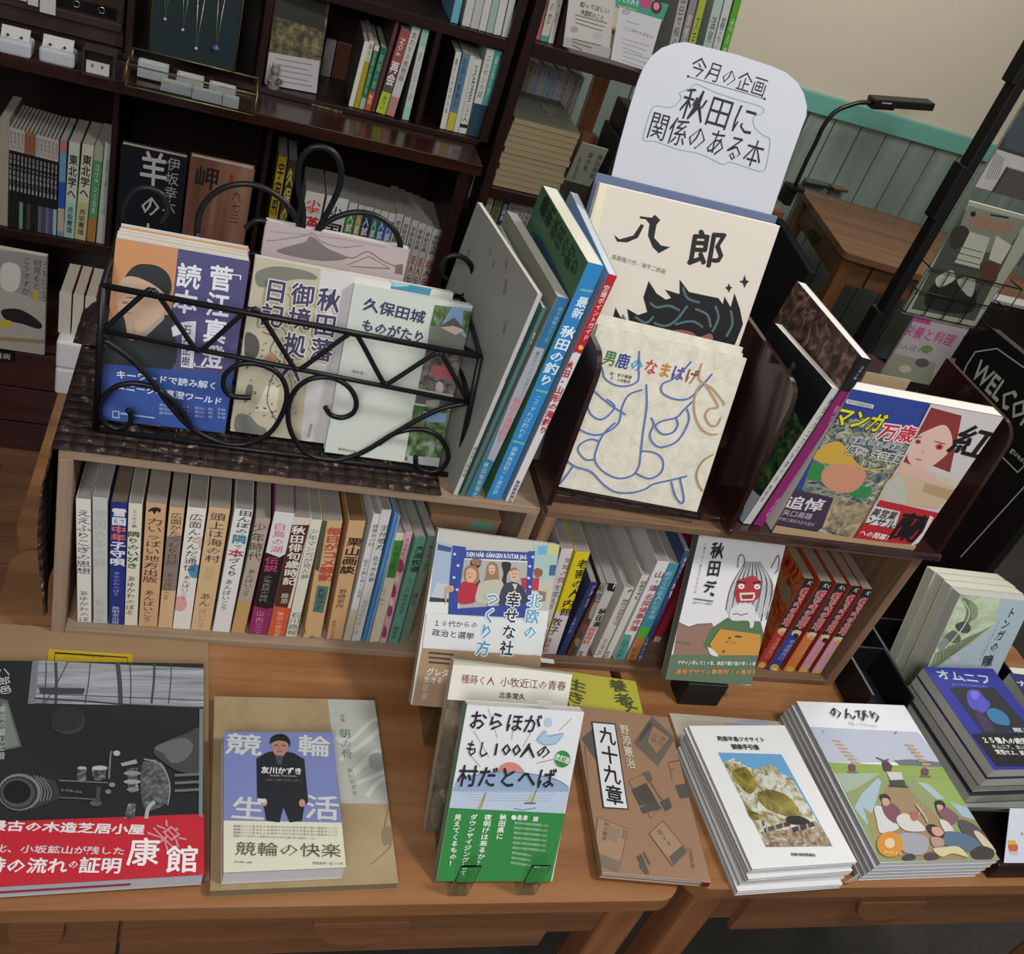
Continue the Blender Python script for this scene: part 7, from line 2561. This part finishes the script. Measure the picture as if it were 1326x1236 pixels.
for (a_, b_, c_, d_, lb, yy) in (((700, 853), (717, 855), (718, 860), (701, 858), 'tiny white price slip on top of the cream-headed book', .731),
                                 ((696, 908), (714, 910), (715, 917), (697, 915), 'tiny white price slip on top of the white and green book', .657)):
    P = [ay(*q, yy) for q in (d_, c_, b_, a_)]
    mb = MB()
    mb.prism(P, (0, .0006, 0), mat('#c9cacb'))
    tag(mb.build('price_slip'), lb, 'slip')

# --- yellow-green book and the kraft-coloured one
b = flat_book('booklet', 'yellow-green booklet with large brush characters, half under the brown book', (741, 874), (819, 879), (838, 935), (730, 930), T0, .006, '#a5a13e', 'R', pages='#b5b290')
p = b.front()
for s_, a_, b_ in (('養老', (797, 880), (810, 915)), ('安', (806, 902), (820, 922)), ('生き', (747, 880), (744, 912))):
    p.T(s_, a_, b_, 22, '#4a4a30', 'V', .03)
b.done(p)
b = flat_book('hardcover_book', 'mid-brown book with scattered book pictures and a white title strip', (755, 920), (872, 926), (910, 1136), (768, 1135), T0 + .0062, .0115, '#8c6f58', 'L', pages='#c4c3cb', hard=True, rough=.35)
p = b.front()
g = lambda x_, y_: (720 + x_ / 3.986, 860 + y_ / 3.986)
Pg = lambda pts_, c_: p.P([g(*q) for q in pts_], c_)
Pg(((130, 385), (185, 340), (215, 480), (200, 495)), '#4f4d4b')
Pg(((495, 270), (615, 385), (525, 530), (398, 410)), '#5c564e'); Pg(((500, 318), (588, 383), (520, 468), (470, 400)), '#8a6c54'); p.L([g(*q) for q in ((500, 318), (588, 383), (520, 468), (470, 400), (500, 318))], .8, '#4a4038')
Pg(((478, 300), (500, 312), (440, 400), (420, 395)), '#47423d')
p.T('満州', g(555, 375), g(530, 425), 6, '#4f443a', 'V'); p.T('記録', g(518, 362), g(498, 408), 5, '#4f443a', 'V')
Pg(((388, 652), (465, 615), (520, 710), (430, 735)), '#45403c'); Pg(((430, 745), (515, 705), (545, 750), (450, 775)), '#4a4540'); Pg(((448, 560), (480, 555), (500, 600), (472, 610)), '#5a544e'); Pg(((535, 715), (580, 690), (600, 740), (565, 765)), '#4a4540')
p.L([g(*q) for q in ((372, 605), (450, 570), (560, 720), (490, 800), (372, 605))], .7, '#5f4f42'); p.L([g(480, 600), g(540, 700)], 1.4, '#5a5048')
p.L([g(578, 510), g(640, 500)], 1, '#4f4238'); p.L([g(590, 545), g(610, 546)], 1, '#5f5044'); Pg(((615, 630), (680, 618), (690, 690), (640, 698)), '#4a4744'); p.L([g(580, 512), g(600, 600)], .6, '#6a5a4a')
Pg(((215, 795), (370, 855), (320, 1075), (185, 1010), (200, 930)), '#92775f'); p.L([g(*q) for q in ((215, 795), (370, 855), (320, 1075), (190, 1010), (215, 795))], .8, '#5f4f42')
Pg(((205, 975), (338, 1025), (322, 1078), (200, 1030)), '#6f6455'); p.T('村の都合', g(262, 820), g(245, 915), 6, '#4f453a', 'V', .02); p.T('野添', g(355, 860), g(342, 905), 4, '#55493e', 'V'); Pg(((275, 840), (330, 860), (310, 930), (262, 905)), '#85705e')
Pg(((480, 880), (550, 815), (680, 970), (600, 1045)), '#937860'); p.L([g(*q) for q in ((480, 880), (550, 815), (680, 970), (600, 1045), (480, 880))], .8, '#5a4b3e'); Pg(((580, 1000), (650, 940), (675, 970), (605, 1045)), '#55504a'); p.T('母88', g(525, 860), g(590, 945), 9, '#5a4f44', 'V', .02)
Pg(((415, 1000), (440, 985), (480, 1085), (465, 1090)), '#4f4a44'); p.L([g(450, 975), g(485, 1040)], 2, '#5a5048'); p.L([g(430, 1040), g(465, 1085)], 3, '#57504a')
Pg(((180, 300), (305, 312), (373, 755), (240, 748)), '#2a2624'); Pg(((188, 308), (300, 318), (366, 750), (247, 742)), '#c9cace')
p.T('九十九章', g(258, 328), g(305, 735), 20, '#1f1d1d', 'V', .035)
p.T('野添憲治', g(345, 315), g(388, 545), 11, '#b4a996', 'V', .035)
p.T('社会評論', g(690, 950), g(706, 1060), 4.5, '#5a4a3e', 'V')
p.L([g(150, 420), g(205, 1095)], .8, '#75604e')
b.done(p)
mb = MB()
mb.box((b.w * .93, b.t * .2, -.0006), (b.w * .995, b.t * .8, .001), mat('#7a1c24', rough=.5))
mb.build('headband', b.root)

# --- brochures under and the white geopark booklets
b = flat_book('brochure', 'pale brochure under the white booklet stack, its lilac upper edge showing', (871, 925), (1013, 934), (1040, 985), (882, 980), T0, .004, '#a59f90', 'L', pages='#b0aba0')
p = b.front()
p.P([(938, 938), (966, 933), (992, 933), (1000, 945), (940, 945)], '#8f92a8'); p.L([(872, 930), (1012, 940)], 1, '#b4afa0')
b.done(p)
ordn = ['lowest', 'second', 'third', 'fourth', 'fifth', 'sixth', 'seventh', 'eighth', 'ninth', 'tenth', 'topmost']
Mg, wg, hg = flat_frame((887.6, 937.5), (1014, 942), (1115, 1119), (976.7, 1122.8), T0 + .045)
ng = 9
tg_ = .0445 / ng
rs = random.Random(5)
for k in range(ng):
    z0 = T0 + .0004 + k * tg_
    top = k == ng - 1
    off = Vector((0, 0, 0)) if top else Vector((rs.uniform(-.003, .0035), rs.uniform(-.004, .002), 0))
    if k < 2:
        off = Vector((-.006, -.008, 0))
    M = Matrix.Translation(off + Vector((0, 0, z0 + tg_ - .0004 - Mg.translation.z))) @ Mg
    if not top:
        M = M @ Matrix.Rotation(rs.uniform(-.012, .012), 4, 'Y')
    if k >= 2:
        M.translation.z += 0
    b = Book('booklet', ('white booklet with a rocky coast photo, topmost of its stack' if top else ordn[k] + ' booklet from below in the stack with the rocky coast photo'), M, wg, hg, tg_ - .0006,
             '#cfd0d0', 'L', pages='#d4d4d8', spine_c='#8d8d8c' if k % 3 else '#a9aaaa', group='stack of white coast booklets', rough=.5)
    if not top:
        continue
    p = b.front()
    h1 = lambda x_, y_: (870 + x_ / 4.263, 900 + y_ / 4.263)
    p.P([h1(*q) for q in ((253, 320), (604, 330), (888, 838), (520, 843))], '#5c92bc')
    M_rock = ramp_mat('rocky_coast_photo', [(0.30, '#4a452c'), (0.40, '#7d7346'), (0.47, '#a09878'), (0.53, '#b4b6ac'), (0.70, '#c8cbc8')], (70, 70, 70), 'noise', .4, 9, 1.2)
    M_rock2 = ramp_mat('mossy_rock_photo', [(0.32, '#332f18'), (0.45, '#655c24'), (0.58, '#8a7d38'), (0.72, '#a89c60')], (45, 45, 45), 'noise', .4, 7, .6)
    M_peb = ramp_mat('pebble_photo', [(0.3, '#3f3020'), (0.45, '#75604a'), (0.58, '#98907c'), (0.7, '#b8b8b0')], (150, 150, 150), 'noise', .4, 5, .6)
    p.P([h1(*q) for q in ((285, 380), (310, 365), (340, 350), (380, 375), (420, 400), (455, 410), (480, 415), (500, 395), (540, 390), (575, 400), (590, 430), (660, 460), (888, 838), (520, 843))], M_rock)
    p.S([h1(*q) for q in ((470, 560), (520, 525), (600, 540), (660, 580), (700, 640), (690, 680), (620, 670), (520, 630))], M_rock2)
    p.S([h1(*q) for q in ((330, 430), (400, 400), (440, 440), (470, 500), (430, 550), (370, 500))], M_rock2)
    p.S([h1(*q) for q in ((400, 600), (440, 640), (500, 670), (470, 695), (430, 680))], M_rock2)
    p.P([h1(*q) for q in ((560, 520), (680, 560), (740, 650), (690, 690), (700, 600))], '#8f9a90') if False else None
    p.P([h1(*q) for q in ((490, 760), (640, 745), (830, 740), (888, 838), (520, 843))], M_peb)
    p.S([h1(*q) for q in ((630, 680), (700, 670), (760, 700), (740, 720), (650, 715))], '#25231e')
    for k2 in range(26):
        xx, yy = 500 + k2 * 11, 700 + (k2 * 37 % 40)
        p.L([h1(xx, yy), h1(xx + 6, yy + 26)], 2.2, ['#3a2430', '#2b2c34', '#8a8a88', '#502c34'][k2 % 4])
    p.T('男鹿半島ジオサイト', h1(248, 245), h1(512, 252), 7, '#3a3c40', 'H', .03)
    p.T('観察手引書', h1(328, 290), h1(480, 294), 7.5, '#3a3c40', 'H', .04)
    p.T('男鹿市教育委員会', h1(655, 885), h1(790, 889), 4, '#3a3c40', 'H', .03)
    b.done(p)
mb = MB()
q4 = [az(*q, T0 + .02) for q in ((1100, 1140), (1112, 1123), (1122, 1140))]
mb.prism([q + Vector((0, -.004, 0)) for q in (Vector((.842, .548, T0 + .012)), Vector((.862, .552, T0 + .012)), Vector((.853, .550, T0 + .032)))], (0, .0006, 0), mat('#c0bfb0'))
tag(mb.build('paper_slip'), 'small cream paper triangle sticking out of the white booklet stack', 'slip')

# --- magazine stack
Mn_, wn, hn = flat_frame((1029.4, 904.5), (1168, 917), (1300.8, 1114), (1140, 1116.6), T0 + .047)
nn = 5
tn = .0465 / nn
for k in range(nn):
    z0 = T0 + .0004 + k * tn
    top = k == nn - 1
    M = Matrix.Translation(Vector((0 if top else -.006 + k * .001, 0 if top else .003 - .001 * k, z0 + tn - .0004 - Mn_.translation.z))) @ Mn_
    b = Book('magazine', ('magazine with people lying on a road between rice fields, topmost of its stack' if top else ordn[k] + ' magazine from below in the rice field magazine stack'), M, wn, hn, tn - .0006,
             '#cdcfd4', 'L', pages='#cdcfd6', spine_c='#8f8f8e', group='stack of rice field magazines', rough=.35, cat='magazine')
    if not top:
        continue
    p = b.front()
    h2 = lambda x_, y_: (1000 + x_ / 3.574, 890 + y_ / 3.574)
    Ph = lambda pts_, c_: p.P([h2(*q) for q in pts_], c_)
    Sh = lambda pts_, c_: p.S([h2(*q) for q in pts_], c_)
    Ph(((175, 185), (675, 210), (785, 350), (260, 350)), '#a5abba')
    Ph(((560, 340), (640, 335), (790, 350), (800, 380), (600, 372)), '#5a6668'); Ph(((255, 350), (800, 372), (815, 420), (290, 402)), '#7d9448')
    Ph(((290, 400), (815, 418), (1075, 800), (500, 812)), '#7c8a5c')
    Ph(((290, 400), (500, 400), (390, 470), (340, 490)), '#8fa08c'); Ph(((650, 420), (820, 430), (960, 620), (800, 540)), '#7f9650')
    Ph(((490, 420), (505, 440), (470, 560), (440, 640), (380, 560), (410, 500)), '#93a7b4'); Ph(((670, 440), (720, 450), (800, 520), (760, 520)), '#96a8b0'); Ph(((820, 530), (900, 560), (945, 620), (880, 600)), '#8fa4b0')
    Ph(((520, 465), (620, 465), (760, 600), (900, 800), (560, 800), (480, 640), (520, 560)), '#8a7658')
    Ph(((420, 560), (480, 600), (500, 690), (470, 700)), '#8c8250'); Ph(((860, 600), (960, 620), (1010, 700), (940, 680)), '#7c7a4c')
    for (x_, y_) in ((275, 250), (612, 270)):
        for k2 in range(7):
            xx, yy = x_ + k2 * 15, y_ + k2 * 17
            p.L([h2(xx, yy), h2(xx + 42, yy + 4)], 1.6, '#a08468'); p.L([h2(xx + 4, yy + 7), h2(xx + 40, yy + 9)], .9, '#c0b4a0')
        Sh(((x_ + 78, y_ + 112), (x_ + 105, y_ + 112), (x_ + 108, y_ + 140), (x_ + 80, y_ + 140)), '#5c4048')
        p.L([h2(x_ + 70, y_ + 145), h2(x_ + 120, y_ + 148)], 2, '#6f5c4c')
    Ph(((505, 350), (530, 345), (555, 370), (545, 395), (515, 392)), '#43323a'); Ph(((525, 395), (595, 398), (605, 435), (545, 435)), '#b4b4b4'); Ph(((540, 435), (605, 432), (620, 465), (545, 465)), '#3c3c3e')
    p.L([h2(480, 330), h2(512, 345), h2(538, 338)], 1.4, '#3c2c30'); p.L([h2(535, 460), h2(630, 468)], 1.2, '#2e2e30')
    # people resting on the road
    def body(pts_, c_): Sh(pts_, c_)
    body(((470, 560), (510, 560), (560, 620), (580, 660), (500, 680), (480, 620)), '#b9bab8')
    body(((505, 545), (550, 540), (590, 580), (570, 635), (520, 600)), '#6d4450'); body(((495, 505), (525, 500), (545, 525), (535, 548), (508, 540)), '#2e221e'); body(((505, 522), (530, 520), (542, 540), (525, 555), (508, 545)), '#b08a7a')
    body(((575, 605), (620, 590), (690, 640), (700, 670), (620, 670), (580, 640)), '#b8b6b2'); body(((632, 590), (655, 582), (672, 600), (660, 625), (640, 618)), '#9c5a50')
    body(((755, 560), (800, 560), (860, 605), (830, 640), (780, 610)), '#704c58'); body(((750, 535), (780, 530), (798, 552), (785, 575), (760, 570)), '#2c211e'); body(((757, 552), (780, 550), (788, 566), (770, 576)), '#b08c7c')
    body(((770, 620), (810, 630), (840, 680), (800, 680)), '#b9b5b0'); body(((860, 620), (930, 640), (1000, 710), (960, 740), (880, 680)), '#4a4248')
    body(((600, 680), (700, 690), (720, 740), (690, 780), (610, 770), (570, 710)), '#8d8f96'); body(((780, 680), (850, 675), (940, 710), (960, 760), (860, 760), (790, 730)), '#4c6078')
    body(((710, 650), (740, 640), (790, 670), (785, 705), (735, 690)), '#33261f'); body(((735, 655), (770, 655), (790, 680), (770, 695), (742, 685)), '#b48c78')
    body(((730, 700), (780, 705), (790, 735), (745, 745)), '#9c8074'); body(((740, 755), (800, 745), (860, 745), (900, 790), (830, 775), (780, 790)), '#b9ad8a'); body(((930, 680), (960, 680), (1030, 760), (1000, 770)), '#b4aa92')
    body(((600, 790), (640, 775), (660, 800), (610, 806)), '#3a3436'); body(((700, 785), (730, 770), (770, 795), (720, 806)), '#44383a'); body(((915, 770), (960, 740), (1020, 760), (1010, 800), (940, 800)), '#35302c')
    p.L([h2(660, 545), h2(700, 600), h2(715, 630)], 2.4, '#a89888'); p.L([h2(690, 560), h2(672, 600)], 1.6, '#a89888')
    p.E(*h2(540, 733), 17, 16.5, '#b87e2c', .3); p.E(*h2(540, 728), 6.5, 6.5, '#c4b490'); p.T('vol.11', h2(512, 765), h2(590, 778), 5, '#e0c488', 'R')
    p.T('のんびり', h2(258, 118), h2(505, 145), 18, '#232a2e', 'H', .02)
    p.T('付ろく', h2(350, 172), h2(395, 182), 6, '#6a6c70', 'H'); p.T('Nonbiri Akita', h2(400, 176), h2(482, 186), 4, '#7a7c80', 'R')
    p.E(*h2(568, 217), 1.2, 1, '#333'); p.E(*h2(232, 211), .8, .8, '#333')
    b.done(p)

# --- right: black bins, the two displays of books
def bin_(label, x0, x1, y0, y1, z1, c='#0d0e12', rim='#4c4c50'):
    t = thing('display_bin', label, 'box', Matrix.Translation(((x0 + x1) / 2, (y0 + y1) / 2, T0)))
    inv = t.matrix_world.inverted()
    th = .004
    m = mat(c, rough=.5)
    for nm, lo, hi in (('base_panel', (x0, y0, T0), (x1, y1, T0 + th)), ('side_panel', (x0, y0, T0 + th), (x0 + th, y1, z1)), ('side_panel', (x1 - th, y0, T0 + th), (x1, y1, z1)),
                       ('front_panel', (x0 + th, y0, T0 + th), (x1 - th, y0 + th, z1 - .03)), ('back_panel', (x0 + th, y1 - th, T0 + th), (x1 - th, y1, z1))):
        mb = MB()
        mb.box(lo, hi, m)
        mb.build(nm, t, inv, bevel=.0006, seg=1)
    mb = MB()
    mb.box((x0, y0, z1 + .0002), (x0 + th, y1, z1 + .0012), mat(rim, rough=.4))
    mb.build('rim_strip', t, inv)
    return t


bin_('low black bin with a grey rim, between the right crate and the standing books', 1.006, 1.085, .815, .915, TZ + .055)
bin_('black bin that holds the four standing green-tinted books', 1.090, 1.33, .852, .99, TZ + .050)
# wooden blocks in the gap behind
mb = MB()
P = ay(1190, 790, 1.06)
mb.box((1.03, .955, T0), (1.085, 1.015, TZ + .055), M_crate2V)
tag(mb.build('wooden_block', bevel=.002), 'brown wooden block behind the low black bin', 'block')

M_, w_, h_ = cover_frame2((1186, 897), (1280, 903), (1243, 769.6), TZ + .02, 15.3)
M_tonga = ramp_mat('green_watercolour', [(0.3, '#7c8c74'), (0.45, '#9fb08c'), (0.55, '#b9c6a8'), (0.68, '#a4b8c4'), (0.8, '#b8c8d4')], (14, 14, 14), 'noise', .4, 4, 1.0)
wt = .142
for k in range(4):
    Mi = M_ @ Matrix.Translation(((0, -.001, .001, -.002)[k], k * .0205, (0, 0, 0, 0)[k]))
    b = Book('paperback', ['pale blue and green watercolour book, front of the four in the bin', 'second of the four green-tinted books standing in the bin', 'third of the four green-tinted books standing in the bin',
                           'rearmost of the four green-tinted books standing in the bin'][k], Mi, wt, h_ + (0, .002, .003, .004)[k], .0195, '#9fb0b8' if not k else '#b4b8ac', 'R', pages='#c9cbb8' if k else '#b9b9b0', spine_c='#a9b6bc')
    if k:
        continue
    p = b.front()
    h3 = lambda x_, y_: (1090 + x_ / 5.148, 700 + y_ / 5.148)
    p.P([h3(*q) for q in ((790, 355), (1060, 370), (1020, 560), (860, 700), (600, 760), (560, 900))], M_tonga)
    for pts_, c_ in ((((800, 390), (850, 400), (880, 480), (860, 540), (810, 560), (830, 470)), '#66765c'), (((760, 560), (830, 540), (860, 590), (830, 620), (770, 600)), '#4c4c4a'), (((680, 650), (740, 600), (790, 640), (780, 680), (700, 680)), '#606058'),
                     (((850, 400), (900, 440), (905, 500), (870, 530)), '#7d8f68'), (((640, 700), (690, 650), (720, 700), (660, 740)), '#7c8a80')):
        p.S([h3(*q) for q in pts_], c_)
    p.L([h3(*q) for q in ((810, 400), (850, 480), (820, 560), (760, 640), (690, 720))], 1.4, '#b9c2b0', True)
    p.S([h3(*q) for q in ((720, 780), (760, 765), (790, 790), (750, 815))], '#b4acc0')
    p.T('トンガの', h3(1150, 445), h3(1000, 745), 12, '#26282c', 'V', .02); p.T('瞳', h3(985, 760), h3(960, 842), 15, '#26282c', 'V', .02)
    p.T('シンフォニックポエム', h3(1055, 530), h3(920, 800), 3.6, '#6c7c88', 'V')
    b.done(p)
# omnibus stack
Mo, wo, ho = flat_frame((1191.7, 860), (1285.5, 868), (1390, 996), (1290, 993), TZ + .094)
mb = MB()
mb.box((1.085, .655, T0), (1.33, .848, TZ + .016), mat('#8d918f', rough=.6))
tag(mb.build('display_plinth', bevel=.002), 'low grey plinth under the stack of blue-covered books', 'plinth')
to = .0188
for k in range(4):
    top = k == 3
    M = Matrix.Translation(Vector(((-.004, .002, -.002, 0)[k], (-.003, .002, -.002, 0)[k], TZ + .0165 + (k + 1) * to - Mo.translation.z))) @ Mo
    b = Book('paperback', ('dark blue novel with a violet head picture, topmost of its stack' if top else ordn[k] + ' novel from below in the blue-covered stack'), M, wo, ho, to - .0008, '#2b2f86' if top else '#2a2b34', 'R',
             pages='#a9a8a0', spine_c='#2a2a30', group='stack of blue novels')
    if not top:
        continue
    p = b.front()
    h4 = lambda x_, y_: (1080 + x_ / 3.09, 700 + y_ / 3.09)
    p.P([h4(*q) for q in ((460, 590), (640, 590), (790, 760), (600, 775))], '#23232c')
    p.S([h4(*q) for q in ((535, 605), (575, 600), (600, 630), (625, 655), (600, 690), (560, 680), (535, 650))], '#4c46a8')
    p.S([h4(*q) for q in ((610, 690), (640, 672), (690, 700), (700, 740), (640, 730))], '#2f6a94'); p.S([h4(*q) for q in ((560, 680), (600, 700), (640, 760), (600, 760))], '#3c2a4c'); p.S([h4(*q) for q in ((545, 610), (570, 606), (580, 625), (560, 640))], '#6a60c4')
    p.P([h4(*q) for q in ((550, 775), (800, 770), (880, 905), (650, 905))], '#121214')
    p.T('オムニフ', h4(408, 535), h4(628, 560), 15, '#a4b4bc', 'H', .03); p.T('AUTOMATA', h4(470, 578), h4(606, 586), 4, '#6f86b8', 'R')
    p.T('２５億人の絶望を', h4(590, 800), h4(800, 806), 8, '#c4c4c2', 'H', .04); p.T('キムニア、まいけの', h4(630, 826), h4(800, 832), 5.5, '#b4b4b2', 'H', .03); p.T('覚悟せよ、結末は', h4(645, 848), h4(800, 854), 6.5, '#c4c4c2', 'H', .03)
    p.T('眠り', h4(715, 760), h4(790, 764), 6, '#b8b8c4', 'H', .03)
    b.done(p)
# next stack at the frame's edge
Me, we, he = flat_frame((1313, 873), (1400, 880), (1490, 1010), (1395, 1005), TZ + .094)
for k in range(3):
    M = Matrix.Translation(Vector((0, 0, TZ + .0165 + (k + 1) * .025 - Me.translation.z))) @ Me
    b = Book('paperback', ['lowest novel of the stack cut by the right edge', 'middle novel of the stack cut by the right edge', 'dark blue novel on top of the stack cut by the right edge'][k], M, we, he, .0242, '#262c58', 'R', pages='#b0b0a8')
    if k == 2:
        p = b.front()
        p.T('ナヤイル', (1316, 885), (1380, 892), 9, '#b4b8c8', 'H', .03); p.S([(1318, 905), (1340, 900), (1350, 915), (1330, 922)], '#3c5a94')
        b.done(p)
P = ay(1300, 850, .93)
b = Book('paperback', 'pale book with a blue flower spot standing behind the edge stack', Matrix.Translation((1.336, .885, T0 + .0003)), .12, P.z - T0 + .0, .02, '#a9abb4', 'R')
p = b.front()
p.uv = True
p.S([(.01, b.h - .03), (.03, b.h - .02), (.04, b.h - .035), (.02, b.h - .045)], '#5a6a9c')
b.done(p)
# white card stand and dark tray at lower right
t = thing('card_stand', 'white folded card with a tiny orange jar picture at the lower right corner', 'card', Matrix.Translation((1.1, .6, T0)))
inv = t.matrix_world.inverted()
q_ = [(1285, 1047), (1400, 1050), (1420, 1118), (1300, 1118)]
base_z = TZ + .030
A, B = az(1300, 1118, base_z + .001), az(1420, 1118, base_z + .001)
n_ = None
a = math.radians(50)
Mc, wc, hc = cover_frame2((1300, 1118), (1400, 1118), (1285, 1047), base_z + .0012, 38)
mb = MB()
mb.box((0, 0, 0), (wc + .03, .0006, hc), mat('#c4c8d4', rough=.4), Mc)
X_, Zc = Mc.col[0].xyz, Mc.col[2].xyz
topc = Mc.translation + Zc * hc
mb.prism([topc, topc + X_ * (wc + .03), topc + X_ * (wc + .03) + Vector((0, .035, -topc.z + base_z + .0012)), topc + Vector((0, .035, -topc.z + base_z + .0012))], (0, .0006, 0), mat('#a9acb4', rough=.5))
mb.build('card', t, inv)
pr = Print(Mc.translation - Mc.col[1].xyz * .0002, X_, Zc, wc + .03, hc)
pr.S([(1306, 1094), (1316, 1093), (1318, 1100), (1314, 1104), (1307, 1102)], '#b8603c'); pr.P([(1305, 1088), (1315, 1089), (1316, 1094), (1306, 1094)], '#c0a448'); pr.P([(1306, 1103), (1318, 1103), (1318, 1107), (1308, 1107)], '#b0aec4')
pr.T('RINGO', (1322, 1080), (1345, 1082), 4, '#7a7c8a', 'R')
pr.build('card_print', t)
mb = MB()
mb.box((1.083, .556, T0), (1.30, .640, base_z), mat('#1d1310', rough=.4))
tag(mb.build('dark_tray', bevel=.002), 'dark brown tray on the table edge under the white folded card', 'tray')

# --- face-out design book before the comics
M_, w_, h_ = cover_frame2((862, 880), (972, 888), (906, 689), TZ + .045, 26)
b = Book('paperback', 'white and green book with a red-faced white-haired mask figure, before the comics', M_, w_, h_, .016, '#cdccd0', 'L', pages='#8f8d88', spine_c='#66685f')
p = b.front()
k1 = lambda x_, y_: (840 + x_ / 4.144, 670 + y_ / 4.144)
Pk = lambda pts_, c_: p.P([k1(*q) for q in pts_], c_)
Pk(((160, 565), (215, 590), (260, 575), (340, 570), (360, 620), (380, 745), (130, 745)), '#85695c')
p.L([k1(*q) for q in ((160, 565), (215, 590), (260, 575), (340, 570))], 1, '#55443a')
Pk(((420, 540), (600, 560), (620, 640), (590, 760), (370, 760), (290, 690), (330, 600)), '#4f6a4c')
Pk(((380, 600), (600, 630), (600, 745), (350, 745), (325, 680)), '#b8863c'); p.L([k1(*q) for q in ((380, 600), (325, 680), (350, 745))], 1, '#3c3428')
Pk(((90, 738), (640, 742), (600, 900), (60, 890)), '#5a6c58')
for k2 in range(26):
    a0 = 470 + k2 * 7
    dx = (k2 - 13) * 9
    p.L([k1(560 + (k2 - 13) * 3, 240), k1(560 + dx, 330 + abs(k2 - 13) * 3), k1(530 + dx * 1.0, 500 + (k2 * 17 % 60))], 1.5, '#aeb0b2' if k2 % 3 else '#4a4a4c', True)
Pk(((480, 335), (560, 310), (600, 345), (590, 430), (560, 455), (470, 455), (455, 400)), '#9c3038')
p.E(*k1(495, 370), 4, 3.4, '#d0d0cc'); p.E(*k1(580, 372), 4, 3.4, '#d0d0cc'); p.E(*k1(495, 371), 1.1, 1.1, '#1c1c1c'); p.E(*k1(580, 373), 1.1, 1.1, '#1c1c1c')
p.L([k1(470, 345), k1(520, 352)], 1.8, '#2a1c1c'); p.L([k1(555, 352), k1(600, 345)], 1.8, '#2a1c1c')
Pk(((485, 405), (565, 402), (570, 425), (560, 445), (490, 447)), '#c9c4bc'); Pk(((495, 415), (560, 413), (555, 437), (497, 438)), '#8a2c34')
p.S([k1(*q) for q in ((440, 490), (500, 460), (565, 480), (560, 580), (540, 590), (530, 555), (440, 550))], '#c4c5c6'); p.L([k1(*q) for q in ((450, 520), (475, 515), (490, 525), (530, 515))], 1.2, '#4a4a4a')
for q in (((475, 270), (480, 215), (500, 200), (512, 230), (505, 265)), ((655, 270), (690, 205), (697, 230), (690, 280), (675, 300))):
    p.L([k1(*z_) for z_ in q], 1.1, '#3a3a3c', True)
p.S([k1(*q) for q in ((315, 695), (350, 715), (370, 745), (330, 735))], '#c9c9c6')
p.T('秋田', k1(375, 130), k1(340, 320), 19, '#222224', 'V', .05); p.T('デ', k1(335, 335), k1(310, 410), 17, '#222224', 'V', .05); p.P([k1(*q) for q in ((328, 400), (350, 410), (345, 425), (330, 418))], '#222224')
p.L([k1(240, 435), k1(345, 450)], 1.3, '#3a3a3c'); p.T('澁谷デザイン事務所', k1(233, 455), k1(340, 465), 3, '#4a4a4c', 'H'); p.T('一冊でよく秋田がわかる本', k1(305, 130), k1(245, 410), 2.8, '#5a5a5c', 'V')
p.T('デザイン学んで20年、秋田で駆け抜け早10年', k1(150, 778), k1(570, 785), 5.5, '#c9ccc4', 'H', .03); p.T('澁谷デザイン事務所10周年本', k1(140, 825), k1(580, 830), 6.5, '#c08a4a', 'H', .03)
p.T('PROBLEM', k1(140, 665), k1(218, 678), 3, '#5f4a3e', 'R'); p.E(*k1(432, 645), 1.2, 1.2, '#2a2420'); p.E(*k1(400, 718), 1.5, 1.5, '#6a3c20'); p.L([k1(462, 636), k1(495, 640)], 2, '#4a3a2a'); p.T('オアシス', k1(410, 665), k1(470, 672), 3.5, '#4a3a2a', 'H')
b.done(p)
B0 = M_.translation
mb = MB()
mb.box((B0.x + .035, B0.y - .006, T0), (B0.x + .10, B0.y + .03, TZ + .0442), mat('#141210', rough=.4))
tag(mb.build('book_support', bevel=.002), 'small black stand under the book with the mask figure', 'stand')
